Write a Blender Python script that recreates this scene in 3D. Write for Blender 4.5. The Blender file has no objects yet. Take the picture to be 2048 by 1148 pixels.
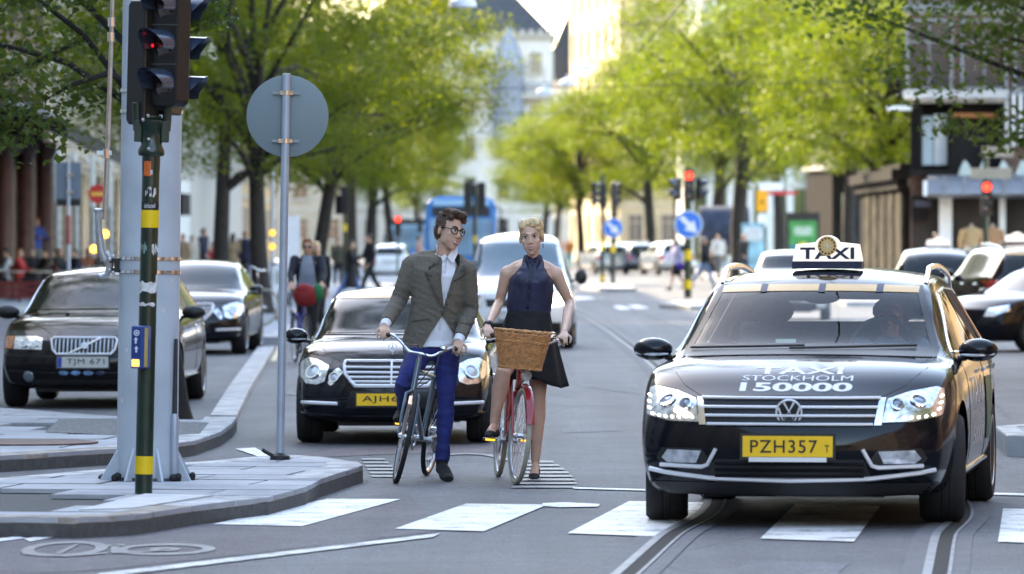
import bpy, bmesh, math, random
import numpy as np
from mathutils import Vector, Matrix, Euler
from mathutils.bvhtree import BVHTree
R=math.radians; PI=math.pi
random.seed(7)
SC=bpy.context.scene; COL=SC.collection
# ---------------- camera, world, sun, exposure ----------------
FPX=2048*200/36.0; CAMH=1.75; PITCH=math.atan(100/FPX)
cd=bpy.data.cameras.new('camera'); cam=bpy.data.objects.new('camera',cd); COL.objects.link(cam)
cam.location=(0,0,CAMH); cam.rotation_euler=(R(90)-PITCH,0,0)
cd.lens=200; cd.sensor_width=36; cd.clip_start=.5; cd.clip_end=5000
cd.dof.use_dof=True; cd.dof.focus_distance=40.4; cd.dof.aperture_fstop=4.0; cd.dof.aperture_blades=0
SC.camera=cam
SUN_EL=R(31); SUN_DIR=Vector((-.62*math.cos(SUN_EL),.785*math.cos(SUN_EL),math.sin(SUN_EL))).normalized()   # towards the sun
w=bpy.data.worlds.new('World'); SC.world=w; w.use_nodes=True
nt=w.node_tree; nt.nodes.clear()
sk=nt.nodes.new('ShaderNodeTexSky'); sk.sky_type='NISHITA'; sk.sun_disc=False
sk.sun_elevation=SUN_EL; sk.sun_rotation=math.atan2(SUN_DIR.x,SUN_DIR.y); sk.dust_density=1.0; sk.air_density=1.0; sk.ozone_density=1.2
bg=nt.nodes.new('ShaderNodeBackground'); bg.inputs[1].default_value=.15
ou=nt.nodes.new('ShaderNodeOutputWorld')
nt.links.new(sk.outputs[0],bg.inputs[0]); nt.links.new(bg.outputs[0],ou.inputs[0])
sl=bpy.data.lights.new('sun','SUN'); sl.energy=2.2; sl.angle=R(.53); sl.color=(1,.88,.68)
so=bpy.data.objects.new('sun',sl); COL.objects.link(so); so.rotation_euler=SUN_DIR.to_track_quat('Z','Y').to_euler()
SC.view_settings.view_transform='Standard'; SC.view_settings.look='None'; SC.view_settings.gamma=1
SC.view_settings.use_curve_mapping=False; SC.view_settings.exposure=2.9
SC.view_settings.use_white_balance=True; SC.view_settings.white_balance_temperature=7650; SC.view_settings.white_balance_tint=10
SC.cycles.max_bounces=8; SC.cycles.transparent_max_bounces=12; SC.cycles.caustics_reflective=False; SC.cycles.caustics_refractive=False
SC.cycles.sample_clamp_indirect=6.0; SC.cycles.use_denoising=True
CR=Matrix.Rotation(R(90)-PITCH,3,'X')
def P(px,py,D):
    r=CR@Vector(((px-1024)/FPX,(574-py)/FPX,-1)); return Vector((0,0,CAMH))+r*(D/r.y)
def G(px,py,z=0.0):
    r=CR@Vector(((px-1024)/FPX,(574-py)/FPX,-1)); return Vector((0,0,CAMH))+r*((z-CAMH)/r.z)
# ---------------- helpers ----------------
MATS={}
def M(name,col,rough=.5,metal=0,var=.12,vs=6,bump=0,bs=60,coat=0,emit=None,es=1,spec=None):
    if name in MATS: return MATS[name]
    m=bpy.data.materials.new(name); m.use_nodes=True; MATS[name]=m
    n=m.node_tree.nodes; l=m.node_tree.links; b=n['Principled BSDF']
    c=tuple(col)+(1,) if len(col)==3 else col
    b.inputs['Base Color'].default_value=c; b.inputs['Roughness'].default_value=rough; b.inputs['Metallic'].default_value=metal
    if coat: b.inputs['Coat Weight'].default_value=coat; b.inputs['Coat Roughness'].default_value=.03
    if spec is not None: b.inputs['Specular IOR Level'].default_value=spec
    if emit: b.inputs['Emission Color'].default_value=tuple(emit)+(1,); b.inputs['Emission Strength'].default_value=es
    tc=n.new('ShaderNodeTexCoord')
    if var:
        no=n.new('ShaderNodeTexNoise'); no.inputs['Scale'].default_value=vs; no.inputs['Detail'].default_value=5
        l.new(tc.outputs['Object'],no.inputs['Vector'])
        mp=n.new('ShaderNodeMapRange'); mp.inputs[1].default_value=.3; mp.inputs[2].default_value=.7; mp.inputs[3].default_value=1-var; mp.inputs[4].default_value=1+var
        l.new(no.outputs[0],mp.inputs[0])
        mx=n.new('ShaderNodeMix'); mx.data_type='RGBA'; mx.blend_type='MULTIPLY'; mx.inputs[0].default_value=1
        mx.inputs[6].default_value=c; l.new(mp.outputs[0],mx.inputs[7]); l.new(mx.outputs[2],b.inputs['Base Color'])
    if bump:
        n2=n.new('ShaderNodeTexNoise'); n2.inputs['Scale'].default_value=bs; n2.inputs['Detail'].default_value=4
        l.new(tc.outputs['Object'],n2.inputs['Vector'])
        bp=n.new('ShaderNodeBump'); bp.inputs['Strength'].default_value=bump; bp.inputs['Distance'].default_value=.02
        l.new(n2.outputs[0],bp.inputs['Height']); l.new(bp.outputs[0],b.inputs['Normal'])
    return m
def glass_mat(name,tint,ior=1.5,rough=0.0):
    if name in MATS: return MATS[name]
    m=bpy.data.materials.new(name); m.use_nodes=True; MATS[name]=m
    n=m.node_tree.nodes; l=m.node_tree.links; n.clear()
    o=n.new('ShaderNodeOutputMaterial'); t=n.new('ShaderNodeBsdfTransparent'); t.inputs[0].default_value=tuple(tint)+(1,)
    g=n.new('ShaderNodeBsdfGlossy'); g.inputs['Roughness'].default_value=rough
    f=n.new('ShaderNodeFresnel'); f.inputs[0].default_value=ior; x=n.new('ShaderNodeMixShader')
    l.new(f.outputs[0],x.inputs[0]); l.new(t.outputs[0],x.inputs[1]); l.new(g.outputs[0],x.inputs[2]); l.new(x.outputs[0],o.inputs[0])
    return m
def leaf_mat(name,col,col2,trans=.5):
    m=bpy.data.materials.new(name); m.use_nodes=True; MATS[name]=m
    n=m.node_tree.nodes; l=m.node_tree.links; n.clear()
    o=n.new('ShaderNodeOutputMaterial'); d=n.new('ShaderNodeBsdfPrincipled'); d.inputs['Roughness'].default_value=.55; t=n.new('ShaderNodeBsdfTranslucent')
    tc=n.new('ShaderNodeTexCoord'); no=n.new('ShaderNodeTexNoise'); no.inputs['Scale'].default_value=1.3; no.inputs['Detail'].default_value=6
    l.new(tc.outputs['Object'],no.inputs['Vector'])
    r=n.new('ShaderNodeValToRGB'); r.color_ramp.elements[0].position=.35; r.color_ramp.elements[1].position=.65
    r.color_ramp.elements[0].color=tuple(col)+(1,); r.color_ramp.elements[1].color=tuple(col2)+(1,)
    l.new(no.outputs[0],r.inputs[0]); l.new(r.outputs[0],d.inputs['Base Color'])
    hs=n.new('ShaderNodeHueSaturation'); hs.inputs['Hue'].default_value=.481; hs.inputs['Value'].default_value=2.0; hs.inputs['Saturation'].default_value=1.05
    l.new(r.outputs[0],hs.inputs['Color']); l.new(hs.outputs[0],t.inputs[0])
    x=n.new('ShaderNodeMixShader'); x.inputs[0].default_value=trans
    l.new(d.outputs[0],x.inputs[1]); l.new(t.outputs[0],x.inputs[2]); l.new(x.outputs[0],o.inputs[0])
    return m
def tag(o,label=None,cat=None,group=None,kind=None):
    if label: o['label']=label
    if cat: o['category']=cat
    if group: o['group']=group
    if kind: o['kind']=kind
    return o
def thing(name,label,cat,loc=(0,0,0),rz=0,group=None,scale=1):
    o=bpy.data.objects.new(name,None); COL.objects.link(o); o.empty_display_size=.2
    o.location=loc; o.rotation_euler=(0,0,rz); o.scale=(scale,)*3
    return tag(o,label,cat,group)
def link(name,me,mat=None,parent=None):
    o=bpy.data.objects.new(name,me); COL.objects.link(o); o.parent=parent
    if mat is not None:
        if len(me.materials)==0: me.materials.append(mat)
        else: me.materials[0]=mat
    return o
KIDS={}
def copy_tree(o,parent=None):
    c=o.copy(); COL.objects.link(c); c.parent=parent
    for ch in [k for k in bpy.data.objects if k.parent==o]: copy_tree(ch,c)
    return c
def clean_name(s): return s
class MB:
    def __init__(s): s.v=[]; s.f=[]
    def add(s,vs,fs,T=None):
        o=len(s.v)
        s.v+= [tuple(T@Vector(p)) for p in vs] if T is not None else [tuple(p) for p in vs]
        s.f+=[tuple(i+o for i in f) for f in fs]; return s
    def box(s,c,d,rot=None):
        x,y,z=d[0]/2,d[1]/2,d[2]/2
        vs=[(-x,-y,-z),(x,-y,-z),(x,y,-z),(-x,y,-z),(-x,-y,z),(x,-y,z),(x,y,z),(-x,y,z)]
        T=Matrix.Translation(c)
        if rot is not None: T=T@(Euler(rot).to_matrix().to_4x4() if not isinstance(rot,Matrix) else rot.to_4x4())
        return s.add(vs,[(3,2,1,0),(4,5,6,7),(0,1,5,4),(1,2,6,5),(2,3,7,6),(3,0,4,7)],T)
    def tube(s,pts,r,n=8,cap=True,closed=False,ref=None):
        pts=[Vector(p) for p in pts]; k=len(pts)
        if not isinstance(r,(list,tuple)) or (isinstance(r,tuple)): r=[r]*k
        vs=[];fs=[]; pv=None
        for i,p in enumerate(pts):
            if closed: d=pts[(i+1)%k]-pts[i-1]
            else: d=pts[min(i+1,k-1)]-pts[max(i-1,0)]
            if d.length<1e-9: d=Vector((0,0,1))
            d.normalize()
            if ref is not None: a=Vector(ref)-d*d.dot(Vector(ref))
            elif pv is None:
                a=Vector((0,0,1)) if abs(d.z)<.9 else Vector((0,1,0)); a=a-d*d.dot(a)
            else: a=pv-d*d.dot(pv)
            if a.length<1e-6: a=d.orthogonal()
            a.normalize(); pv=a; b=d.cross(a)
            ra,rb=r[i] if isinstance(r[i],tuple) else (r[i],r[i])
            for j in range(n):
                t=2*PI*j/n; vs.append(p+a*math.cos(t)*ra+b*math.sin(t)*rb)
        m=k if closed else k-1
        for i in range(m):
            for j in range(n):
                fs.append((i*n+j,i*n+(j+1)%n,((i+1)%k)*n+(j+1)%n,((i+1)%k)*n+j))
        if cap and not closed: fs.append(tuple(range(n-1,-1,-1))); fs.append(tuple((k-1)*n+j for j in range(n)))
        return s.add(vs,fs)
    def lathe(s,prof,n=24,T=None,closed=False):
        vs=[];fs=[];k=len(prof)
        for (r,z) in prof:
            for j in range(n): t=2*PI*j/n; vs.append((r*math.cos(t),r*math.sin(t),z))
        for i in range(k if closed else k-1):
            for j in range(n): fs.append((i*n+j,i*n+(j+1)%n,((i+1)%k)*n+(j+1)%n,((i+1)%k)*n+j))
        if not closed:
            if prof[0][0]>1e-6: fs.append(tuple(range(n-1,-1,-1)))
            if prof[-1][0]>1e-6: fs.append(tuple((k-1)*n+j for j in range(n)))
        return s.add(vs,fs,T)
    def ell(s,c,r,n=14,m=9,rot=None):
        vs=[(0,0,-1)];fs=[]
        for i in range(1,m):
            a=-PI/2+PI*i/m
            for j in range(n): t=2*PI*j/n; vs.append((math.cos(a)*math.cos(t),math.cos(a)*math.sin(t),math.sin(a)))
        vs.append((0,0,1)); L=len(vs)-1
        for j in range(n): fs.append((0,1+(j+1)%n,1+j)); fs.append((L,1+(m-2)*n+j,1+(m-2)*n+(j+1)%n))
        for i in range(m-2):
            for j in range(n): fs.append((1+i*n+j,1+i*n+(j+1)%n,1+(i+1)*n+(j+1)%n,1+(i+1)*n+j))
        T=Matrix.Translation(c)
        if rot is not None: T=T@(rot.to_4x4() if isinstance(rot,Matrix) else Euler(rot).to_matrix().to_4x4())
        return s.add(vs,fs,T@Matrix.Diagonal((r[0],r[1],r[2],1)))
    def prism(s,poly,z0,z1,T=None):
        n=len(poly); ar=sum(poly[i][0]*poly[(i+1)%n][1]-poly[(i+1)%n][0]*poly[i][1] for i in range(n))
        if ar<0: poly=poly[::-1]
        vs=[(p[0],p[1],z0) for p in poly]+[(p[0],p[1],z1) for p in poly]
        fs=[tuple(range(n-1,-1,-1)),tuple(range(n,2*n))]+[(i,(i+1)%n,n+(i+1)%n,n+i) for i in range(n)]
        return s.add(vs,fs,T)
    def mesh(s,name,smooth=True,angle=None):
        me=bpy.data.meshes.new(name); me.from_pydata(s.v,[],s.f)
        if smooth:
            me.polygons.foreach_set('use_smooth',[True]*len(me.polygons))
            me.set_sharp_from_angle(angle=R(angle or 40))
        me.update(); return me
    def build(s,name,mat,parent=None,smooth=True,angle=None,bevel=0):
        o=link(name,s.mesh(name,smooth,angle),mat,parent)
        if bevel:
            b=o.modifiers.new('b','BEVEL'); b.width=bevel; b.segments=2; b.limit_method='ANGLE'; b.angle_limit=R(40)
        return o
TS=bpy.data.scenes.new('workbench')
def tdg():
    with bpy.context.temp_override(scene=TS,view_layer=TS.view_layers[0]): dg=bpy.context.evaluated_depsgraph_get()
    dg.update(); return dg
def eval_mesh(o):
    COL.objects.unlink(o); TS.collection.objects.link(o)
    dg=tdg()
    me=bpy.data.meshes.new_from_object(o.evaluated_get(dg)); old=o.data
    bpy.data.objects.remove(o); 
    if old.users==0: bpy.data.meshes.remove(old)
    return me
def fuse(mb,voxel=.008,smooth=3,name='body'):
    o=link(name,mb.mesh(name,False)); m=o.modifiers.new('r','REMESH'); m.mode='VOXEL'; m.voxel_size=voxel; m.use_smooth_shade=True
    if smooth: q=o.modifiers.new('s','SMOOTH'); q.iterations=smooth; q.factor=.5
    me=eval_mesh(o); me.name=name; me.polygons.foreach_set('use_smooth',[True]*len(me.polygons)); return me
def inpoly(x,y,poly):
    c=False;n=len(poly)
    for i in range(n):
        x1,y1=poly[i];x2,y2=poly[i-1]
        if (y1>y)!=(y2>y) and x<(x2-x1)*(y-y1)/(y2-y1)+x1: c=not c
    return c
def text_geo(t,size=1,ext=0.0,bold=0.0,align='CENTER',space=1,res=4):
    if 'M' in t: bold=0
    cu=bpy.data.curves.new('t','FONT'); cu.body=t; cu.size=size; cu.extrude=ext; cu.offset=bold; cu.align_x=align; cu.align_y='CENTER'; cu.space_character=space; cu.resolution_u=res
    o=bpy.data.objects.new('t',cu); TS.collection.objects.link(o)
    dg=tdg(); me=bpy.data.meshes.new_from_object(o.evaluated_get(dg))
    v=[tuple(x.co) for x in me.vertices]; f=[tuple(p.vertices) for p in me.polygons]
    bpy.data.objects.remove(o); bpy.data.curves.remove(cu); bpy.data.meshes.remove(me)
    return v,f
FACE=Matrix(((1,0,0,0),(0,0,-1,0),(0,1,0,0),(0,0,0,1)))    # flat XY art stood up facing -Y
def fit_text(t,w,h,ext=.002,bold=0,space=1):
    v,f=text_geo(t,1,ext,bold,space=space); xs=[p[0] for p in v]; ys=[p[1] for p in v]
    x0,x1,y0,y1=min(xs),max(xs),min(ys),max(ys)
    return [((p[0]-(x0+x1)/2)*w/(x1-x0),(p[1]-(y0+y1)/2)*h/(y1-y0),p[2]) for p in v],f
# frequently used materials
BLACKPLASTIC=M('black_plastic',(.012,.012,.013),.45,var=.2,vs=30)
CHROME=M('chrome',(.82,.83,.85),.12,1,var=.05)
STEEL=M('brushed_steel',(.55,.56,.58),.3,1,var=.15,vs=20)
GALV=M('galvanised_metal',(.40,.45,.52),.42,.35,var=.12,vs=4,bump=.05,bs=30)
MASTGREY=M('mast_grey_paint',(.46,.52,.575),.5,0,var=.16,vs=2.2,bump=.08,bs=25)
DARKGREEN=M('dark_green_pole_paint',(.007,.024,.014),.3,0,var=.3,vs=8,coat=.3)
YELLOW=M('yellow_reflective_band',(.85,.56,.01),.4,var=.06)
WHITEPAINT=M('white_paint',(.78,.78,.76),.5,var=.06)
RUBBER=M('tyre_rubber',(.016,.016,.017),.75,var=.25,vs=20,bump=.2,bs=80)
SKIN=M('skin',(.52,.29,.19),.5,var=.08,vs=14)
# ---------------- ground, markings, rails ----------------
def asphalt(name,c,seed=0.0):
    m=bpy.data.materials.new(name); m.use_nodes=True; n=m.node_tree.nodes; l=m.node_tree.links; b=n['Principled BSDF']
    tc=n.new('ShaderNodeTexCoord'); mapn=n.new('ShaderNodeMapping'); mapn.inputs['Location'].default_value=(seed,seed,0); l.new(tc.outputs['Object'],mapn.inputs[0])
    def noise(sc,det,rough=.5):
        x=n.new('ShaderNodeTexNoise'); x.inputs['Scale'].default_value=sc; x.inputs['Detail'].default_value=det; x.inputs['Roughness'].default_value=rough; l.new(mapn.outputs[0],x.inputs['Vector']); return x.outputs[0]
    def rng(o,a,b_,lo,hi):
        x=n.new('ShaderNodeMapRange'); x.inputs[1].default_value=a; x.inputs[2].default_value=b_; x.inputs[3].default_value=lo; x.inputs[4].default_value=hi; l.new(o,x.inputs[0]); return x.outputs[0]
    def mul(a,b_):
        x=n.new('ShaderNodeMath'); x.operation='MULTIPLY'; l.new(a,x.inputs[0]); l.new(b_,x.inputs[1]); return x.outputs[0]
    big=rng(noise(.4,6,.6),.3,.7,.74,1.22); mid=rng(noise(3.5,5),.3,.7,.9,1.12); fine=rng(noise(48,3,.8),.32,.70,.30,1.95)
    ms=n.new('ShaderNodeMapping'); ms.inputs['Scale'].default_value=(2.2,.06,1); l.new(tc.outputs['Object'],ms.inputs[0])
    st=n.new('ShaderNodeTexNoise'); st.inputs['Scale'].default_value=1; st.inputs['Detail'].default_value=4; l.new(ms.outputs[0],st.inputs['Vector'])
    streak=rng(st.outputs[0],.3,.7,.76,1.18)
    vo=n.new('ShaderNodeTexVoronoi'); vo.feature='DISTANCE_TO_EDGE'; vo.inputs['Scale'].default_value=.22; vo.inputs['Randomness'].default_value=1
    wv=n.new('ShaderNodeMix'); wv.data_type='VECTOR'; wv.inputs[0].default_value=.12
    nz=n.new('ShaderNodeTexNoise'); nz.inputs['Scale'].default_value=1.5; nz.inputs['Detail'].default_value=5; l.new(mapn.outputs[0],nz.inputs['Vector'])
    l.new(mapn.outputs[0],wv.inputs[4]); l.new(nz.outputs['Color'],wv.inputs[5]); l.new(wv.outputs[1],vo.inputs['Vector'])
    crack=rng(vo.outputs[0],0.0,.006,.62,1)
    agg=rng(noise(13,4,.8),.32,.68,.72,1.3); f=mul(mul(mul(mul(big,mid),fine),agg),mul(streak,crack))
    mx=n.new('ShaderNodeMix'); mx.data_type='RGBA'; mx.blend_type='MULTIPLY'; mx.inputs[0].default_value=1; mx.inputs[6].default_value=tuple(c)+(1,)
    l.new(f,mx.inputs[7]); l.new(mx.outputs[2],b.inputs['Base Color'])
    b.inputs['Roughness'].default_value=.72
    bp=n.new('ShaderNodeBump'); bp.inputs['Strength'].default_value=.35; bp.inputs['Distance'].default_value=.01
    l.new(fine,bp.inputs['Height']); l.new(bp.outputs[0],b.inputs['Normal']); return m
ASPH=asphalt('asphalt',(.090,.092,.100)); REDASPH=asphalt('reddish_asphalt',(.105,.082,.086),3)
def worn_paint(name,c,lo=.57,hi=.76):
    m=M(name,c,.6,var=0); n=m.node_tree.nodes; l=m.node_tree.links; b=n['Principled BSDF']
    tc=n.new('ShaderNodeTexCoord'); a=n.new('ShaderNodeTexNoise'); a.inputs['Scale'].default_value=2.5; a.inputs['Detail'].default_value=8; a.inputs['Roughness'].default_value=.72; l.new(tc.outputs['Object'],a.inputs['Vector'])
    f=n.new('ShaderNodeTexNoise'); f.inputs['Scale'].default_value=60; f.inputs['Detail'].default_value=3; l.new(tc.outputs['Object'],f.inputs['Vector'])
    ad=n.new('ShaderNodeMath'); ad.operation='MULTIPLY_ADD'; ad.inputs[1].default_value=.5; l.new(f.outputs[0],ad.inputs[0]); l.new(a.outputs[0],ad.inputs[2])
    r=n.new('ShaderNodeValToRGB'); r.color_ramp.elements[0].position=lo; r.color_ramp.elements[0].color=(.13,.13,.14,1); r.color_ramp.elements[1].position=hi; r.color_ramp.elements[1].color=tuple(c)+(1,)
    l.new(ad.outputs[0],r.inputs[0]); l.new(r.outputs[0],b.inputs['Base Color']); return m
ROADWHITE=worn_paint('worn_road_paint',(.72,.72,.70)); ROADYELLOW=worn_paint('worn_yellow_road_paint',(.55,.40,.18))
FAINT=worn_paint('faded_hatch_paint',(.21,.21,.21),.66,.94)
DASHW=worn_paint('worn_dash_paint',(.62,.62,.60),.60,.82)
road=MB().add([(-1500,-400,0),(1500,-400,0),(1500,2600,0),(-1500,2600,0)],[(0,1,2,3)]).build('road',ASPH,smooth=False); tag(road,kind='structure')
def sheet(name,pix,mat,z=.004,parent=road,sub=1):
    pts=[G(x,y,z) for x,y in pix]; return MB().add(pts,[tuple(range(len(pts)))]).build(name,mat,parent,smooth=False)
for k,q in enumerate(([(1120,845),(1225,842),(1240,862),(1128,866)],[(1010,640),(1110,648),(1120,668),(1004,660)],[(1500,1120),(1700,1126),(1660,1160),(1440,1160)],[(620,1090),(700,1080),(760,1084),(690,1096)],[(1130,720),(1250,735),(1290,790),(1160,772)])):
    sheet('asphalt_patch',q,asphalt('patched_asphalt_%d'%k,(.058,.060,.070) if k%2 else (.094,.097,.110),7+k),.0035)
for x,y,r in ((620,790,.3),):
    MB().lathe([(0,.007),(r*.9,.007),(r*.93,.010),(r,.010)],28,Matrix.Translation(G(x,y,0))).build('manhole_cover',M('iron_cover',(.075,.072,.072),.55,.4,var=.3,vs=14,bump=.4,bs=50),road)
sheet('red_asphalt',[(560,914),(650,898),(760,893),(1000,888),(1090,892),(1085,905),(880,906),(760,909),(640,914)],REDASPH,.004)
sheet('red_asphalt',[(-200,1062),(280,1062),(560,1015),(790,985),(820,990),(880,1062),(500,1108),(200,1140),(-200,1160)],asphalt('bike_lane_asphalt',(.088,.078,.088),5),.003)
for q in ([(425,1048),(605,1052),(802,998),(655,997)],[(790,1057),(968,1062),(1095,1009),(932,1007)],[(1135,1066),(1322,1073),(1432,1005),(1258,1002)],
          [(1520,1077),(1708,1083),(1760,1012),(1592,1007)],[(1996,1083),(2170,1090),(2200,1020),(2006,1017)]):
    sheet('crossing_stripe',q,ROADWHITE,.008)
for q in ([(1085,1006),(1130,1004),(1200,1008),(1196,1013),(1120,1014),(1086,1012)],[(1146,974),(1290,978),(1290,981),(1146,977)],[(1960,984),(2100,988),(2100,992),(1960,989)],
          [(470,897),(510,895),(540,911),(520,914)],[(-60,1083),(36,1072),(52,1076),(-60,1090)],[(48,1077),(98,1069),(112,1073),(60,1083)],[(122,1068),(170,1061),(188,1065),(140,1074)],
          [(1060,596),(1150,592),(1210,596),(1150,600)],[(1225,612),(1275,610),(1300,616),(1240,619)]):
    sheet('lane_line',q,ROADWHITE,.008)
for i in range(11):
    x=215+i*62; y=1147-i*7.4
    sheet('lane_dash',[(x-31,y+9.6-i*.15),(x+30.4,y+2.4-i*.15),(x+46,y-8+i*.1),(x-15.4,y-.8+i*.1)],DASHW,.008)
sheet('lane_line',[(541,722),(552,722),(578,664),(570,664)],ROADYELLOW,.008)
# rounded hatching round the stop boxes
for i in range(8):
    y=921+i*7.2; t=i/7.0; xr=1095+58*math.sin(min(1,t*.9+.12)*PI/2)
    sheet('hatch_bar',[(1052-4*i,y),(xr,y),(xr+2,y+3.8),(1050-4*i,y+3.8)],FAINT,.008)
for i in range(6):
    y=916+i*6.8; sheet('hatch_bar',[(722+4*i,y),(768+7*i,y),(772+7*i,y+3.6),(724+4*i,y+3.6)],FAINT,.008)
def ground_ring(name,cx,cy,rx,ry,t,a0=0,a1=2*PI,z=.008,n=36,parent=road):
    c=G(cx,cy,z); ex=(G(cx+rx,cy,z)-c).x; ey=abs((G(cx,cy-ry,z)-c).y); vs=[];fs=[]
    full=abs(a1-a0-2*PI)<1e-6
    for i in range(n+1):
        a=a0+(a1-a0)*i/n
        for k in (1,-1): vs.append((c.x+(ex+k*t/2)*math.cos(a),c.y+(ey+k*t*1.6)*math.sin(a),z))
    fs=[(2*i,2*i+2,2*i+3,2*i+1) for i in range(n)]
    return vs,fs
mb=MB()
for a in ((130,1097,72,13,.07),(330,1098,88,9.5,.07),(330,1098,22,2.2,.05)): mb.add(*ground_ring('x',*a))
for q in ([(45,1105),(130,1110),(215,1104),(215,1107),(130,1113),(45,1108)],[(222,1090),(238,1090),(240,1106),(222,1106)],[(205,1090),(248,1088),(250,1091),(205,1093)],[(110,1106),(150,1088),(160,1088),(122,1107)],[(240,1103),(330,1099),(330,1101),(240,1106)]):
    p=[G(x,y,.009) for x,y in q]; mb.add(p,[tuple(range(len(p)))])
mb.build('bicycle_symbol',FAINT,road,smooth=False)
mb=MB().add(*ground_ring('x',930,922,78,15,.09,.1,PI-.1)); mb.build('lane_line',FAINT,road,smooth=False)
# tram rails
def cat(pts,n=10):
    pts=[Vector(p) for p in pts]; pts=[pts[0]*2-pts[1]]+pts+[pts[-1]*2-pts[-2]]; o=[]
    for i in range(1,len(pts)-2):
        a,b,c,d=pts[i-1:i+3]
        for k in range(n):
            t=k/n; o.append(.5*((2*b)+(c-a)*t+(2*a-5*b+4*c-d)*t*t+(3*b-a-3*c+d)*t**3))
    return o+[pts[-2]]
RAILL=cat([Vector((-2.2,2,0)),Vector((-.75,15,0)),G(1100,1290),G(1262,1148),G(1345,1073),G(1437,1000),Vector((1.66,50,0)),G(1330,750),G(1250,682),G(1190,642),G(1140,619),Vector((.6,170,0)),Vector((-1.5,230,0)),Vector((-5,330,0))])
def off(path,d):
    o=[]
    for i,p in enumerate(path):
        t=(path[min(i+1,len(path)-1)]-path[max(i-1,0)]).normalized(); o.append(p+Vector((t.y,-t.x,0))*d)
    return o
RAILR=off(RAILL,1.60)
RSTEEL=M('rail_steel',(.20,.205,.215),.62,.5,var=.25,vs=3,bump=.1,bs=15); GROOVE=M('rail_groove_dark',(.012,.011,.010),.9,var=.3,vs=20); RCONC=M('rail_edge_concrete',(.115,.115,.125),.8,var=.25,vs=9,bump=.2,bs=60)
def strip(path,a,b,z,mb):
    A=off(path,a);B=off(path,b); vs=[]
    for p,q in zip(A,B): vs+=[(p.x,p.y,z),(q.x,q.y,z)]
    return mb.add(vs,[(2*i+1,2*i+3,2*i+2,2*i) for i in range(len(path)-1)])
for path in (RAILL,RAILR):
    t=thing('tram_rail','grooved steel tram rail under the taxi\'s %s wheels'%('passenger side' if path is RAILL else 'driver side'),'rail',group='tram rails')
    strip(path,-.092,-.042,.013,MB()).build('rail_head',RSTEEL,t,smooth=False)
    strip(path,-.042,.038,.009,MB()).build('flange_groove',GROOVE,t,smooth=False)  # near-black flat strip along the groove
    strip(path,.038,.058,.012,MB()).build('guard_lip',RSTEEL,t,smooth=False)
    m=strip(path,-.20,-.092,.006,MB()); strip(path,.058,.15,.006,m); m.build('concrete_edge',RCONC,t,smooth=False)
# pavements
SLAB=M('paving_slab',(.38,.39,.41),.8,var=.16,vs=2.2,bump=.25,bs=40); SLAB2=M('paving_slab_worn',(.33,.34,.36),.82,var=.2,vs=3,bump=.3,bs=45)
KERB=M('granite_kerb',(.45,.44,.43),.8,var=.4,vs=5,bump=.4,bs=45); KERB2=M('brown_stained_kerb',(.34,.295,.25),.85,var=.4,vs=6,bump=.4,bs=45)
JOINT=M('sandy_joint',(.09,.088,.085),.95,var=.2,vs=20); COBBLE=M('small_cobble_granite',(.25,.25,.262),.85,var=.35,vs=18,bump=.4,bs=50)
def clip(poly,nx,ny,c):
    o=[]
    for i in range(len(poly)):
        a=poly[i];b=poly[(i+1)%len(poly)]; da=nx*a[0]+ny*a[1]-c; db=nx*b[0]+ny*b[1]-c
        if da<=0:o.append(a)
        if (da<0)!=(db<0) and abs(da-db)>1e-12:
            t=da/(da-db); o.append((a[0]+(b[0]-a[0])*t,a[1]+(b[1]-a[1])*t))
    return o
def inset_cell(poly,x0,x1,y0,y1,u,v):
    # poly clipped to the cell x0..x1 along u, y0..y1 along v
    p=clip(poly,u[0],u[1],x1); p=clip(p,-u[0],-u[1],-x0) if p else p
    p=clip(p,v[0],v[1],y1) if p else p; p=clip(p,-v[0],-v[1],-y0) if p else p
    return p
def area(p): return abs(sum(p[i][0]*p[(i+1)%len(p)][1]-p[(i+1)%len(p)][0]*p[i][1] for i in range(len(p))))/2 if len(p)>2 else 0
def slabs(parent,poly,z,rot,su,sv,gap=.014,mats=(SLAB,SLAB2),skip=None,rnd=random.Random(3)):
    u=(math.cos(rot),math.sin(rot)); v=(-u[1],u[0])
    us=[p[0]*u[0]+p[1]*u[1] for p in poly]; vs=[p[0]*v[0]+p[1]*v[1] for p in poly]
    j=0; y=min(vs)
    while y<max(vs):
        x=min(us)-(su/2 if j%2 else 0)
        while x<max(us):
            q=inset_cell(poly,x+gap,x+su-gap,y+gap,y+sv-gap,u,v)
            if q and area(q)>.02:
                c=(sum(p[0] for p in q)/len(q),sum(p[1] for p in q)/len(q))
                if not (skip and skip(c)):
                    MB().prism(q,z-.03,z+rnd.uniform(-.004,.004)).build('paving_slab',rnd.choice(mats),parent,smooth=False)
            x+=su
        y+=sv; j+=1
def kerb(parent,path,w,h,L=1.0,mat=KERB,side=1,mats=None):
    path=[Vector((p[0],p[1],0)) for p in path]; acc=[]; 
    dense=[]
    for a,b in zip(path,path[1:]):
        n=max(1,int((b-a).length/.12)); dense+= [a.lerp(b,k/n) for k in range(n)]
    dense.append(path[-1]); inner=off(dense,w*side); run=[0]; s=0
    for i in range(1,len(dense)):
        s+=(dense[i]-dense[i-1]).length; run.append(i)
        if s>=L or i==len(dense)-1:
            o=[(dense[k].x,dense[k].y) for k in run]; n=[(inner[k].x,inner[k].y) for k in run]
            q=o+n[::-1]; c=Vector((sum(p[0] for p in q)/len(q),sum(p[1] for p in q)/len(q)))
            f=1-.022/max(s,.2); q=[tuple(c+(Vector(p)-c)*f) for p in q]
            MB().prism(q,-.02,h).build('kerb_stone',(mats(c) if mats else mat),parent,smooth=False,bevel=.012); run=[i]; s=0
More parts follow.
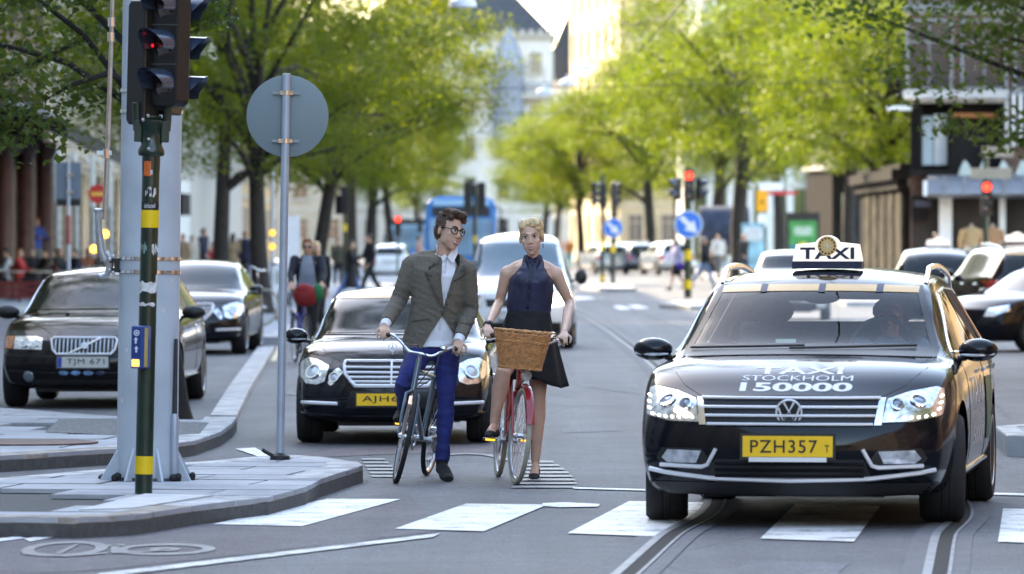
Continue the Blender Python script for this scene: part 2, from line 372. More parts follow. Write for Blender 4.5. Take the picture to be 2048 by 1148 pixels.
ISL=[(-90,1033),(150,1036),(270,1030),(400,1010),(536,994),(610,975),(640,959),(726,931),(719,925),(640,914),(560,909),(420,922),(228,937),(-90,964)]
isl=[tuple(G(x,y,.12).xy) for x,y in ISL]
pv=MB().prism(isl,-.02,.085).build('pavement',JOINT,smooth=False); tag(pv,kind='structure')
patch_w=[tuple(G(x,y,.12).xy) for x,y in [(158,1022),(268,1018),(425,993),(290,990)]]
cob=[tuple(G(x,y,.12).xy) for x,y in [(-90,1024),(158,1022),(280,990),(-90,977)]]
slabs(pv,isl,.12,R(-8),1.0,.75,skip=lambda c: inpoly(c[0],c[1],cob))
slabs(pv,cob,.122,R(-8),.105,.21,.008,mats=(COBBLE,M('dark_cobble',(.20,.20,.21),.85,var=.3,vs=20,bump=.4,bs=50)))
MB().prism(patch_w,.08,.130).build('white_slab',M('white_stone_slab',(.55,.55,.54),.75,var=.12,vs=6,bump=.2,bs=40),pv,smooth=False)
kerb(pv,isl[:5],.22,.124,1.1,side=-1,mats=lambda c: KERB2 if c.x<-2.1 else KERB)
kerb(pv,isl[4:7],.24,.118,.8,side=-1); kerb(pv,isl[6:9],.26,.126,.75,side=-1)
kerb(pv,isl[8:],.20,.124,1.1,side=-1)
LPV=[(-90,916),(0,912),(230,898),(330,890),(390,881),(440,864),(466,846),(474,834),(420,839),(300,838),(0,816),(-90,812)]
lpv=[tuple(G(x,y,.12).xy) for x,y in LPV]
pv2=MB().prism(lpv,-.02,.085).build('pavement',JOINT,smooth=False); tag(pv2,kind='structure')
gv=[tuple(G(x,y,.12).xy) for x,y in [(90,865),(120,838),(300,842),(418,846),(400,868),(300,874)]]
slabs(pv2,lpv,.12,R(-6),1.0,1.0,skip=lambda c: inpoly(c[0],c[1],gv))
tag(MB().prism(gv,.07,.126).build('gravel_bed',M('grit',(.19,.185,.18),.95,var=.5,vs=35,bump=.6,bs=60),pv2,smooth=False),kind='stuff')
MB().lathe([(0.0,.0),(.62,0),(.62,.012),(0,.014)],28,Matrix.Translation(G(40,886,.122))).build('manhole_cover',M('rusty_iron',(.16,.10,.085),.7,.3,var=.3,vs=8,bump=.3,bs=30),pv2)
kerb(pv2,lpv[:8],.30,.124,1.1,side=-1,mats=lambda c: KERB2 if c.x<-3.2 and c.y<50 else KERB)
kerb(pv2,[tuple(G(x,y,.06).xy) for x,y in [(474,832),(500,777),(525,735),(549,694)]],.26,.07,1.4,side=-1)
def pave(pts,h=.12,edge=None,mat=SLAB2,slab=None):
    o=MB().prism(pts,-.02,h).build('pavement',mat,smooth=False); tag(o,kind='structure')
    if edge: kerb(o,edge,.3,h+.006,2.5,side=-1)
    return o
pave([(-4.3,92),(-3.75,92),(-3.9,122),(-4.2,300),(-8.6,300),(-7.6,122),(-5.6,100)],.13,[(-5.6,100),(-4.3,92),(-3.75,92),(-3.9,122),(-4.2,200)])
pave([(-11.2,112),(-11.2,420),(-60,420),(-60,112)],.12,[(-20,112),(-11.2,112),(-11.2,220)])
pave([(8.4,143),(60,143),(60,430),(8.4,430)],.12,[(20,143),(8.4,143),(8.4,143)][::-1][1:] and None)
pave([(8.6,-60),(60,-60),(60,70),(9.6,84),(8.9,60)],.12)
pave([(-60,-60),(-9,-60),(-9,30),(-60,30)],.12)
def refuge(pix,h): 
    q=[tuple(G(x,y,h).xy) for x,y in pix]; o=MB().prism(q,-.02,h-.01).build('traffic_island',SLAB2,smooth=False); tag(o,kind='structure'); kerb(o,q+[q[0]],.18,h,1.2,side=1 if sum(q[i][0]*q[(i+1)%len(q)][1]-q[(i+1)%len(q)][0]*q[i][1] for i in range(len(q)))<0 else -1); return o
refuge([(1990,852),(2160,838),(2200,874),(2013,870)],.17)
refuge([(1318,607),(1380,611),(1480,611),(1480,602),(1360,600)],.12)
refuge([(1160,571),(1215,577),(1272,576),(1262,570),(1210,567)],.12)
# ---------------- buildings ----------------
PANE=M('window_pane',(.03,.035,.042),.06,var=.3,vs=1,spec=.8)
def ring_geo(w,h,t,d):   # window frame ring in XZ, standing proud towards -Y
    mb=MB(); mb.box((-w/2+t/2,-d/2,0),(t,d,h)); mb.box((w/2-t/2,-d/2,0),(t,d,h)); mb.box((0,-d/2,h/2-t/2),(w-2*t,d,t)); mb.box((0,-d/2,-h/2+t/2),(w-2*t,d,t)); mb.box((0,-d*.35,0),(t*.6,d*.5,h-2*t)); mb.box((0,-d*.36,h*.18),(w-2*t,d*.45,t*.6)); return mb
def sill_geo(w,d): return MB().box((0,-d/2,0),(w,d,.12))
def windows(root,specs,w,h,fm,t=.09,d=.14,sill=True,pane=PANE):
    fme=ring_geo(w,h,t,d).mesh('window',False); fme.materials.append(fm); pme=MB().box((0,-.02,0),(w-.04,.03,h-.04)).mesh('pane',False); pme.materials.append(pane); sme=sill_geo(w+.2,d+.1).mesh('sill',False); sme.materials.append(fm)
    for (x,y,z,rz) in specs:
        f=link('window',fme,None,root); f.location=(x,y,z); f.rotation_euler=(0,0,rz)
        p=link('pane',pme,None,f)
        if sill: s=link('sill',sme,None,f); s.location=(0,0,-h/2-.06)
def building(name,label,loc,w,d,h,wall,rz=0,front=(0,0),left=(0,0),right=(0,0),win=(1.2,1.9),fm=None,z0=1.2,fh=3.4,roof=None,roofh=0,group=None,cat='building',ground=None,back=(0,0)):
    r=thing(name,label,cat,loc,rz,group); fm=fm or WHITEPAINT
    MB().box((0,d/2,h/2),(w,d,h)).build('wall',wall,r,smooth=False)
    mb=MB(); mb.box((0,d/2,h+.15),(w+.7,d+.7,.3)); mb.box((0,d/2,h-.12),(w+.35,d+.35,.3)); mb.build('cornice',fm,r,smooth=False); MB().box((0,d/2,z0+2.55),(w+.2,d+.2,.22)).build('string_course',fm,r,smooth=False)
    if roof:
        mb=MB(); a=.28; mb.add([(-w/2,0,h+.3),(w/2,0,h+.3),(w/2,d,h+.3),(-w/2,d,h+.3),(-w/2+w*a,d*a,h+.3+roofh),(w/2-w*a,d*a,h+.3+roofh),(w/2-w*a,d-d*a,h+.3+roofh),(-w/2+w*a,d-d*a,h+.3+roofh)],[(0,1,5,4),(1,2,6,5),(2,3,7,6),(3,0,4,7),(4,5,6,7)]); mb.build('roof',roof,r,smooth=False)
    S=[]
    def grid(nb,nf,length,fx):
        for f in range(nf):
            z=z0+1.0+fh*f
            if z+win[1]/2>h-.6: break
            for b in range(nb): S.append(fx((b+.5)/nb*length)+(z,)) 
    sp=[]
    for (nb,nf),L,fx in ((front,w,lambda s:(-w/2+s,0,0)),(left,d,lambda s:(-w/2,d-s,R(-90))),(right,d,lambda s:(w/2,s,R(90))),(back,w,lambda s:(w/2-s,d,R(180)))):
        for f in range(nf):
            z=z0+1.0+fh*f
            if z+win[1]/2>h-.6: break
            for b in range(nb):
                x,y,a=fx((b+.5)/nb*L); sp.append((x,y,z,a))
    if sp: windows(r,sp,win[0],win[1],fm)
    return r
CREAM=M('cream_stone',(.34,.265,.185),.85,var=.15,vs=.8,bump=.3,bs=8); PALE=M('pale_render',(.50,.49,.46),.85,var=.12,vs=.5); BROWN=M('brown_brick',(.16,.095,.07),.85,var=.3,vs=2,bump=.3,bs=12)
OCHRE=M('ochre_render',(.48,.34,.19),.85,var=.12,vs=.4); GREYST=M('grey_stone',(.40,.395,.40),.85,var=.15,vs=.6,bump=.3,bs=6); SLATE=M('slate_roof',(.040,.044,.052),.8,var=.25,vs=3)
DARKWD=M('dark_shopfront',(.016,.014,.013),.85,var=.3,vs=4,spec=.08); REDBR=M('red_brick',(.28,.085,.05),.85,var=.25,vs=5); TRIM=M('stone_trim',(.42,.39,.34),.8,var=.1,vs=2)
WARMROOF=M('copper_brown_roof',(.10,.06,.05),.6,var=.2,vs=3)
# left side
cafe=building('cafe_building','brown building with reddish columns and dark awning above the crowded cafe tables',(-24,140,0),20,30,17,M('red_brown_stone',(.11,.045,.03),.8,var=.4,vs=1.5,bump=.3,bs=8),rz=0,right=(7,5),fm=M('dark_bronze_frame',(.045,.028,.02),.5),z0=4.2)
for i in range(5):
    b=MB(); y=1.2+i*6.6; b.lathe([(.42,0),(.42,.5),(.30,.62),(.27,3.9),(.40,4.1),(.40,4.4)],14,Matrix.Translation((10.2,y,.12))); b.build('column',M('red_granite',(.09,.035,.025),.4,var=.4,vs=4),cafe)
    MB().box((10.04,y+3.3,2.3),(.06,5.2,3.9)).build('shop_window',M('black_shop_glass',(.008,.007,.007),.25,var=.3),cafe,smooth=False)
mb=MB(); 
for i in range(1):
    mb.add([(10.05,2,5.6),(10.05,29.5,5.6),(12.9,29.5,4.0),(12.9,2,4.6),(10.05,2,5.5),(10.05,29.5,5.5),(12.9,29.5,3.65),(12.9,2,4.25)],[(0,3,2,1),(4,5,6,7),(3,7,6,2),(0,4,7,3),(1,2,6,5)])
mb.build('awning',M('dark_awning_cloth',(.012,.011,.012),.8,var=.2,vs=3),cafe,smooth=False)
stone=building('stone_building','cream rusticated stone building with shuttered window beyond the cafe',(-24,170.6,0),20,34,17,CREAM,right=(6,5),fm=TRIM,z0=4.4,win=(1.3,2.2))
for k in range(16): MB().box((10.06,17,.35+k*.34),(.14,33.9,.29)).build('stone_course',CREAM,stone,smooth=False)
for yy in (2.2,9.5,17,25): 
    s=MB(); 
    for k in range(22): s.box((10.22,yy,1.0+k*.085),(.05,1.3,.05),(0,.5,0))
    s.box((10.17,yy,3.6),(.06,1.5,1.7)); s.build('window_shutter',M('grey_shutter',(.33,.34,.33),.6),stone,smooth=False)
white=building('shop_building','low white shop building with ribbed panels behind the left pedestrians',(-25.5,216,0),22,90,13,M('white_render',(.42,.395,.36),.8,var=.08,vs=.5),right=(18,2),front=(4,2),fm=TRIM,z0=4.6,win=(1.3,1.8))
for k in range(40): MB().box((11.08,2+k*.9,2.4),(.12,.3,3.6)).build('panel',WHITEPAINT,white,smooth=False)
mb=MB(); mb.box((11.5,20,3.1),(1.0,6,.9)); mb.build('shop_sign',DARKWD,white,smooth=False)
for y0,y1 in ((5.2,7.2),(12,14.5),(19.5,22),(28,31.5)): MB().box((10.16,(y0+y1)/2,2.0),(.08,y1-y0,3.6)).build('dark_doorway',M('black_shop_glass',(.008,.007,.007),.25,var=.3),stone,smooth=False)
tag(building('apartment_building','tall ochre apartment building far down the left side',(-27,320,0),22,60,17,OCHRE,right=(10,4),front=(4,4),fm=TRIM,z0=1.6,roof=SLATE,roofh=4))
for i,(y,d,m,h) in enumerate(((-70,46,OCHRE,16),(-22,50,CREAM,20),(30,48,PALE,24),(80,57,BROWN,28))):
    building('apartment_building',('ochre','cream','pale','brown brick')[i]+' apartment building shading the street on the left',(-26,y,0),22,d,h,m,right=(8,5),fm=TRIM,z0=1.4,win=(1.4,2.1),roof=SLATE,roofh=3,group=None)
# right side beyond the frame, seen in reflections
for i,(y,d,m,h) in enumerate(((-75,40,OCHRE,15),(-33,45,CREAM,14),(14,44,BROWN,13),(60,30,OCHRE,13))):
    building('apartment_building',('sunlit ochre','sunlit cream','brown brick','warm ochre')[i]+' apartment building off to the right of the street',(25,y,0),22,d,h,m,left=(8,5),front=(5,5),fm=TRIM,z0=1.4,win=(1.4,2.1),roof=WARMROOF,roofh=3)
building('apartment_building','brown apartment building closing the street behind the camera',(3,-120,0),70,16,18,BROWN,rz=0,back=(14,5),fm=TRIM,z0=1.4,roof=WARMROOF,roofh=3)
# centre: the big pale stone block with slate roof
cas=building('stone_mansion','large pale stone mansion with slate mansard roof and tower windows closing the street',(-4.9,480,0),16.6,18,18.6,M('pale_castle_stone',(.60,.57,.53),.85,var=.12,vs=.5,bump=.3,bs=3),front=(6,5),right=(6,5),fm=TRIM,z0=1.4,win=(1.0,1.9),fh=3.5,roof=SLATE,roofh=5)
mb=MB()
for k in range(22): mb.box((-8.1+k*.77,-.35,18.95),(.42,.25,.55))
tag(mb.build('battlement',TRIM,cas,smooth=False),kind='stuff')
mb=MB(); mb.box((0,-.5,13.6),(16.8,1.0,.35)); 
mb.build('balcony_slab',TRIM,cas,smooth=False)
mb=MB()
for k in range(40): mb.box((-8.2+k*.42,-.92,14.2),(.1,.1,.9))
mb.box((0,-.92,14.7),(16.6,.14,.12)); tag(mb.build('balcony_railing',M('grey_iron',(.2,.21,.23),.6),cas,smooth=False),kind='stuff')
for x in (-6.4,4.6):
    mb=MB(); mb.lathe([(1.0,9.0),(1.35,10.2),(1.35,16),(1.5,16.2),(.05,19.6)],10,Matrix.Translation((x,-.2,0))); mb.build('turret',M('blue_grey_turret',(.25,.28,.34),.6,var=.1),cas)
building('apartment_building','beige apartment building left of the pale mansion at the end of the street',(-24,470,0),21,14,17,M('beige_render',(.42,.36,.28),.85,var=.12),front=(8,4),right=(3,4),fm=TRIM,z0=1.4,roof=SLATE,roofh=4)
g=building('gabled_house','pale house with steep slate gable and brick chimney beside the mansion',(5.0,500,0),4.6,14,15.2,PALE,front=(2,4),fm=TRIM,z0=1.4,win=(.9,1.8))
MB().add([(-2.6,-.3,15.5),(2.6,-.3,15.5),(0,-.3,21.5),(-2.6,14,15.5),(2.6,14,15.5),(0,14,21.5)],[(0,1,2),(1,4,5,2),(0,2,5,3),(3,5,4)]).build('roof',SLATE,g,smooth=False)
MB().box((.9,3,19.7),(.9,1.2,4.6)).box((.9,3,22.1),(1.1,1.4,.3)).build('chimney',REDBR,g,smooth=False)
g=building('gabled_house','low slate roofed house with a red brick chimney stub against the sky',(9.4,520,0),4.2,12,13.0,PALE,front=(2,3),fm=TRIM,z0=1.4,roof=SLATE,roofh=4)
MB().box((-1.2,3,18.6),(1.0,1.1,3.2)).box((-1.2,3,20.3),(1.2,1.3,.25)).build('chimney',REDBR,g,smooth=False)
# right of the sky gap: sunlit ornate block
orn=building('ornate_building','sunlit warm stone building with bays rising above the right hand trees',(11.0,400,0),7.0,30,27,M('warm_stone',(.52,.40,.25),.85,var=.14,vs=.6,bump=.4,bs=3),rz=R(6),front=(3,7),left=(6,7),fm=M('warm_stone_trim',(.50,.39,.26),.8),z0=1.4,win=(1.1,2.0),roof=WARMROOF,roofh=4)
for z in (9.2,13,16.8): MB().lathe([(1.1,0),(1.5,.5),(1.5,2.6),(1.1,3.0)],10,Matrix.Translation((-1.6,-.2,z))).build('bay_window',M('warm_stone_trim',(.50,.39,.26),.8),orn)
building('apartment_building','grey white apartment building behind the right hand trees',(17.5,330,0),13,30,24,GREYST,front=(5,6),left=(5,6),fm=WHITEPAINT,z0=1.4,roof=SLATE,roofh=3)
bl=building('corner_block','brown apartment block with a narrow sunlit yellow flank behind the slim tree',(20.2,236,0),14,5,20,M('tan_render',(.20,.15,.11),.8,var=.1),rz=R(9),front=(6,5),left=(6,5),fm=TRIM,z0=4.6,win=(1.2,1.9))
MB().box((0,2.5,2.2),(14.16,5.16,4.4)).build('shopfront',DARKWD,bl,smooth=False)
for k in range(6): MB().box((-5.8+k*2.3,-.12,2.1),(1.8,.08,2.9)).build('shop_window',DISP_ if False else PANE,bl,smooth=False)
wp=building('pillared_shop','white shop building with tall pilasters beside the green poster',(13.6,300,0),9.0,14,10,M('white_stucco',(.64,.63,.61),.8,var=.08),front=(0,0),fm=WHITEPAINT,z0=3.2)
for k in range(9):
    MB().box((-4.2+k*1.05,-.12,2.6),(.34,.22,5.0)).build('pilaster',WHITEPAINT,wp,smooth=False)
    if k<8: MB().box((-3.68+k*1.05,-.03,2.4),(.62,.05,3.8)).build('shop_window',M('olive_window',(.10,.11,.035),.3,var=.4,vs=1),wp,smooth=False)
# right corner shop building, front plane at y=150
D0=150.0; s0=FPX/D0
def X(px): return (px-1024)/s0
def Z(py): return CAMH+(474-py)/s0
cs=building('corner_shop_building','dark brown corner building with glazed bay and metal canopy above the clothes shop',(X(1822)+9,D0,0),18,7,13.5,BROWN,rz=-R(5),front=(0,0),fm=M('pale_cornice',(.45,.44,.43),.7),z0=5.2)
ox=X(1822)+9
def part(name,mat,boxes,parent=cs,smooth=False):
    mb=MB()
    for (x0,x1,y0,y1,p0,p1) in boxes: mb.box(((X(x0)+X(x1))/2-ox,-(p0+p1)/2,(Z(y0)+Z(y1))/2),(abs(X(x1)-X(x0)),p1-p0,abs(Z(y1)-Z(y0))))
    return mb.build(name,mat,parent,smooth=smooth)
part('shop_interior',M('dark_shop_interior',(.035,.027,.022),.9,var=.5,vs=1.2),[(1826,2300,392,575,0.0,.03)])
CANM=M('grey_metal_canopy',(.22,.23,.25),.4,.4,var=.15,vs=2)
mb=MB(); 
prof=[(0,.62),(.9,.60),(1.5,.50),(1.8,.30),(1.85,.05),(1.5,-.05),(0,-.05)]
L0,L1=X(1858)-ox,X(2300)-ox
vs=[(L0,-a,Z(392)+b) for a,b in prof]+[(L1,-a,Z(392)+b) for a,b in prof]; n=len(prof)
mb.add(vs,[(i,(i+1)%n,n+(i+1)%n,n+i) for i in range(n)]+[tuple(range(n)),tuple(range(2*n-1,n-1,-1))]); mb.build('canopy',CANM,cs,angle=60)
part('canopy_bracket',WHITEPAINT,[(1850,1858,362,392,.2,1.9)])
for k in range(6): part('canopy_seam',CANM,[(1890+k*40,1893+k*40,352,392,1.82,1.9)])
for x in (1880,2000,2090,2200): part('white_pillar',WHITEPAINT,[(x,x+(26 if x==1880 else 13),396,560,.03,.35)])
part('fascia',DARKWD,[(1826,1858,392,440,.03,.5)]); part('shop_sign',M('dark_blue_sign',(.02,.025,.05),.4),[(1830,1865,400,414,.5,.58)])
# upper bay
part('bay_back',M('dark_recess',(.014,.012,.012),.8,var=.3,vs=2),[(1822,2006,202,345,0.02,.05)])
part('bay_cornice',M('pale_cornice',(.45,.44,.43),.7),[(1810,2020,182,198,.0,1.6),(1826,2010,198,206,0,1.2)])
part('bay_frame',DARKWD,[(1838,1846,206,340,.05,1.0),(1899,1907,206,340,.05,1.0),(2000,2008,206,340,.05,1.0),(1822,2010,338,352,.05,1.2)])
part('glass_panel',M('pale_blue_glass',(.42,.52,.58),.15,var=.15,vs=1),[(1847,1868,232,330,.5,.56)]); part('glass_panel',M('white_blind',(.62,.66,.68),.4),[(1870,1896,228,330,.5,.56)])
part('orange_lintel',M('orange_trim',(.42,.15,.04),.5),[(1908,1998,226,235,.5,.62)])
part('awning_bar',WHITEPAINT,[(1778,1826,214,222,1.0,2.2)])
for k in range(7): part('white_louvre',WHITEPAINT,[(2012+k*14,2018+k*14,188,292,.06,.3)])
FINM=M('pale_green_glass_fin',(.45,.52,.50),.25)
for k in range(6):
    x=X(1918+k*38)-ox; z=Z(352)
    mb=MB(); q=[(0,0),(.34,0),(.36,.16),(.26,.34),(.17,.42),(.06,.18)]; mb.prism(q,0,.03,Matrix.Translation((x,-1.2,z))@FACE); mb.build('glass_fin',FINM,cs,smooth=False)
windows(cs,[(X(x)-ox,0,Z(108),0) for x in (1860,1970,2075)]+[(X(x)-ox,0,Z(-60),0) for x in (1860,1970,2075)],1.25,1.9,M('grey_window_frame',(.20,.20,.20),.6))
# flank of the corner building that runs away down the street
fl=building('flank_shop','dark shop flank with display windows left of the corner shop',(11.2+4.2,163,0),8.4,20,3.4,M('charcoal_shopfront',(.014,.013,.013),.9,var=.3,vs=2,spec=.05),left=(0,0),front=(0,0),fm=DARKWD,z0=1.2)
DISP=M('shop_display',(.05,.045,.036),.9,var=.8,vs=2.2,spec=.05)
for (x0,x1,y0,y1) in ((-4.0,-2.9,.6,2.9),(-2.6,-1.5,.6,2.9)):
    MB().box(((x0+x1)/2,-.03,(y0+y1)/2),(x1-x0,.05,y1-y0)).build('shop_window',DISP,fl,smooth=False)
    MB().box(((x0+x1)/2,-.07,1.5),(x1-x0-.2,.05,.08)).build('display_shelf',WHITEPAINT,fl,smooth=False)
for k in range(5): MB().box((-4.22,1.5+k*3.6,1.9),(.05,2.6,2.6)).build('shop_window',DISP,fl,smooth=False)
MB().box((-2.6,-.6,3.3),(3.0,1.2,.22)).build('awning',DARKWD,fl,smooth=False)
# ---------------- trees ----------------
BARK=M('dark_bark',(.022,.017,.014),.9,var=.35,vs=6,bump=.5,bs=25)
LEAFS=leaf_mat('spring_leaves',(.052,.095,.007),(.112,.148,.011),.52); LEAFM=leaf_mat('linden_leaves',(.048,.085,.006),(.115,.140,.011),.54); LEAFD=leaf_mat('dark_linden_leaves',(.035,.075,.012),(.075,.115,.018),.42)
def crown_mesh(name,seed,ctr,rad,nclump,per,size,mat,clr=(.95,.95,.42),bottom=None,extra=()):
    g=np.random.default_rng(seed); C=[]
    while len(C)<nclump:
        p=g.uniform(-1,1,3); d=np.linalg.norm(p)
        if d>1 or (d<.45 and g.random()<.75): continue
        if p[2]<-.55 and g.random()<.3: continue
        C.append(np.array(ctr)+p*np.array(rad))
    C+= [np.array(e) for e in extra]
    C=np.array(C); n=len(C)*per
    cen=np.repeat(C,per,0); sc=np.repeat(g.uniform(.6,1.35,(len(C),1)),per,0)
    off_=g.normal(0,.5,(n,3)); r=np.linalg.norm(off_,axis=1,keepdims=True); off_=off_/np.maximum(r,1e-6)*np.minimum(r,1.05)
    pos=cen+off_*np.array(clr)*sc
    nrm=g.normal(0,1,(n,3)); nrm[:,2]=np.abs(nrm[:,2])+.5; nrm/=np.linalg.norm(nrm,axis=1,keepdims=True)
    a=np.cross(nrm,g.normal(0,1,(n,3))); a/=np.linalg.norm(a,axis=1,keepdims=True); b=np.cross(nrm,a)
    s=size*g.uniform(.6,1.25,(n,1))
    bend=nrm*s*.18
    V=np.stack([pos-a*s*.5,pos-b*s*.36+bend,pos+a*s*.6,pos+b*s*.36+bend],1).reshape(-1,3)
    me=bpy.data.meshes.new(name); me.vertices.add(n*4); me.vertices.foreach_set('co',V.ravel())
    me.loops.add(n*4); me.loops.foreach_set('vertex_index',np.arange(n*4)); me.polygons.add(n); me.polygons.foreach_set('loop_start',np.arange(n)*4); me.polygons.foreach_set('loop_total',np.full(n,4))
    me.update(); me.materials.append(mat); return me,C
def trunk_mesh(name,seed,h,r,C,lean=0,nl=14,base=(0,0)):
    rn=random.Random(seed); mb=MB(); top=Vector((lean,rn.uniform(-.2,.2),h))
    pts=[Vector((base[0],base[1],-.05)),Vector((base[0],base[1],.12)),Vector((base[0]+lean*.15,base[1],.6)),Vector((base[0]+lean*.4,base[1]+.03,h*.45)),top]
    mb.tube(pts,[r*1.9,r*1.35,r*1.02,r*.92,r*.8],12)
    fork=rn.sample(list(range(len(C))),min(nl,len(C)))
    mb.tube([top,top+Vector((.1,0,1.6)),top+Vector((-.05,.1,3.4))],[r*.8,r*.55,r*.3],8)
    for i in fork:
        e=Vector(C[i]); s=pts[3].lerp(top,rn.uniform(.5,1)) if e.z<h+1.5 else top+Vector((.05,0,rn.uniform(0,2)))
        m=s.lerp(e,.5)+Vector((rn.uniform(-.3,.3),rn.uniform(-.3,.3),rn.uniform(-.1,.5)))
        mb.tube([s,s.lerp(m,.5)+Vector((0,0,.15)),m,e],[r*.42,r*.34,r*.24,r*.07],6,cap=False)
    return mb.mesh(name,True)
def tree_kind(seed,ctr,rad,nclump,per,size,mat,h,r,lean=0,clr=(.95,.95,.42),nl=14,extra=()):
    cm,C=crown_mesh('crown',seed,ctr,rad,nclump,per,size,mat,clr,extra=extra); tm=trunk_mesh('trunk',seed,h,r,C,lean,nl); tm.materials.append(BARK); return tm,cm
def tree(label,kind,loc,rz=0,sc=1,group=None,name='linden_tree'):
    t=thing(name,label,'tree',loc,rz,group,sc); link('trunk',kind[0],None,t); link('crown',kind[1],None,t); return t
KA=tree_kind(1,(0,0,6.6),(3.9,3.9,3.5),128,215,.115,LEAFS,3.6,.25); KB=tree_kind(2,(.3,0,6.4),(3.6,3.9,3.2),122,215,.115,LEAFS,3.3,.24,.35); KC=tree_kind(3,(0,.2,7.0),(3.6,3.6,4.0),126,210,.12,LEAFS,3.8,.21,-.2)
KL=tree_kind(11,(.3,0,6.6),(4.7,4.6,3.5),170,215,.10,LEAFM,3.6,.21,.1,nl=20); KL2=tree_kind(12,(.5,0,6.5),(4.6,4.6,3.5),165,215,.10,LEAFM,3.4,.2,.5,nl=20)
GL='street trees along the left side'; GR='street trees along the right side'
for i,(px,D,k,rz,s,lab) in enumerate(((440,138,KL,0.4,1.0,'tree with slim dark trunk standing behind the second parked black saloon'),(524,121,KL2,1.9,1.0,'thick trunked tree with bicycles leaning at its foot'),
    (628,160,KL2,.1,1.05,'leaning tree behind the woman cycling with the red front bag'),(706,215,KL,2.6,1.05,'tree far down the left row above the crossing pedestrians'),
    (742,270,KA,1.0,1.1,'distant tree in the left row near the white hatchback'),(785,330,KB,2.0,1.15,'farthest hazy tree of the left row'),(836,390,KC,.5,1.0,'small hazy tree left of the blue bus'))):
    tree(lab,k,(P(px,474,D).x,D,.1),rz,s,GL)
for i,(px,D,k,rz,s,lab) in enumerate(((1478,218,KA,2.2,1.28,'tall tree with dark upright trunk behind the orange parking sign'),(1424,262,KB,.3,1.25,'tree behind the red traffic light and round arrow sign'),
    (1700,196,KC,1.2,1.12,'slim tree directly behind the roof sign of the near taxi'),(1300,300,KA,4.0,1.2,'tree above the row of parked cars'),(1162,345,KB,1.4,1.05,'tree at the near end of the central clump'),
    (1112,385,KC,2.8,1.0,'bright edged tree at the left end of the central clump'),(1225,350,KC,3.3,1.1,'bushy tree between the two traffic lights'),(1090,450,KA,.8,1.15,'far tree in front of the pale mansion'),
    (1560,290,KC,5.1,1.3,'tree in front of the white pillared shop'),(1360,330,KC,5.6,1.3,'tree rising behind the right hand traffic light'))):
    tree(lab,k,(P(px,474,D).x,D,.1),rz,s,GR)
for i,(px,D,k,rz,s_,lab) in enumerate(((1805,176,KB,3.0,1.05,'tree spreading in front of the corner bay window'),(1640,262,KA,.9,1.35,'tree filling the gap behind the near taxi roof'),(1770,232,KC,4.4,1.25,'tree behind the slim tree at the right'))):
    tree(lab,k,(P(px,474,D).x,D,.1),rz,s_,GR)
# near left tree whose branches hang in front of the cafe
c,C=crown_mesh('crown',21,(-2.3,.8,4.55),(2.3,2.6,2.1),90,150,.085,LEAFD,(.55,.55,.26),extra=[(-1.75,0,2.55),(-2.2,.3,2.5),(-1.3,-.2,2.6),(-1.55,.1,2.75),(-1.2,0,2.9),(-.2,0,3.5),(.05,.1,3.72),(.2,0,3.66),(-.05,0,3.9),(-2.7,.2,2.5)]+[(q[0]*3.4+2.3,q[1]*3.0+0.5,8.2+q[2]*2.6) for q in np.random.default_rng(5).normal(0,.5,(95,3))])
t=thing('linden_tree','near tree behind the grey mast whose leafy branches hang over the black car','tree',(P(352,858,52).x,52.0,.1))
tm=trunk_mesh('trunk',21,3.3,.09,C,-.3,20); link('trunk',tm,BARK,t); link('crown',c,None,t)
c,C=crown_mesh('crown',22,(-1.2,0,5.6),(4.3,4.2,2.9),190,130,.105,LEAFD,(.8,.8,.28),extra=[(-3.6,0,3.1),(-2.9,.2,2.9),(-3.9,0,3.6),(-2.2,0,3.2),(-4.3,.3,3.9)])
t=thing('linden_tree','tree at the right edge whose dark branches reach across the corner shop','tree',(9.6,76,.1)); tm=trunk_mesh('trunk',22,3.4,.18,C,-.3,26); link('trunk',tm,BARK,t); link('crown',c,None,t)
# trees behind the camera that show in the car bodies
for i,(x,y,k) in enumerate(((-7.5,-36,KL),(-8,-22,KL2),(9.5,-24,KA),(10,-42,KB),(-9,-55,KL),(3,-70,KC),(-7.6,68,KL),(10.2,30,KB),(10.6,52,KL2),(-3,-62,KA),(6.5,-58,KL2))):
    tree('street tree near the camera outside the picture, '+('at the left','nearest at the left','nearest at the right','at the right','far at the left','farthest behind','beside the parked cars','by the right kerb','farther along the right kerb','far behind in the middle','far behind to the right')[i],k,(x,y,.1),i*1.1,1.0)
# ---------------- cars ----------------
PAINT=M('black_car_paint',(.004,.005,.009),.10,var=0,coat=.1,spec=.28); PAINTN=M('midnight_car_paint',(.006,.007,.011),.10,var=0,coat=.1,spec=.28)
DGLASS=M('tinted_window_glass',(.012,.016,.016),.10,var=0,spec=.4); CGLASS=glass_mat('windscreen_glass',(.97,.985,.99),1.36)
LAMP=M('headlamp_reflector',(.75,.77,.8),.14,.85,var=.35,vs=26); LAMPG=M('headlamp_glass',(.55,.58,.62),.05,.25,var=.5,vs=14,coat=1); LENS=M('projector_lens',(.25,.28,.33),.02,.5,var=0,coat=1)
AMBER=M('amber_lens',(.55,.16,.02),.15,var=.2,vs=20,coat=1); REDL=M('red_tail_lens',(.35,.01,.012),.12,var=.3,vs=14,coat=1)
LEDM=M('lit_led',(1,1,1),.3,var=0,emit=(1,.97,.92),es=2.2); LITLAMP=M('lit_headlamp',(1,1,1),.2,var=0,emit=(1,.95,.85),es=2)
BRIGHT=M('bright_trim',(.86,.87,.90),.30,.30,var=.03)
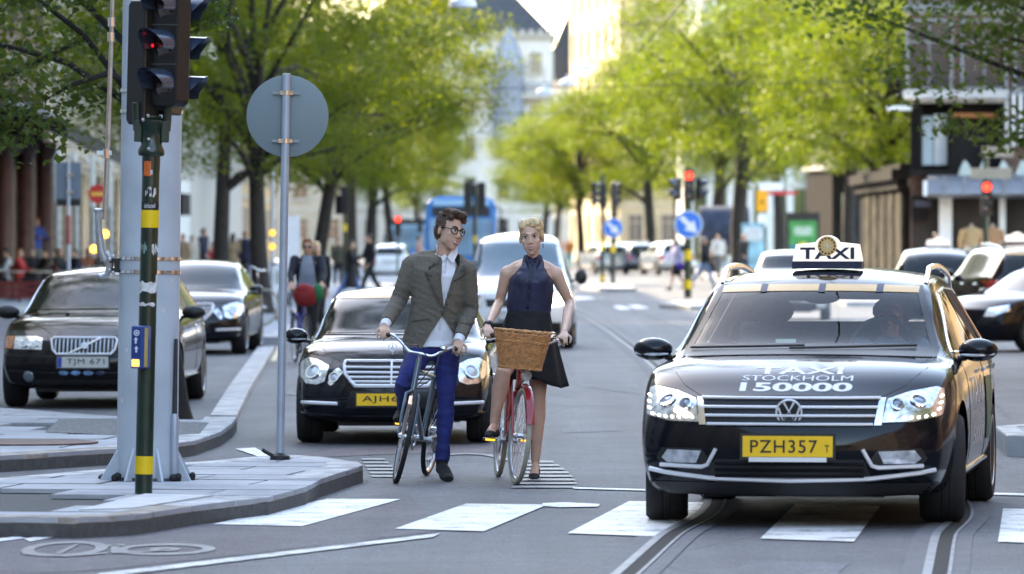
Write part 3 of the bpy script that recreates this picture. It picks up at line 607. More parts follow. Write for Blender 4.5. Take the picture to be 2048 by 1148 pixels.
RIM=M('alloy_rim',(.55,.56,.58),.28,.9,var=.1); DARKIN=M('dark_car_interior',(.07,.075,.085),.8,var=.2); SEATM=M('grey_seat_cloth',(.17,.175,.19),.85,var=.2)
PLATEY=M('yellow_number_plate',(.95,.56,.008),.45,var=.05); PLATEW=M('white_number_plate',(.62,.63,.60),.45,var=.05); INK=M('plate_ink',(.02,.012,.01),.6,var=0)
SILVER=M('silver_car_paint',(.42,.44,.46),.25,.5,var=0,coat=1); WHITECAR=M('white_car_paint',(.72,.73,.74),.25,var=0,coat=1)
LETTER=M('white_vinyl_lettering',(.72,.73,.76),.5,var=0); NAVY=M('navy_print',(.012,.018,.055),.5,var=0)
def ip(tab,y):
    ys=[t[0] for t in tab]; return float(np.interp(y,ys,[t[1] for t in tab]))
class Car:
    def __init__(s,sp):
        s.sp=sp; s.hw=sp['W']/2; s.build()
    def dy(s,x,y,z):
        sp=s.sp; f=min(1.15,abs(x)/s.hw)
        d=ip(sp['sweep'],y)*f**2.4
        if y<.5:
            k=max(0,1-y/.5); d+=k*ip(sp['nose'],z)
        if y>sp['L']-.5:
            k=max(0,1-(sp['L']-y)/.5); d-=k*ip(sp['tail'],z)
        return d
    def build(s,lv=None):
        sp=s.sp; hw=s.hw; ys=sp['ys']; V=[];F=[]
        def sect(y):
            w=hw*ip(sp['wid'],y); zb=ip(sp['zb'],y); zt=ip(sp['zt'],y); zs=ip(sp['belt'],y); zc=ip(sp['mid'],y) if 'mid' in sp else .50
            r=ip(sp['rail'],y); cab=ip(sp['cab'],y)
            xs=w*(.935 if cab<.5 else .925)
            zr=zs+(zt-zs)*(.62 if cab<.1 else (.62+.26*cab)); xr=w*(.76*(1-cab)+r*cab)
            return [(0,zb),(.40*w,zb),(.76*w,zb+.005),(.93*w,zb+.04),(.985*w,zb+.16),(1.0*w,zc),(.988*w,zs-.09),(xs,zs),(xr,zr),(.40*w*(1-.1*cab),zs+(zt-zs)*(.90+.07*cab)),(0,zt)]
        N=20
        for y in ys:
            h=sect(y); ring=h+[(-x,z) for x,z in h[9:0:-1]]
            for x,z in ring: V.append((x,y+s.dy(x,y,z),z))
        for i in range(len(ys)-1):
            for j in range(N): F.append((i*N+j,(i+1)*N+j,(i+1)*N+(j+1)%N,i*N+(j+1)%N))
        def cap(st,flip):
            y=ys[st]; b=st*N; h=sect(y)
            cols=[(-.0)]
            grid=[]
            bot=[b+17,b+18,b+19,b+0,b+1,b+2,b+3]; top=[b+13,b+12,b+11,b+10,b+9,b+8,b+7]
            grid.append(bot)
            for k,(l,rr) in zip((4,5,6),((16,4),(15,5),(14,6))):
                row=[b+l]
                for fx in (-.76,-.40,0,.40,.76):
                    w=hw*ip(sp['wid'],y); z=h[k][1]; x=fx*w; V.append((x,y+s.dy(x,y,z),z)); row.append(len(V)-1)
                row.append(b+rr); grid.append(row)
            grid.append(top)
            for r in range(4):
                for c in range(6):
                    q=(grid[r][c],grid[r][c+1],grid[r+1][c+1],grid[r+1][c]); F.append(q[::-1] if flip else q)
        cap(0,False); cap(len(ys)-1,True)
        me=bpy.data.meshes.new('shell'); me.from_pydata(V,[],F); o=link('shell',me)
        bm=bmesh.new(); bm.from_mesh(me); bmesh.ops.recalc_face_normals(bm,faces=bm.faces)
        cl=bm.edges.layers.float.new('crease_edge')
        bm.verts.ensure_lookup_table(); ysn=len(ys)
        for i in range(ysn-1):
            cabv=ip(sp['cab'],(ys[i]+ys[i+1])/2)
            for j,c in ((8,.55*cabv),(12,.55*cabv),(7,sp.get('beltcrease',.35)),(13,sp.get('beltcrease',.35)),(3,.3),(17,.3)):
                e=bm.edges.get((bm.verts[i*N+j],bm.verts[(i+1)*N+j]))
                if e: e[cl]=c
        for i,yy in enumerate(ys):
            if i in sp.get('creases',{}):
                for j in list(range(7,13)):
                    e=bm.edges.get((bm.verts[i*N+j],bm.verts[i*N+j+1]))
                    if e: e[cl]=sp['creases'][i]
        bm.to_mesh(me); bm.free()
        m=o.modifiers.new('s','SUBSURF'); m.levels=m.render_levels=sp.get('lv',3)
        s.me=eval_mesh(o); s.v=[v.co.copy() for v in s.me.vertices]; s.pol=[tuple(p.vertices) for p in s.me.polygons]
        s.bvh=BVHTree.FromPolygons(s.v,s.pol); s.vn=[Vector(n.vector) for n in s.me.vertex_normals]
    def hit(s,a,b,ax):
        if ax=='F': o,d=Vector((a,-3,b)),Vector((0,1,0))
        elif ax=='R': o,d=Vector((a,9,b)),Vector((0,-1,0))
        elif ax=='S+': o,d=Vector((3,a,b)),Vector((-1,0,0))
        elif ax=='S-': o,d=Vector((-3,a,b)),Vector((1,0,0))
        else: o,d=Vector((a,b,4)),Vector((0,0,-1))
        loc,n,i,_=s.bvh.ray_cast(o,d)
        if loc is None:
            loc,n,i,_=s.bvh.find_nearest(o+d*(3 if ax[0] in 'FS' else 3.5))
        p=s.pol[i]; ws=[1/max(1e-6,(s.v[k]-loc).length) for k in p]; nn=Vector((0,0,0))
        for k,wt in zip(p,ws): nn+=s.vn[k]*wt
        nn.normalize()
        if nn.dot(d)>0.2: nn=n if n.dot(d)<0 else -n
        return loc,nn
    def shell(s,mat,parent,holes=(),wheels=(),wr=.36,name='body'):
        me=s.me.copy(); bm=bmesh.new(); bm.from_mesh(me); kill=[]
        for f in bm.faces:
            c=f.calc_center_median()
            for ax,poly in holes:
                n=f.normal
                if ax=='F' and n.y<-.12 and c.y>.9 and inpoly(c.x,c.z,poly): kill.append(f); break
                if ax=='R' and n.y>.10 and c.y>s.sp['L']-1.2 and inpoly(c.x,c.z,poly): kill.append(f); break
                if ax[0]=='S' and (n.x>.25 if ax=='S+' else n.x<-.25) and inpoly(c.y,c.z,poly): kill.append(f); break
        bmesh.ops.delete(bm,geom=list(set(kill)),context='FACES')
        kill=[]
        for wy,wz in wheels:
            ins=lambda v: (v.co.y-wy)**2+(v.co.z-wz)**2<wr*wr and abs(v.co.x)>.52*s.hw
            I={v for v in bm.verts if ins(v)}
            kf=[f for f in bm.faces if all(v in I for v in f.verts)]
            bmesh.ops.delete(bm,geom=kf,context='FACES')
            for v in list(I):
                if v.is_valid and v.link_faces and abs(v.co.x)>.60*s.hw:
                    d=Vector((v.co.y-wy,v.co.z-wz)); d=d.normalized()*wr if d.length>1e-4 else Vector((0,wr)); v.co.y=wy+d.x; v.co.z=wz+d.y
        bm.to_mesh(me); bm.free(); me.polygons.foreach_set('use_smooth',[True]*len(me.polygons))
        me.materials.clear(); return link(name,me,mat,parent)
    def put(s,vs,fs,nr,name,mat,parent):
        me=bpy.data.meshes.new(name); me.from_pydata(vs,[],fs); me.polygons.foreach_set('use_smooth',[True]*len(me.polygons))
        bm=bmesh.new(); bm.from_mesh(me); bm.faces.ensure_lookup_table()
        fl=[f for f in bm.faces if f.normal.dot(sum((nr[v.index] for v in f.verts),Vector()))<0]
        if fl: bmesh.ops.reverse_faces(bm,faces=fl)
        bm.to_mesh(me); bm.free()
        me.normals_split_custom_set_from_vertices([tuple(n) for n in nr]); return link(name,me,mat,parent)
    def grid(s,quad,ax,name,mat,parent,off=.004,nu=26,nv=14,mir=False):
        # quad: bottom curve, top curve (lists of (a,b)); surface conforming
        def smp(c,t):
            L=[0]
            for p,q in zip(c,c[1:]): L.append(L[-1]+math.dist(p,q))
            x=t*L[-1]; return (np.interp(x,L,[p[0] for p in c]),np.interp(x,L,[p[1] for p in c]))
        vs=[];nr=[];fs=[]
        for j in range(nv+1):
            for i in range(nu+1):
                a=smp(quad[0],i/nu); b=smp(quad[1],i/nu); t=j/nv
                p,n=s.hit(a[0]*(1-t)+b[0]*t,a[1]*(1-t)+b[1]*t,ax); vs.append(p+n*off); nr.append(n)
        for j in range(nv):
            for i in range(nu): k=j*(nu+1)+i; fs.append((k,k+1,k+nu+2,k+nu+1))
        return s.put([tuple(v) for v in vs],fs,nr,name,mat,parent)
    def patch(s,poly,ax,name,mat,parent,off=.004,mx=.045,geo=None,thick=0):
        bm=bmesh.new()
        if geo:
            vv=[bm.verts.new((p[0],p[1],0)) for p in geo[0]]
            for f in geo[1]:
                try: bm.faces.new([vv[i] for i in f])
                except Exception: pass
        else:
            bm.faces.new([bm.verts.new((p[0],p[1],0)) for p in poly])
        bmesh.ops.triangulate(bm,faces=bm.faces)
        for _ in range(5):
            es=[e for e in bm.edges if e.calc_length()>mx]
            if not es: break
            bmesh.ops.subdivide_edges(bm,edges=es,cuts=1); bmesh.ops.triangulate(bm,faces=[f for f in bm.faces if len(f.verts)>3])
        bm.verts.index_update(); vs=[];nr=[]
        for v in bm.verts:
            p,n=s.hit(v.co.x,v.co.y,ax); vs.append(tuple(p+n*off)); nr.append(n)
        fs=[tuple(v.index for v in f.verts) for f in bm.faces]; bm.free()
        return s.put(vs,fs,nr,name,mat,parent)
    def line(s,pts,ax,name,mat,parent,r=.005,off=.0,n=6,dens=.04,closed=False,flat=None,mb=None):
        o=[]; 
        q=pts+[pts[0]] if closed else pts
        for a,b in zip(q,q[1:]):
            k=max(1,int(math.dist(a,b)/dens))
            for i in range(k): o.append((a[0]+(b[0]-a[0])*i/k,a[1]+(b[1]-a[1])*i/k))
        if not closed: o.append(q[-1])
        pp=[]
        for a,b in o: p,nn=s.hit(a,b,ax); pp.append(p+nn*off)
        m=mb or MB(); m.tube(pp,flat or r,n,closed=closed)
        return None if mb else m.build(name,mat,parent)
def wheel(parent,x,y,r,w,rimr,side,steer=0,spokes=10,style=0,rimm=None):
    rm=rimm or RIM
    T=Matrix.Translation((x,y,r))@Matrix.Rotation(steer,4,'Z')@Matrix.Rotation(R(90)*side,4,'Y')
    o=link('wheel',MB().lathe([(rimr*.98,-w/2+.01),(r*.9,-w/2),(r*.965,-w/2+.02),(r,-w/2+.05),(r,-.03),(r*.985,-.026),(r*.985,-.018),(r,-.014),(r,.014),(r*.985,.018),(r*.985,.026),(r,.03),(r,w/2-.05),(r*.965,w/2-.02),(r*.9,w/2),(rimr*.98,w/2-.01)],48).mesh('wheel'),RUBBER,parent); o.matrix_local=T
    m=MB(); m.lathe([(rimr*.99,w/2-.012),(rimr,w/2-.004),(rimr*.95,w/2-.003),(rimr*.90,w/2-.02),(rimr*.88,-w/2+.02)],40)
    for k in range(spokes):
        a=2*PI*k/spokes; c,s_=math.cos(a),math.sin(a)
        if style==0:
            for d in (-.09,.09):
                c2,s2=math.cos(a+d),math.sin(a+d); m.tube([(c*.05,s_*.05,w/2-.035),(c2*rimr*.55,s2*rimr*.55,w/2-.025),(c2*rimr*.93,s2*rimr*.93,w/2-.018)],[(.012,.017),(.010,.016),(.010,.02)],6)
        else: m.tube([(c*.05,s_*.05,w/2-.03),(c*rimr*.93,s_*rimr*.93,w/2-.02)],[(.014,.03),(.012,.034)],6)
    m.lathe([(.0,w/2-.01),(.055,w/2-.014),(.06,w/2-.06)],18)
    m.build('rim',rm,o)
    MB().lathe([(.0,-w/2+.05),(rimr*.9,-w/2+.05),(rimr*.9,0.02),(0,.02)],24).build('brake_disc',M('brake_iron',(.03,.03,.032),.6,.3,var=.2),o)
    return o
def wheels(car,root,steer=0,style=0,spokes=10,wells=True):
    sp=car.sp; hw=car.hw; tr=hw-.012-sp['tw']/2
    for wy in (sp['oh'],sp['oh']+sp['wb']):
        for s_ in (1,-1): wheel(root,s_*tr,wy,sp['wr'],sp['tw'],sp['rim'],s_,steer if wy==sp['oh'] else 0,spokes,style)
        if wells:
            m=MB(); ar=sp['wr']+.045; k=20
            for s_ in (1,-1):
                prof=[(s_*.50*hw,wy+ar*math.cos(PI*i/k),sp['wr']+ar*math.sin(PI*i/k)) for i in range(k+1)]
                prof2=[(s_*hw*.90,p[1],p[2]) for p in prof]; n=k+1
                m.add(prof+prof2,[(i,i+1,n+i+1,n+i) for i in range(k)]); m.add(prof,[tuple(range(k+1))])
            m.build('wheel_well',BLACKPLASTIC,root)
    # underbody
    MB().box((0,sp['L']*.5,.22),(hw*1.1,sp['L']*.86,.1)).build('underbody',BLACKPLASTIC,root,smooth=False)
def side_windows(car,root,quads,glass=DGLASS,trim=CHROME,holes=False):
    for sx in ('S+','S-'):
        for q in quads:
            if q.get('glass',True): car.grid((q['b'],q['t']),sx,'side_window',glass,root,off=.003,nu=12,nv=6)
        b=[p for q in quads for p in q['b']]; t=[p for q in quads for p in q['t']]
        if trim: car.line(b[:1]+t+b[::-1][:1],sx,'window_trim',trim,root,r=.009,off=.002,closed=False)
        if trim: car.line(b,sx,'window_trim',trim,root,r=.009,off=.002)
def mirrors(car,root,y,z,x,mat,sz=(.12,.075,.075),ind=True):
    for s_ in (1,-1):
        m=MB(); m.ell((s_*(x+.10),y,z),(sz[0],sz[1],sz[2]),18,11); o=link('wing_mirror',m.mesh('wing_mirror'),mat,root)
        q=MB(); q.tube([(s_*(x-.10),y+.02,z-.06),(s_*(x+.03),y+.01,z-.045)],[(.022,.03),(.018,.03)],8); q.build('mirror_arm',BLACKPLASTIC,o)
        MB().ell((s_*(x+.10),y+sz[1]*.55,z),(sz[0]*.85,.03,sz[2]*.8),14,9).build('mirror_glass',DGLASS,o)
        if ind: MB().tube([(s_*(x+.0),y-sz[1]*.93,z-.028),(s_*(x+.10),y-sz[1]*.98,z-.030),(s_*(x+.20),y-sz[1]*.45,z-.022)],[(.006,.006),(.009,.007),(.007,.006)],6).build('indicator',LAMPG,o)
def plate(root,txt,c,tilt=0,mat=PLATEY,w=.52,h=.11,rz=0,split=None,frame=True,eu=False,name='number_plate'):
    if not frame: pass
    o=link(name,MB().box((0,0,0),(w,.012,h)).mesh(name,False),mat,root); o.location=c; o.rotation_euler=(tilt,0,rz)
    if frame: MB().box((0,.006,0),(w+.03,.012,h+.03)).build('plate_frame',BLACKPLASTIC,o,smooth=False)
    if txt:
        tw=w*.80 if not eu else w*.74; v,f=fit_text(txt,tw,h*.62,.0015,.004,1.12)
        dx=.03 if eu else 0
        MB().add(v,f,Matrix.Translation((dx,-.0075,0))@FACE).build('plate_lettering',INK,o,smooth=False)
    if eu: MB().box((-w/2+.024,-.0068,0),(.042,.003,h*.94)).build('plate_band',M('blue_plate_band',(.02,.06,.42),.5,var=0),o,smooth=False)
    return o
# ---- generic wagon / saloon profiles ----
def spec(L,W,H,oh,wb,kind='wagon',hood=.98,nosez=.72,belt=.95,wr=.318,tw=.215,rim=.225,lv=3,cowl=1.18,wtop=2.02,deck=None):
    cowl_z=hood; rz=H
    zt=[(0,nosez),(.05,nosez+.025),(.3,nosez+(hood-nosez)*.56),(.7,hood-.028),(cowl,hood+.008),(cowl+.10,hood+.04),(cowl+.45,hood+.04+(rz-hood)*.46),(wtop-.12,rz-.09),(wtop+.12,rz-.032),(wtop+.6,rz-.003),(wtop+1.1,rz)]
    cab=[(0,0),(cowl-.1,0),(cowl+.1,.25),(cowl+.45,.75),(wtop,1)]
    if kind=='wagon':
        zt+=[(L-1.0,rz-.035),(L-.55,rz-.08),(L-.30,rz-.22),(L-.12,belt+.1),(L-.03,belt-.02),(L,belt-.10)]; cab+=[(L-.4,1),(L-.1,.5),(L,.2)]
        ys=[0,.04,.16,.36,.7,cowl-.06,cowl+.10,cowl+.45,wtop-.12,wtop+.12,wtop+.6,wtop+1.1,L-1.4,L-1.0,L-.55,L-.30,L-.12,L-.04,L]
    elif kind=='van':
        zt+=[(L-.5,rz-.01),(L-.15,rz-.06),(L-.05,rz-.2),(L,belt)]; cab+=[(L-.2,1),(L,.6)]
        ys=[0,.04,.16,.36,.7,cowl-.06,cowl+.10,cowl+.45,wtop-.12,wtop+.12,wtop+.6,wtop+1.1,L-1.4,L-.5,L-.15,L-.05,L]
    else:
        d=deck or belt+.05; zt+=[(wtop+1.35,rz-.03),(L-1.05,rz-.20),(L-.62,d+.04),(L-.4,d+.02),(L-.1,d-.01),(L-.03,d-.06),(L,d-.14)]; cab+=[(wtop+1.5,1),(L-.9,.75),(L-.6,.1),(L,0)]
        ys=[0,.04,.16,.36,.7,cowl-.06,cowl+.10,cowl+.45,wtop-.12,wtop+.12,wtop+.6,wtop+1.1,wtop+1.5,L-.95,L-.62,L-.3,L-.1,L-.03,L]
    return dict(L=L,W=W,H=H,oh=oh,wb=wb,wr=wr,tw=tw,rim=rim,lv=lv,ys=sorted(ys),zt=zt,cab=cab,
        wid=[(0,.90),(.04,.915),(.16,.94),(.36,.965),(.7,.99),(1.1,1),(L-1.2,1),(L-.5,.965),(L-.12,.93),(L,.90)],
        zb=[(0,.24),(.2,.20),(L-.4,.20),(L,.30)],belt=[(0,nosez-.05),(.04,nosez-.04),(.3,nosez+(hood-nosez)*.36),(.7,hood-.085),(cowl,belt-.03),(2,belt),(3.2,belt+.025),(L-.4,belt+.03),(L,belt-.12)],
        rail=[(0,.76),(cowl,.80),(wtop,.69),(wtop+.8,.68),(L-.6,.66),(L,.72)],
        sweep=[(0,.30),(.3,.20),(.8,.08),(cowl,.13),(cowl+.5,.15),(wtop,.10),(wtop+.6,0),(L-.7,0),(L-.3,-.08),(L,-.16)],
        nose=[(.15,.10),(.28,.02),(.36,0),(.52,.0),(.58,.03),(.70,.075),(.8,.13)],tail=[(.2,.08),(.35,0),(.6,0),(.9,.10)],mid=[(0,.50),(L,.55)])
def basic_windows(car,root,kind,screen=True,glass=DGLASS,trim=CHROME):
    sp=car.sp; L=sp['L']; H=sp['H']; hood=ip(sp['zt'],1.2); hw=car.hw
    if screen:
        b=[(x*hw,hood+.035+.03*0-(.02*abs(x)**2)) for x in (-.78,-.4,0,.4,.78)]; t=[(x*hw,H-.105-.02*x*x) for x in (-.62,-.32,0,.32,.62)]
        car.grid((b,t),'F','windscreen',glass,root,off=.004)
    be=ip(sp['belt'],2); y0=1.55;y1=2.35;ye=L-(.75 if kind!='saloon' else 1.25)
    zt=H-.135
    side_windows(car,root,[dict(b=[(y0,be+.03),(2.72,be+.035)],t=[(y1-.1,zt-.02),(2.72,zt)]),dict(b=[(2.78,be+.035),(3.55,be+.04)],t=[(2.78,zt),(3.55,zt-.02)]),dict(b=[(3.6,be+.04),(ye,be+.06)],t=[(3.6,zt-.02),(ye-.28,zt-.06)])],glass,trim)
    if kind!='saloon':
        car.grid(([(x*hw,be+.06) for x in (-.72,-.3,.3,.72)],[(x*hw,H-.17) for x in (-.60,-.3,.3,.60)]),'R','rear_window',glass,root,off=.004,nu=16,nv=8)
    else:
        car.grid(([(x*hw,be+.10) for x in (-.70,-.3,.3,.70)],[(x*hw,H-.12) for x in (-.58,-.3,.3,.58)]),'R','rear_window',glass,root,off=.004,nu=16,nv=8)
    for s_ in (1,-1):
        car.patch([(s_*.62*hw,be-.32),(s_*.9*hw,be-.30),(s_*.92*hw,be-.06),(s_*.66*hw,be-.10)],'R','tail_lamp',REDL,root,off=.006)
    for sx in ('S+','S-'):
        for yy in (2.75,3.62): car.line([(yy,.33),(yy,be-.02)],sx,'door_gap',BLACKPLASTIC,root,r=.004,off=-.001)
        for yy in (2.5,3.45): car.line([(yy,be-.12),(yy+.18,be-.12)],sx,'door_handle',CHROME,root,r=.013,off=.018)
        car.line([(sp['oh']+.42,.30),(sp['oh']+sp['wb']-.42,.30)],sx,'sill_trim',CHROME,root,r=.010,off=.004)
def taxi_sign(root,car,y,txt=True,s=1.0):
    p,n=car.hit(0,y,'T'); z=p.z
    t=thing('taxi_sign','','sign'); bpy.data.objects.remove(t)
    o=link('roof_sign',MB().box((0,0,.0),(.43*s,.17*s,.045)).mesh('roof_sign',False),NAVY,root); o.location=(0,y,z+.028)
    prof=[(-.215*s,0),(.215*s,0),(.195*s,.105*s)]+[(.075*s,.118*s)]+[(.085*s*math.cos(a),.075*s+.085*s*math.sin(a)) for a in [R(30+12*i) for i in range(11)]]+[(-.075*s,.118*s),(-.195*s,.105*s)]
    g=MB(); g.prism(prof,-.05*s,.05*s,Matrix.Translation((0,0,.0225))@FACE); g.build('sign_panel',M('lit_white_panel',(.80,.79,.78),.4,var=0,emit=(1,.96,.92),es=.10),o,smooth=False,bevel=.006)
    if txt:
        v,f=fit_text('TAXI',.335*s,.072*s,.001,.03,1.05); MB().add(v,f,Matrix.Translation((0,-.0525*s,.0225+.05*s))@FACE).build('sign_lettering',NAVY,o,smooth=False)
        MB().lathe([(0,.001),(.060*s,.001),(.060*s,.003),(0,.003)],28,Matrix.Translation((0,-.051*s,.0225+.095*s))@FACE).build('sign_emblem',M('emblem_gold',(.80,.50,.18),.5,var=0),o)
        m=MB()
        for k in range(14):
            a=2*PI*k/14; m.box((.047*s*math.cos(a),-.0545*s,.0225+.095*s+.047*s*math.sin(a)),(.010*s,.002,.012*s),(0,-a,0))
        m.build('emblem_ring',INK,o,smooth=False)
        m=MB()
        for k in range(8):
            a=2*PI*k/8; m.tube([(0,-.0545*s,.0225+.095*s),(.030*s*math.cos(a),-.0545*s,.0225+.095*s+.030*s*math.sin(a))],.0028,4)
        m.build('emblem_star',M('emblem_cream',(.80,.72,.5),.5,var=0),o)
    return o
def rails(root,car,y0,y1,mat=CHROME):
    for s_ in (1,-1):
        pts=[]
        for i in range(9):
            t=i/8; y=y0+(y1-y0)*t; p,n=car.hit(s_*car.hw*.655,y,'T'); e=min(t,1-t); pts.append((p.x,y,p.z+.062*min(1,(e*9)**.5) if e>0 else p.z-.01))
        MB().tube(pts,(.020,.017),8).build('roof_rail',mat,root)
# ---------------- the near black taxi wagon ----------------
vws=spec(4.77,1.87,1.475,.93,2.71,'wagon',hood=.985,nosez=.735,belt=.94,tw=.245); vws['zb']=[(0,.185),(.2,.17),(4.37,.19),(4.77,.28)]
VW=Car(vws)
def place(name,label,cat,px,pyc,yaw,oh,scale,group=None,px_is_front=False):
    # px,pyc: image point under the middle of the front axle
    g=G(px,pyc); yv=Vector((math.sin(yaw),math.cos(yaw),0))   # rearward direction of the car
    loc=g-yv*oh*scale
    return thing(name,label,cat,loc,-yaw,group,scale)
def fog_and_bumper_vw(c,r):
    for s_ in (1,-1):
        c.patch([(s_*.44,.365),(s_*.50,.455),(s_*.74,.455),(s_*.77,.40),(s_*.74,.355)],'F','fog_recess',BLACKPLASTIC,r,off=.003)
        c.patch([(s_*.53,.372),(s_*.50,.44),(s_*.70,.445),(s_*.735,.40),(s_*.70,.372)],'F','fog_lamp',LAMPG,r,off=.010)
        c.line([(s_*.745,.358),(s_*.50,.350),(s_*.465,.362),(s_*.415,.452)],'F','fog_trim',BRIGHT,r,r=.012,off=.008)
vw=place('taxi_car','black taxi estate car with lit headlights and a white roof sign driving towards us','car',1608,1043,R(8.5),.93,1.06)
c=VW
bs=[(x*c.hw,.985+.028-.03*abs(x)**2) for x in np.linspace(-.80,.80,9)]; ts=[(x*c.hw,1.345-.012*abs(x/.63)**2) for x in np.linspace(-.63,.63,9)]
hole=[(x*.965,z+.012) for x,z in bs]+[(x*.965,z-.012) for x,z in ts[::-1]]
be=.94; zt=1.34
SW=[dict(b=[(1.52,be+.03),(2.72,be+.035)],t=[(2.20,zt-.025),(2.72,zt)]),dict(b=[(2.80,be+.035),(3.52,be+.04)],t=[(2.80,zt),(3.52,zt-.015)]),dict(b=[(3.60,be+.04),(4.16,be+.075)],t=[(3.60,zt-.015),(3.98,zt-.05)])]
holes=[('F',hole)]
for ax in ('S+','S-'):
    for q in SW[:2]: holes.append((ax,[(q['b'][0][0]+.05,q['b'][0][1]+.02),(q['b'][1][0]-.03,q['b'][1][1]+.02),(q['t'][1][0]-.03,q['t'][1][1]-.025),(q['t'][0][0]+.03,q['t'][0][1]-.03)]))
holes.append(('R',[(-.60,1.02),(.60,1.02),(.50,1.29),(-.50,1.29)]))
c.shell(PAINT,vw,holes,[(.93,.335),(3.64,.335)],.375)
c.grid((bs,ts),'F','windscreen',CGLASS,vw,off=.003,nu=40,nv=20)
# black frit and the yellow-white taxi band along the top of the screen
c.grid(([(x*.998,z-.018) for x,z in ts],[(x*.995,z+.022) for x,z in ts]),'F','screen_band',M('amber_screen_band',(.62,.36,.10),.3,var=.1),vw,off=.006,nu=40,nv=2)
for x in (-.33,.02,.36): c.patch([(x-.02,1.318),(x+.02,1.318),(x+.02,1.366),(x-.02,1.366)],'F','band_divider',NAVY,vw,off=.008)
c.grid(([(x,z-.045) for x,z in bs],[(x,z+.014) for x,z in bs]),'F','screen_edge',BLACKPLASTIC,vw,off=.005,nu=40,nv=2)
for s_ in (-1,1): c.grid(([(s_*.80*c.hw,.985+.0),(s_*.755*c.hw,.985+.0)],[(s_*.645*c.hw,1.36),(s_*.605*c.hw,1.36)]),'F','screen_edge',BLACKPLASTIC,vw,off=.005,nu=2,nv=20)
for x0,x1 in ((-.70,-.02),(-.10,.62)): c.line([(x0,.985),(x1,1.0)],'F','wiper_blade',BLACKPLASTIC,vw,r=.008,off=.02)
side_windows(c,vw,SW,CGLASS,CHROME)
c.grid(([(x*c.hw,1.0) for x in (-.72,-.3,.3,.72)],[(x*c.hw,1.31) for x in (-.60,-.3,.3,.60)]),'R','rear_window',CGLASS,vw,off=.004,nu=16,nv=8)
wheels(c,vw,steer=R(7),style=0,spokes=7)
mirrors(c,vw,1.60,.985,.865,PAINTN,(.118,.085,.068))
for ax in ('S+','S-'):
    for pts in ([(1.42,.32),(1.44,.90)],[(2.76,.32),(2.76,.93)],[(3.30,.62),(3.56,.95)]): c.line(pts,ax,'door_gap',BLACKPLASTIC,vw,r=.004,off=-.001)
    for yy in (2.48,3.38): c.line([(yy,.845),(yy+.20,.85)],ax,'door_handle',CHROME,vw,r=.014,off=.022)
    c.line([(1.38,.285),(3.18,.30)],ax,'sill_trim',CHROME,vw,r=.012,off=.004)
    for q,m in (([(1.55,.36),(2.70,.36),(2.70,.88),(1.62,.82)],None),): pass
# white side decals
def decal(txt,ax,y0,y1,z0,z1,name='door_lettering',mat=LETTER,car=c,root=vw):
    v,f=fit_text(txt,abs(y1-y0),z1-z0,0,.004); sg=1 if ax=='S+' else -1
    return tag(car.patch(None,ax,name,mat,root,off=.002,mx=.08,geo=([(p[0]*sg+(y0+y1)/2,p[1]+(z0+z1)/2) for p in v],f)),kind='stuff')
for ax in ('S+','S-'):
    decal('TAXI',ax,1.62,2.55,.66,.82); decal('STOCKHOLM',ax,1.62,2.55,.56,.63); decal('150000',ax,1.62,2.55,.42,.53)
    c.patch([(2.84,.42),(3.12,.42),(3.30,.62),(3.30,.80),(2.84,.80)],ax,'door_panel_print',M('green_print',(.01,.11,.05),.4,var=.5,vs=6),vw,off=.004)
# grille
c.patch([(-.47,.585),(.47,.585),(.505,.735),(-.505,.735)],'F','grille',M('grille_black',(.004,.004,.005),.5,var=0),vw,off=.004)
for k in range(4):
    z=.588+k*.0475; c.line([(-.468-.012*k,z),(.468+.012*k,z)],'F','grille_bar',BRIGHT,vw,flat=(.0085,.008),off=.014)
for s_ in (-1,1):
    c.patch([(s_*.475,.585),(s_*.50,.735),(s_*.535,.735),(s_*.515,.585)],'F','grille_end_trim',CHROME,vw,off=.010)
# round badge with V over W
p,n=c.hit(0,.662,'F'); bd=link('badge',MB().lathe([(0,0),(.072,0),(.074,.006),(0,.008)],32).mesh('badge'),BLACKPLASTIC,vw); bd.location=p+Vector((0,-.012,0)); bd.rotation_euler=(R(90)+R(8),0,0)
MB().lathe([(.066,.004),(.076,.004),(.077,.014),(.072,.018),(.066,.014)],32,closed=True).build('badge_ring',BRIGHT,bd)
mb=MB()
for q in ([(-.030,.058),(-.0,.004),(.030,.058)],[(-.060,.026),(-.031,-.054),(0,.010),(.031,-.054),(.060,.026)]): mb.tube([(x,y,.011) for x,y in q],(.0085,.0075),6)
mb.build('badge_letters',BRIGHT,bd)
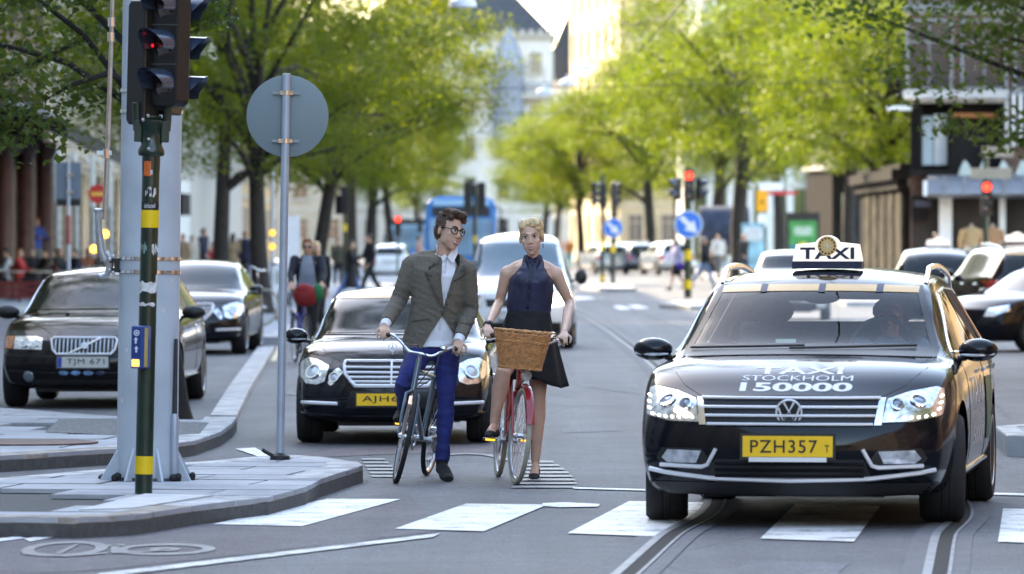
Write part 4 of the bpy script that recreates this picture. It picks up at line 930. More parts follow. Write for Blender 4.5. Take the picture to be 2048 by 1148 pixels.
# headlights
for s_ in (-1,1):
    H=[(s_*.515,.600),(s_*.545,.735),(s_*.66,.775),(s_*.80,.80),(s_*.845,.785),(s_*.855,.70),(s_*.845,.640),(s_*.70,.605)]
    c.patch(H,'F','headlight',LAMP,vw,off=.004)
    hl=[o for o in bpy.data.objects if o.parent==vw and o.name.startswith('headlight')][-1]
    for (x,z,rr) in ((.60,.70,.040),(.715,.715,.052)):
        p,n=c.hit(s_*x,z,'F'); q=n.to_track_quat('Z','Y').to_matrix().to_4x4(); T=Matrix.Translation(p)@q
        MB().lathe([(rr*.78,.008),(rr,.008),(rr*1.03,.02),(rr*.8,.022)],24,T,closed=True).build('lamp_ring',CHROME,hl)
        MB().lathe([(0,.02),(rr*.5,.017),(rr*.78,.008)],20,T).build('lamp_lens',LENS,hl)
    mb=MB()
    pts=[(.560,.628),(.592,.636),(.64,.628),(.68,.628),(.72,.630),(.76,.635),(.80,.645),(.825,.675),(.832,.71),(.834,.745)]
    for x,z in pts:
        p,n=c.hit(s_*x,z,'F'); mb.ell(p+n*.010,(.0065,.0065,.0065),8,5)
    tag(mb.build('daytime_led',LEDM,hl),kind='stuff')
    c.patch([(s_*.56,.64),(s_*.60,.625),(s_*.67,.66),(s_*.655,.69),(s_*.60,.66)],'F','lit_reflector',LITLAMP if s_<0 else LAMP,hl,off=.012)
    c.line(H,'F','headlight_gap',BLACKPLASTIC,vw,r=.004,off=.002,closed=True)
# bumper
plate(vw,'PZH357',(0,-.022,.470),R(-3),w=.51,h=.118)
pl=[o for o in bpy.data.objects if o.parent==vw and o.name.startswith('number_plate')][-1]
for ch in list(pl.children):
    if ch.name.startswith('plate_lettering'): ch.scale=(.93,1,1); ch.location.x=-.022
v,f=fit_text('T',.026,.040,.0015,.005); MB().add(v,f,Matrix.Translation((.223,-.0075,-.012))@FACE).build('plate_suffix',INK,pl,smooth=False)
MB().box((0,-.026,.396),(.44,.010,.026)).build('plate_strip',WHITEPAINT,vw,smooth=False)
c.patch([(-.42,.255),(.42,.255),(.46,.30),(.42,.395),(-.42,.395),(-.46,.30)],'F','lower_grille',BLACKPLASTIC,vw,off=.003)
for z in (.30,.335,.37): c.line([(-.42,z),(.42,z)],'F','lower_grille_bar',PAINT,vw,r=.008,off=.010)
fog_and_bumper_vw(c,vw)
c.line([(-.81,.335),(-.72,.318),(-.45,.288),(0,.278),(.45,.288),(.72,.318),(.81,.335)],'F','bumper_trim',BRIGHT,vw,flat=(.013,.010),off=.010)
c.patch([(-.76,.195),(.76,.195),(.83,.262),(.45,.262),(-.45,.262),(-.83,.262)],'F','bumper_lip',BLACKPLASTIC,vw,off=.006)
c.line([(-.505,.742),(-.62,.80),(-.735,.90),(-.735,.965)],'F','bonnet_gap',BLACKPLASTIC,vw,r=.004,off=-.001)
c.line([(.505,.742),(.62,.80),(.735,.90),(.735,.965)],'F','bonnet_gap',BLACKPLASTIC,vw,r=.004,off=-.001)
c.line([(-.50,.745),(0,.752),(.50,.745)],'F','bonnet_gap',BLACKPLASTIC,vw,r=.005,off=-.001)
for (t,w_,z0,z1,b) in (('TAXI',.50,.868,.906,.02),('STOCKHOLM',.63,.832,.860,.003),('150000',.64,.774,.822,.03)):
    v,f=fit_text(t,w_,z1-z0,0,b); c.patch(None,'F','bonnet_lettering',LETTER,vw,off=.0014,mx=.04,geo=([(p[0]+.02,p[1]+(z0+z1)/2) for p in v],f))
rails(vw,c,2.15,4.25); ts_=taxi_sign(vw,c,2.42,True,.98)
# interior: seats, dash, wheel, mirror
mb=MB(); mb.box((0,1.62,.90),(1.42,.55,.12)); mb.build('dashboard',DARKIN,vw,bevel=.04)
for x in (-.37,.37):
    mb=MB(); mb.tube([(x,2.55,.50),(x,2.66,.80),(x,2.74,1.08)],[(.09,.24),(.10,.24),(.07,.20)],10); mb.ell((x,2.76,1.20),(.13,.06,.09)); mb.ell((x,2.35,.50),(.25,.30,.09)); mb.build('front_seat',SEATM,vw)
mb=MB(); mb.box((0,3.5,.85),(1.3,.14,.55)); mb.build('rear_seat',SEATM,vw,bevel=.04)
mb=MB(); mb.tube([(.37+.19*math.cos(a),1.93+.07*math.sin(a),.985+.18*math.sin(a)) for a in [2*PI*k/24 for k in range(24)]],.015,8,closed=True); mb.tube([(.37,1.85,.95),(.37,1.93,.985)],.03,8); mb.box((.37,1.93,.985),(.34,.02,.05)); mb.build('steering_wheel',BLACKPLASTIC,vw)
mb=MB(); mb.ell((0,1.98,1.285),(.11,.02,.035)); mb.build('rear_view_mirror',BLACKPLASTIC,vw)
MB().box((0,2.6,.35),(1.5,2.6,.04)).build('cabin_floor',DARKIN,vw,smooth=False)
MB().box((-.16,1.46,1.02),(.12,.008,.06),(R(-20),0,0)).build('permit_card',M('pale_card',(.45,.55,.42),.6),vw,smooth=False)
# ---------------- the other vehicles ----------------
ME=Car(spec(4.87,1.854,1.46,.86,2.87,'saloon',hood=.99,nosez=.72,belt=.93,wr=.325,tw=.235,rim=.235,cowl=1.28,wtop=2.12))
def saloon_silver_grille(name,label,px,py,yaw,scale,txt='AJH68',gold=True,group=None):
    c=ME; r=place(name,label,'car',px,py,yaw,.86,scale,group); hw=c.hw
    c.shell(PAINTN,r,(),[(.86,.335),(3.73,.335)],.375)
    basic_windows(c,r,'saloon'); wheels(c,r,style=1,spokes=10)
    mirrors(c,r,1.72,.985,.885,PAINT,(.115,.085,.075))
    c.line([(-.70,.985),(.62,.99)],'F','wiper_blade',BLACKPLASTIC,r,r=.008,off=.02)
    # upright grille with chrome frame and four bars
    q=[(-.335,.545),(.335,.545),(.43,.655),(.445,.735),(.43,.765),(-.43,.765),(-.445,.735),(-.43,.655)]
    c.patch(q,'F','grille',M('grille_black',(.004,.004,.005),.5,var=0),r,off=.006)
    c.line(q,'F','grille_frame',BRIGHT,r,flat=(.020,.016),off=.014,closed=True)
    for k,z in enumerate((.585,.625,.668,.712)):
        x=.36+.08*min(1,(z-.545)/.11); c.line([(-x,z),(x,z)],'F','grille_bar',BRIGHT,r,flat=(.012,.009),off=.016)
    c.line([(0,.55),(0,.765)],'F','grille_spine',BRIGHT,r,flat=(.010,.011),off=.020)
    for s_ in (1,-1):
        a=[(s_*.445,.675),(s_*.54,.56),(s_*.575,.545),(s_*.60,.575),(s_*.545,.69),(s_*.50,.715)]
        b=[(s_*.585,.735),(s_*.625,.585),(s_*.70,.555),(s_*.80,.565),(s_*.895,.665),(s_*.885,.75),(s_*.80,.805),(s_*.70,.79)]
        for H,cc in ((a,(.535,.625)),(b,(.735,.675))):
            o=c.patch(H,'F','headlight',LAMP,r,off=.005); rr=.048 if H is a else .075
            p,n=c.hit(s_*cc[0],cc[1],'F'); T=Matrix.Translation(p)@n.to_track_quat('Z','Y').to_matrix().to_4x4()
            MB().lathe([(rr*.8,.008),(rr,.008),(rr*1.03,.022),(rr*.82,.022)],24,T,closed=True).build('lamp_ring',CHROME,o)
            MB().lathe([(0,.02),(rr*.5,.017),(rr*.8,.008)],20,T).build('lamp_lens',LAMPG,o)
            c.line(H,'F','headlight_gap',BLACKPLASTIC,r,r=.005,off=.002,closed=True)
        c.line([(s_*.50,.385),(s_*.84,.395)],'F','fog_trim',BRIGHT,r,flat=(.017,.010),off=.012)
        c.patch([(s_*.47,.36),(s_*.86,.37),(s_*.86,.43),(s_*.47,.42)],'F','fog_recess',BLACKPLASTIC,r,off=.003)
        c.line([(s_*.45,.76),(s_*.60,.83),(s_*.72,.94)],'F','bonnet_gap',BLACKPLASTIC,r,r=.004,off=-.001)
    c.line([(-.43,.782),(0,.787),(.43,.782)],'F','bonnet_gap',BLACKPLASTIC,r,r=.005,off=-.001)
    c.patch([(-.43,.34),(.43,.34),(.38,.50),(-.38,.50)],'F','lower_grille',BLACKPLASTIC,r,off=.003)
    c.line([(-.84,.30),(-.45,.275),(0,.272),(.45,.275),(.84,.30)],'F','bumper_lip',PAINT,r,flat=(.016,.02),off=.008)
    plate(r,txt,(-.06,-.024,.425),R(-3),PLATEY if gold else PLATEW,.52,.112)
    p,n=c.hit(0,.83,'F'); m=MB(); q=p+Vector((0,.02,.075))
    m.tube([q+Vector((.038*math.cos(a),0,.038*math.sin(a))) for a in [2*PI*k/24 for k in range(24)]],.0045,6,closed=True)
    for k in range(3):
        a=PI/2+k*2*PI/3; m.tube([q,q+Vector((.037*math.cos(a),0,.037*math.sin(a)))],[.007,.003],6)
    m.tube([p+Vector((0,.02,-.01)),q-Vector((0,0,.038))],.005,6); m.build('bonnet_ornament',BRIGHT,r)
    if gold: c.grid(([(x*hw,1.338-.01*x*x) for x in (-.63,-.3,0,.3,.63)],[(x*hw,1.368-.01*x*x) for x in (-.62,-.3,0,.3,.62)]),'F','screen_band',M('amber_screen_band',(.62,.36,.10),.3,var=.1),r,off=.007,nu=24,nv=1)
    return r
# a real cabin behind glass for the nearer one would not show: tinted
m1=saloon_silver_grille('saloon_car','black saloon with bright four bar grille waiting right behind the man with the bicycle',790,884,R(1.2),.905)
m2=saloon_silver_grille('saloon_car','second parked black saloon half hidden behind the grey mast at the kerb',376,708,R(2),.97,None,False)
# rounded estate parked at the left
VO=Car(spec(4.72,1.83,1.44,.95,2.76,'wagon',hood=.96,nosez=.70,belt=.93,wr=.315,tw=.215,cowl=1.25,wtop=2.15))
c=VO; vo=place('estate_car','dark parked estate with diagonal slash grille and white plate left of the mast','car',186,813,R(2.0),.93,1.0)
c.shell(M('plum_black_paint',(.008,.006,.007),.11,var=0,coat=.1,spec=.28),vo,(),[(.95,.325),(3.71,.325)],.365); basic_windows(c,vo,'wagon'); wheels(c,vo,style=1,spokes=6)
mirrors(c,vo,1.68,.965,.875,BLACKPLASTIC,(.125,.08,.072),ind=False)
for x in (-.28,.3): c.line([(x,.945),(x+.02,.95)],'F','washer_jet',BLACKPLASTIC,vo,r=.014,off=.012)
q=[(-.275,.555),(.275,.555),(.315,.60),(.335,.695),(.31,.715),(-.31,.715),(-.335,.695),(-.315,.60)]
c.patch(q,'F','grille',M('grille_black',(.004,.004,.005),.5,var=0),vo,off=.006); c.line(q,'F','grille_frame',BRIGHT,vo,flat=(.013,.012),off=.012,closed=True)
for k in range(15):
    x=-.29+k*.0414; c.line([(x,.565),(x,.705)],'F','grille_slat',STEEL,vo,flat=(.004,.007),off=.010,n=4)
c.line([(-.14,.565),(.17,.71)],'F','grille_slash',BRIGHT,vo,flat=(.011,.009),off=.018)
p,n=c.hit(.01,.635,'F'); MB().lathe([(0,0),(.038,0),(.038,.01),(0,.012)],22,Matrix.Translation(p+n*.024)@n.to_track_quat('Z','Y').to_matrix().to_4x4()).build('badge',BRIGHT,vo)
for s_ in (1,-1):
    H=[(s_*.43,.60),(s_*.43,.715),(s_*.50,.735),(s_*.735,.735),(s_*.735,.605)]
    o=c.patch(H,'F','headlight',LAMP,vo,off=.005); c.line(H,'F','headlight_gap',BLACKPLASTIC,vo,r=.005,off=.002,closed=True)
    for x,rr in ((.50,.045),(.62,.058)):
        p,n=c.hit(s_*x,.668,'F'); T=Matrix.Translation(p)@n.to_track_quat('Z','Y').to_matrix().to_4x4(); MB().lathe([(rr*.8,.006),(rr,.006),(rr*1.03,.018),(rr*.82,.018)],20,T,closed=True).build('lamp_ring',CHROME,o)
    c.patch([(s_*.745,.608),(s_*.745,.735),(s_*.82,.735),(s_*.875,.70),(s_*.86,.62)],'F','indicator',AMBER,vo,off=.005)
    p,n=c.hit(s_*.57,.33,'F'); MB().lathe([(0,.012),(.05,.012),(.058,.006),(.058,0)],18,Matrix.Translation(p)@n.to_track_quat('Z','Y').to_matrix().to_4x4()).build('fog_lamp',LENS,vo)
    c.line([(s_*.30,.73),(s_*.42,.80),(s_*.70,.93)],'F','bonnet_gap',BLACKPLASTIC,vo,r=.004,off=-.001)
for z in (.39,.55): c.line([(-.86,z),(-.4,z-.02),(.4,z-.02),(.86,z)],'F','bumper_crease',BLACKPLASTIC,vo,r=.006,off=0)
plate(vo,'TJM 671',(0,-.024,.478),R(-2),PLATEW,.52,.112,eu=True)
for k in range(4):
    p,n=c.hit(-.20+k*.125,.368,'F'); MB().ell(p+Vector((0,-.004,0)),(.052,.012,.026),16,8).build('badge',M('blue_enamel_badge' if k<3 else 'dark_enamel_badge',(.16,.34,.62) if k<3 else (.03,.05,.10),.2,var=.6,vs=25),vo)
c.patch([(-.5,.20),(.5,.20),(.55,.30),(-.55,.30)],'F','lower_grille',BLACKPLASTIC,vo,off=.003)
# white van
VA=Car(spec(4.4,1.80,1.83,.88,2.68,'van',hood=1.10,nosez=.86,belt=1.05,wr=.315,tw=.2,cowl=.92,wtop=1.72,lv=2))
va=place('delivery_van','white panel van with lit headlight waiting behind the woman','van',1034,697,R(1.5),.88,1.0); c=VA
c.shell(WHITECAR,va,(),[(.88,.325),(3.56,.325)],.37)
b=[(x*.9,1.14-.02*x*x) for x in (-.82,-.4,0,.4,.82)]; t=[(x*.9,1.66-.02*x*x) for x in (-.70,-.35,0,.35,.70)]
c.grid((b,t),'F','windscreen',M('van_windscreen',(.10,.16,.19),.05,var=.3,vs=1.2,coat=1),va,off=.004)
side_windows(c,va,[dict(b=[(1.35,1.10),(2.2,1.11)],t=[(1.85,1.62),(2.2,1.64)])],DGLASS,None)
wheels(c,va,style=1,spokes=8); mirrors(c,va,1.25,1.12,.90,BLACKPLASTIC,(.10,.07,.12),ind=False)
for s_ in (1,-1): c.patch([(s_*.50,.66),(s_*.50,.82),(s_*.70,.90),(s_*.84,.88),(s_*.85,.72)],'F','headlight',LITLAMP if s_>0 else LAMP,va,off=.006)
c.patch([(-.45,.66),(.45,.66),(.47,.78),(-.47,.78)],'F','grille',BLACKPLASTIC,va,off=.005); c.patch([(-.7,.25),(.7,.25),(.7,.42),(-.7,.42)],'F','lower_grille',BLACKPLASTIC,va,off=.005)
plate(va,None,(0,-.03,.52),0,PLATEW); MB().tube([(.0,1.75,1.79),(0,1.9,2.02)],.006,5).build('aerial',BLACKPLASTIC,va)
for k in range(5): MB().box((-.2+k*.1,1.15,1.30),(.06,.05,.22)).build('cab_item',M('pale_card',(.45,.55,.42),.6),va,smooth=False) if False else None
# small far cars: one hatch, copied
HB=Car(spec(4.05,1.72,1.48,.80,2.5,'wagon',hood=.97,nosez=.72,belt=.95,wr=.30,tw=.19,cowl=1.05,wtop=1.8,lv=2)); c=HB
def hatch(label,px,py,yaw,paint,group,scale=1.0,roofsign=False,cat='car',name='hatchback_car',dist=None):
    r=place(name,label,cat,px,py,yaw,.80,scale,group)
    c.shell(paint,r,(),[(.80,.31),(3.30,.31)],.35); basic_windows(c,r,'wagon',trim=None); wheels(c,r,style=1,spokes=5)
    mirrors(c,r,1.45,.99,.84,paint,ind=False)
    for s_ in (1,-1): c.patch([(s_*.46,.62),(s_*.50,.73),(s_*.76,.76),(s_*.80,.66)],'F','headlight',LAMP,r,off=.006)
    c.patch([(-.4,.60),(.4,.60),(.44,.68),(-.44,.68)],'F','grille',BLACKPLASTIC,r,off=.005); c.patch([(-.6,.24),(.6,.24),(.6,.38),(-.6,.38)],'F','lower_grille',BLACKPLASTIC,r,off=.005)
    plate(r,None,(0,-.03,.47),0,PLATEW); plate(r,None,(0,c.sp['L']+.01,.72),0,PLATEW,rz=PI)
    if roofsign: taxi_sign(r,c,2.2,False)
    return r
GP='cars parked beyond the traffic island'
hatch('white hatchback driving away past the crossing pedestrians',787,557,R(182),WHITECAR,None,1.0)
hatch('silver white hatchback leftmost in the row beside the traffic island',1192,548,R(165),SILVER,GP)
hatch('dark red tailed saloon in the middle of the parked row',1258,548,R(168),M('dark_blue_paint',(.015,.018,.035),.15,var=0,coat=1),GP,1.02)
hatch('pale silver hatchback at the right end of the parked row',1318,550,R(166),SILVER,GP,1.05)
hatch('white hatchback parked nearest the central tree trunks',1222,543,R(160),WHITECAR,GP)
hatch('pale hatchback whose roof shows over the near taxi',1578,640,R(4),M('pale_grey_paint',(.50,.54,.55),.2,var=0,coat=1),None,1.0)
GT='taxis parked along the right hand kerb'
hatch('dark taxi with blank roof sign farthest along the right kerb',1880,655,R(186),PAINT,GT,1.05,True)
c=VW
def rear_wagon(label,px,py,yaw,scale,sign,group=GT):
    r=place('taxi_car',label,'car',px,py,yaw,.93,scale,group); c.shell(PAINT,r,(),[(.93,.335),(3.64,.335)],.375)
    basic_windows(c,r,'wagon',trim=None); wheels(c,r,style=0,spokes=7); mirrors(c,r,1.60,.985,.865,PAINT)
    c.grid(([(x*c.hw,1.30) for x in (-.62,-.3,.3,.62)],[(x*c.hw,1.34) for x in (-.61,-.3,.3,.61)]),'R','screen_band',M('amber_screen_band',(.62,.36,.10),.3,var=.1),r,off=.008,nu=12,nv=1)
    for s_ in (1,-1): c.patch([(s_*.42,.72),(s_*.88,.70),(s_*.90,.90),(s_*.50,.86)],'R','tail_lamp',REDL,r,off=.009)
    c.patch([(-.3,1.02),(.3,1.02),(.3,1.07),(-.3,1.07)],'R','rear_lettering_strip',LETTER,r,off=.009)
    plate(r,None,(0,4.79,.66),0,PLATEY,rz=PI)
    for s_ in (1,-1): c.patch([(s_*.515,.60),(s_*.545,.735),(s_*.80,.80),(s_*.855,.70),(s_*.70,.605)],'F','headlight',LAMP,r,off=.004)
    rails(r,c,2.15,4.25)
    if sign: taxi_sign(r,c,2.6,False)
    return r
rear_wagon('black estate taxi seen from behind with red tail lamps',1990,664,R(172),1.10,True)
r=rear_wagon('black taxi at the right edge showing its door and lettering',1992,702,R(50),.90,False)
for ax in ('S+','S-'):
    decal('TAXI',ax,1.7,2.5,.62,.76,car=c,root=r); c.patch([(2.84,.42),(3.12,.42),(3.30,.62),(3.30,.80),(2.84,.80)],ax,'door_panel_print',M('green_print',(.01,.11,.05),.4,var=.5,vs=6),r,off=.004)
# buses
def bus(label,px,D,w,h,L,blue,z0=.3):
    x=P(px,474,D).x; t=thing('city_bus',label,'bus',(x,D,0))
    mb=MB(); q=[(-w/2,z0),(w/2,z0),(w/2,h-.35),(w/2-.18,h-.1),(w/2-.5,h),(-w/2+.5,h),(-w/2+.18,h-.1),(-w/2,h-.35)]
    mb.prism(q,-L,0,FACE); mb.build('body',blue,t,smooth=True,angle=30,bevel=.05)
    MB().box((0,-.03,1.75),(w*.88,.05,1.25)).build('windscreen',M('bus_windscreen',(.16,.30,.42),.06,var=.5,vs=.8,coat=1),t,smooth=False)
    MB().box((0,-.03,2.62),(w*.80,.06,.30)).build('destination_panel',BLACKPLASTIC,t,smooth=False)
    MB().box((0,-.02,h-.22),(w*.78,.06,.20)).build('roof_band',M('pale_blue_band',(.30,.50,.68),.4,var=.05),t,smooth=False)
    MB().box((0,-.05,.55),(w*.96,.12,.45)).build('bumper',M('dark_blue_band',(.01,.04,.16),.4),t,smooth=False)
    for s_ in (1,-1):
        MB().ell((s_*w*.38,-.06,.92),(.17,.06,.12)).build('headlight',LAMP,t)
        o=MB(); o.tube([(s_*w*.46,-.05,h-.35),(s_*w*.56,-.32,h-.40),(s_*w*.56,-.36,h-.75)],.03,6); o.box((s_*w*.57,-.36,h-1.0),(.16,.10,.5)); o.build('mirror',BLACKPLASTIC,t)
        for k in range(5): MB().box((s_*w*.501,1.2+k*L/5.4,1.9),(.03,L/5.4-.15,1.1)).build('side_window',DGLASS,t,smooth=False)
        for yy in (2.2,L-2.8): wheel(t,s_*(w/2-.16),yy,.48,.28,.3,s_,0,6,1)
    return t
BLUE=M('bus_blue_paint',(.02,.20,.52),.25,var=.05,coat=.6)
bus('blue city bus with pale roof band behind the man\'s head',922,195,2.45,3.15,11,BLUE)
bus('smaller distant blue bus left of the nearer blue bus',818,330,2.45,2.6,9,BLUE)
# ---------------- street furniture ----------------
BLK=M('signal_black',(.006,.006,.0065),.42,var=.1); BOLT=M('zinc_bolt',(.6,.61,.63),.3,.8,var=.1)
REDLIT=M('lit_red_signal',(1,.05,.03),.3,var=0,emit=(1,.035,.02),es=.9); DARKLENS=M('unlit_signal_lens',(.03,.012,.012),.1,var=0,coat=1); REDGL=M('red_glint_glow',(.4,.01,.02),.15,var=0,emit=(1,.02,.03),es=.12)
VISOR=M('signal_visor',(.03,.045,.075),.22,var=.05,coat=.5)
# grey mast
mp=P(294,962,38.2); mp.z=.12; tilt=R(.75)
mast=thing('catenary_mast','thick pale grey mast with gusseted foot carrying the overhead wires','mast',mp); mast.rotation_euler=(0,tilt,0)
MB().lathe([(.205,0),(.203,2.8),(.198,6.5),(.17,9)],40).build('shaft',MASTGREY,mast)
MB().lathe([(.24,0.0),(.24,.018),(.2,.018)],32).build('base_plate',M('base_mortar',(.11,.105,.10),.95,var=.4,vs=12,bump=.5,bs=30),mast)
for k in range(8):
    a=R(22+45*k); mb=MB(); mb.prism([(.195,0.0),(.33,0.0),(.205,.22)],-.008,.008,Matrix.Rotation(a,4,'Z')@FACE); mb.build('gusset',MASTGREY,mast,smooth=False,bevel=.002)
    a2=R(45*k); mb=MB(); mb.ell((.285*math.cos(a2),.285*math.sin(a2),.018),(.040+.012*math.sin(k*2.1),.034+.012*math.cos(k*3.3),.026+.012*math.sin(k*1.3)),10,6,(.2*math.sin(k),.3,k)); mb.ell((.285*math.cos(a2)+.02,.285*math.sin(a2)-.012,.03),(.022,.026,.028),8,5,(.5,.2,k)); mb.build('anchor_nut',M('black_tar_cap',(.010,.010,.011),.7,var=.3),mast)
for z in (1.385,1.475,2.46,2.32+.28): MB().lathe([(.206,0),(.212,0),(.212,.022),(.206,.022)],40,Matrix.Translation((0,0,z)),closed=True).build('steel_band',CHROME,mast)
mb=MB(); mb.tube([(.175,-.11,.0),(.185,-.115,.12),(.19,-.11,.95)],[.02,.02,.012],8); mb.build('cable_guard',M('dark_cable_guard',(.03,.03,.032),.6),mast); 
MB().lathe([(.022,.02),(.028,.05),(.028,.42),(.02,.45)],10,Matrix.Translation((.188,-.115,.0))).build('cable_sleeve',GALV,mast)
# tension rod and lever on the mast
def mloc(px,py,D=38.2): 
    w=P(px,py,D); return w-mp
for k,(px,py) in enumerate(((262,352),(252,300),(350,440),(330,620),(246,800),(256,700),(345,560),(262,215))):
    q=mloc(px,py); a=math.asin(max(-.99,min(.99,(q.x-q.z*math.tan(tilt))/.205))); z=q.z; vs=[(.2065*math.sin(a+da),-.2065*math.cos(a+da),z+dz) for da,dz in ((-.05,-.012),(.06,-.016),(.07,.012),(-.03,.018))]
    MB().add(vs,[(0,1,2,3)]).build('paper_scrap',M('torn_paper_scrap',(.62,.62,.60),.8,var=.2),mast)
mb=MB(); mb.tube([mloc(202,440),mloc(207,280),mloc(212,40),mloc(214,-300)],[.017,.017,.014,.012],8); mb.build('tension_rod',STEEL,mast)
for y in (45,75,308): MB().tube([mloc(211-(y-45)*.025,y-9),mloc(211-(y-45)*.025,y+9)],.024,8).build('rod_coupling',CHROME,mast)
MB().box(mloc(200,307),(.10,.03,.03)).build('rod_clip',WHITEPAINT,mast,smooth=False)
mb=MB(); mb.tube([mloc(189,424),mloc(191,460),mloc(196,500),mloc(204,522)],[(.030,.024)]*2+[(.034,.028),(.030,.03)],10); mb.ell(mloc(189,422),(.032,.03,.015)); mb.build('lever_arm',M('cast_aluminium',(.50,.52,.54),.4,.6,var=.2,vs=15),mast)
mb=MB(); mb.tube([mloc(205,505),mloc(213,515),mloc(214,535),mloc(208,550),mloc(196,554),mloc(190,551)],[.022,.026,.024,.020,.016,.012],8); mb.build('lever_hook',M('cast_aluminium',(.50,.52,.54),.4,.6,var=.2,vs=15),mast)
mb=MB(); mb.box(mloc(224,522),(.07,.10,.03)); mb.box(mloc(224,541),(.07,.10,.03)); mb.box(mloc(230,531),(.04,.08,.09)); mb.build('rod_bracket',BLK,mast,smooth=False)
for p in ((215,520),(222,514),(215,541),(222,546)): MB().ell(mloc(*p)+Vector((0,-.06,0)),(.014,.014,.014),8,6).build('bracket_bolt',BOLT,mast)
# ---- traffic signal post in front
gp=P(287,988,36.1); gp.z=.12; gt=R(1.35)
sp_=thing('traffic_signal','dark green signal post with yellow bands, stickers and black signal heads before the grey mast','traffic light',gp); sp_.rotation_euler=(0,gt,0)
def gl(px,py,D=36.1): 
    w=P(px,py,D)-gp; return Vector((w.x*math.cos(gt)-w.z*math.sin(gt),w.y,w.x*math.sin(gt)+w.z*math.cos(gt)))
zt=lambda py: gl(290,py).z
MB().lathe([(.056,0),(.056,2.05),(.058,2.05),(.060,2.38),(.06,2.40)],28).build('post',DARKGREEN,sp_)
for a,b in ((948,912),(455,420)): MB().lathe([(.0565,zt(a)),(.0580,zt(a)),(.0580,zt(b)),(.0565,zt(b))],28,closed=True).build('yellow_band',YELLOW,sp_)
MB().lathe([(.075,zt(312)),(.085,zt(308)),(.085,zt(300)),(.068,zt(290)),(.068,zt(255)),(.08,zt(250)),(.08,zt(240)),(.05,zt(232))],20).build('post_cap',DARKGREEN,sp_)
for s_ in (-1,1): 
    mb=MB(); mb.box((s_*.085,0,zt(262)),(.05,.07,.14)); mb.tube([(s_*.09,0,zt(262)),(s_*.10,-.01,zt(205))],.03,10); mb.build('head_bracket',DARKGREEN,sp_,bevel=.006)
for p in ((298,232),(288,240),(299,279),(299,298)): 
    q=gl(*p); MB().ell((q.x,-.082,q.z),(.012,.012,.012),8,6).build('bolt',BOLT,sp_)
# stickers
def sticker(py0,py1,a0,a1,mat,name='sticker',jag=0,rnd=random.Random(5)):
    n=8; vs=[];fs=[]; z0,z1=zt(py0),zt(py1)
    for i in range(n+1):
        a=R(a0+(a1-a0)*i/n)-PI/2; 
        for z in (z0+(rnd.uniform(0,jag)),z1-(rnd.uniform(0,jag))): vs.append((.0588*math.cos(a),.0588*math.sin(a),z))
    for i in range(n): fs.append((2*i,2*i+2,2*i+3,2*i+1))
    return MB().add(vs,fs).build(name,mat,sp_)
STW=M('torn_white_sticker',(.62,.63,.62),.6,var=.3,vs=30); STB=M('black_sticker',(.012,.012,.013),.5,var=0); STO=M('orange_sticker',(.60,.12,.02),.5,var=.3,vs=40); STK=M('greenish_sticker',(.16,.24,.22),.6,var=.7,vs=28)
sticker(352,322,-45,5,STO); sticker(349,340,0,14,STW); sticker(395,372,-30,40,STW,jag=.03); sticker(418,404,-60,75,STB); sticker(508,476,-70,-10,STK,jag=.05); sticker(512,485,20,75,STW,jag=.05); sticker(587,560,-70,70,STW,jag=.02); sticker(614,603,-75,55,STW,jag=.015); sticker(575,540,55,85,STW,jag=.04)
v,f=fit_text('defaced',.075,.030,.0,.012); MB().add([(.0594*math.sin(p[0]/.0594),-.0594*math.cos(p[0]/.0594),zt(411)+p[1]+p[0]*.04) for p in v],f).build('sticker_lettering',STW,sp_)
mb=MB()
for k in range(6):
    t=k/5; mb.tube([(-.02+.04*t+.004*math.sin(k*2),-.0605,zt(390)+.01*math.cos(k*2.3)),(-.018+.04*t,-.0607,zt(378)+.008*math.sin(k*1.7))],.003,4)
mb.build('sticker_scribble',STB,sp_)
# push button box
bx=thing('push_button_box','blue pedestrian push button box with yellow edge fixed on the dark green post','button',P(282,694,36.0)); bx.rotation_euler=(0,gt,R(-8)); bx.scale=(1.06,)*3
BLU=M('button_box_blue',(.01,.055,.24),.35,var=.1,coat=.4); 
MB().box((0,0,0),(.105,.085,.255)).build('case',BLU,bx,smooth=False,bevel=.008)
MB().box((.0405,-.0445,0),(.020,.008,.235)).build('yellow_edge',M('dull_yellow',(.42,.30,.09),.5,var=.1),bx,smooth=False)
MB().box((-.018,-.0445,.015),(.048,.006,.19)).build('front_plate',M('deep_blue_plate',(.006,.03,.17),.4,var=0),bx,smooth=False)
MB().box((-.022,-.046,-.095),(.048,.012,.045)).build('button',M('amber_button',(.75,.36,.10),.35,var=0,emit=(1,.5,.15),es=.25),bx,smooth=False,bevel=.005)
mb=MB(); mb.lathe([(.012,0),(.018,0),(.018,.004),(.012,.004)],18,Matrix.Translation((-.018,-.0485,.085))@FACE,closed=True); mb.lathe([(0,0),(.007,0),(.007,.004),(0,.004)],14,Matrix.Translation((-.018,-.0485,.085))@FACE)
for z,d in ((.040,1),(-.012,1)): 
    mb.prism([(-.005,-.02),(.005,-.02),(.005,.002),(.013,.002),(0,.02),(-.013,.002),(-.005,.002)],0,.004,Matrix.Translation((-.018 if z<0 else -.022,-.0485,z))@FACE)
mb.build('symbol',M('symbol_white',(.6,.66,.75),.5,var=0),bx,smooth=False)
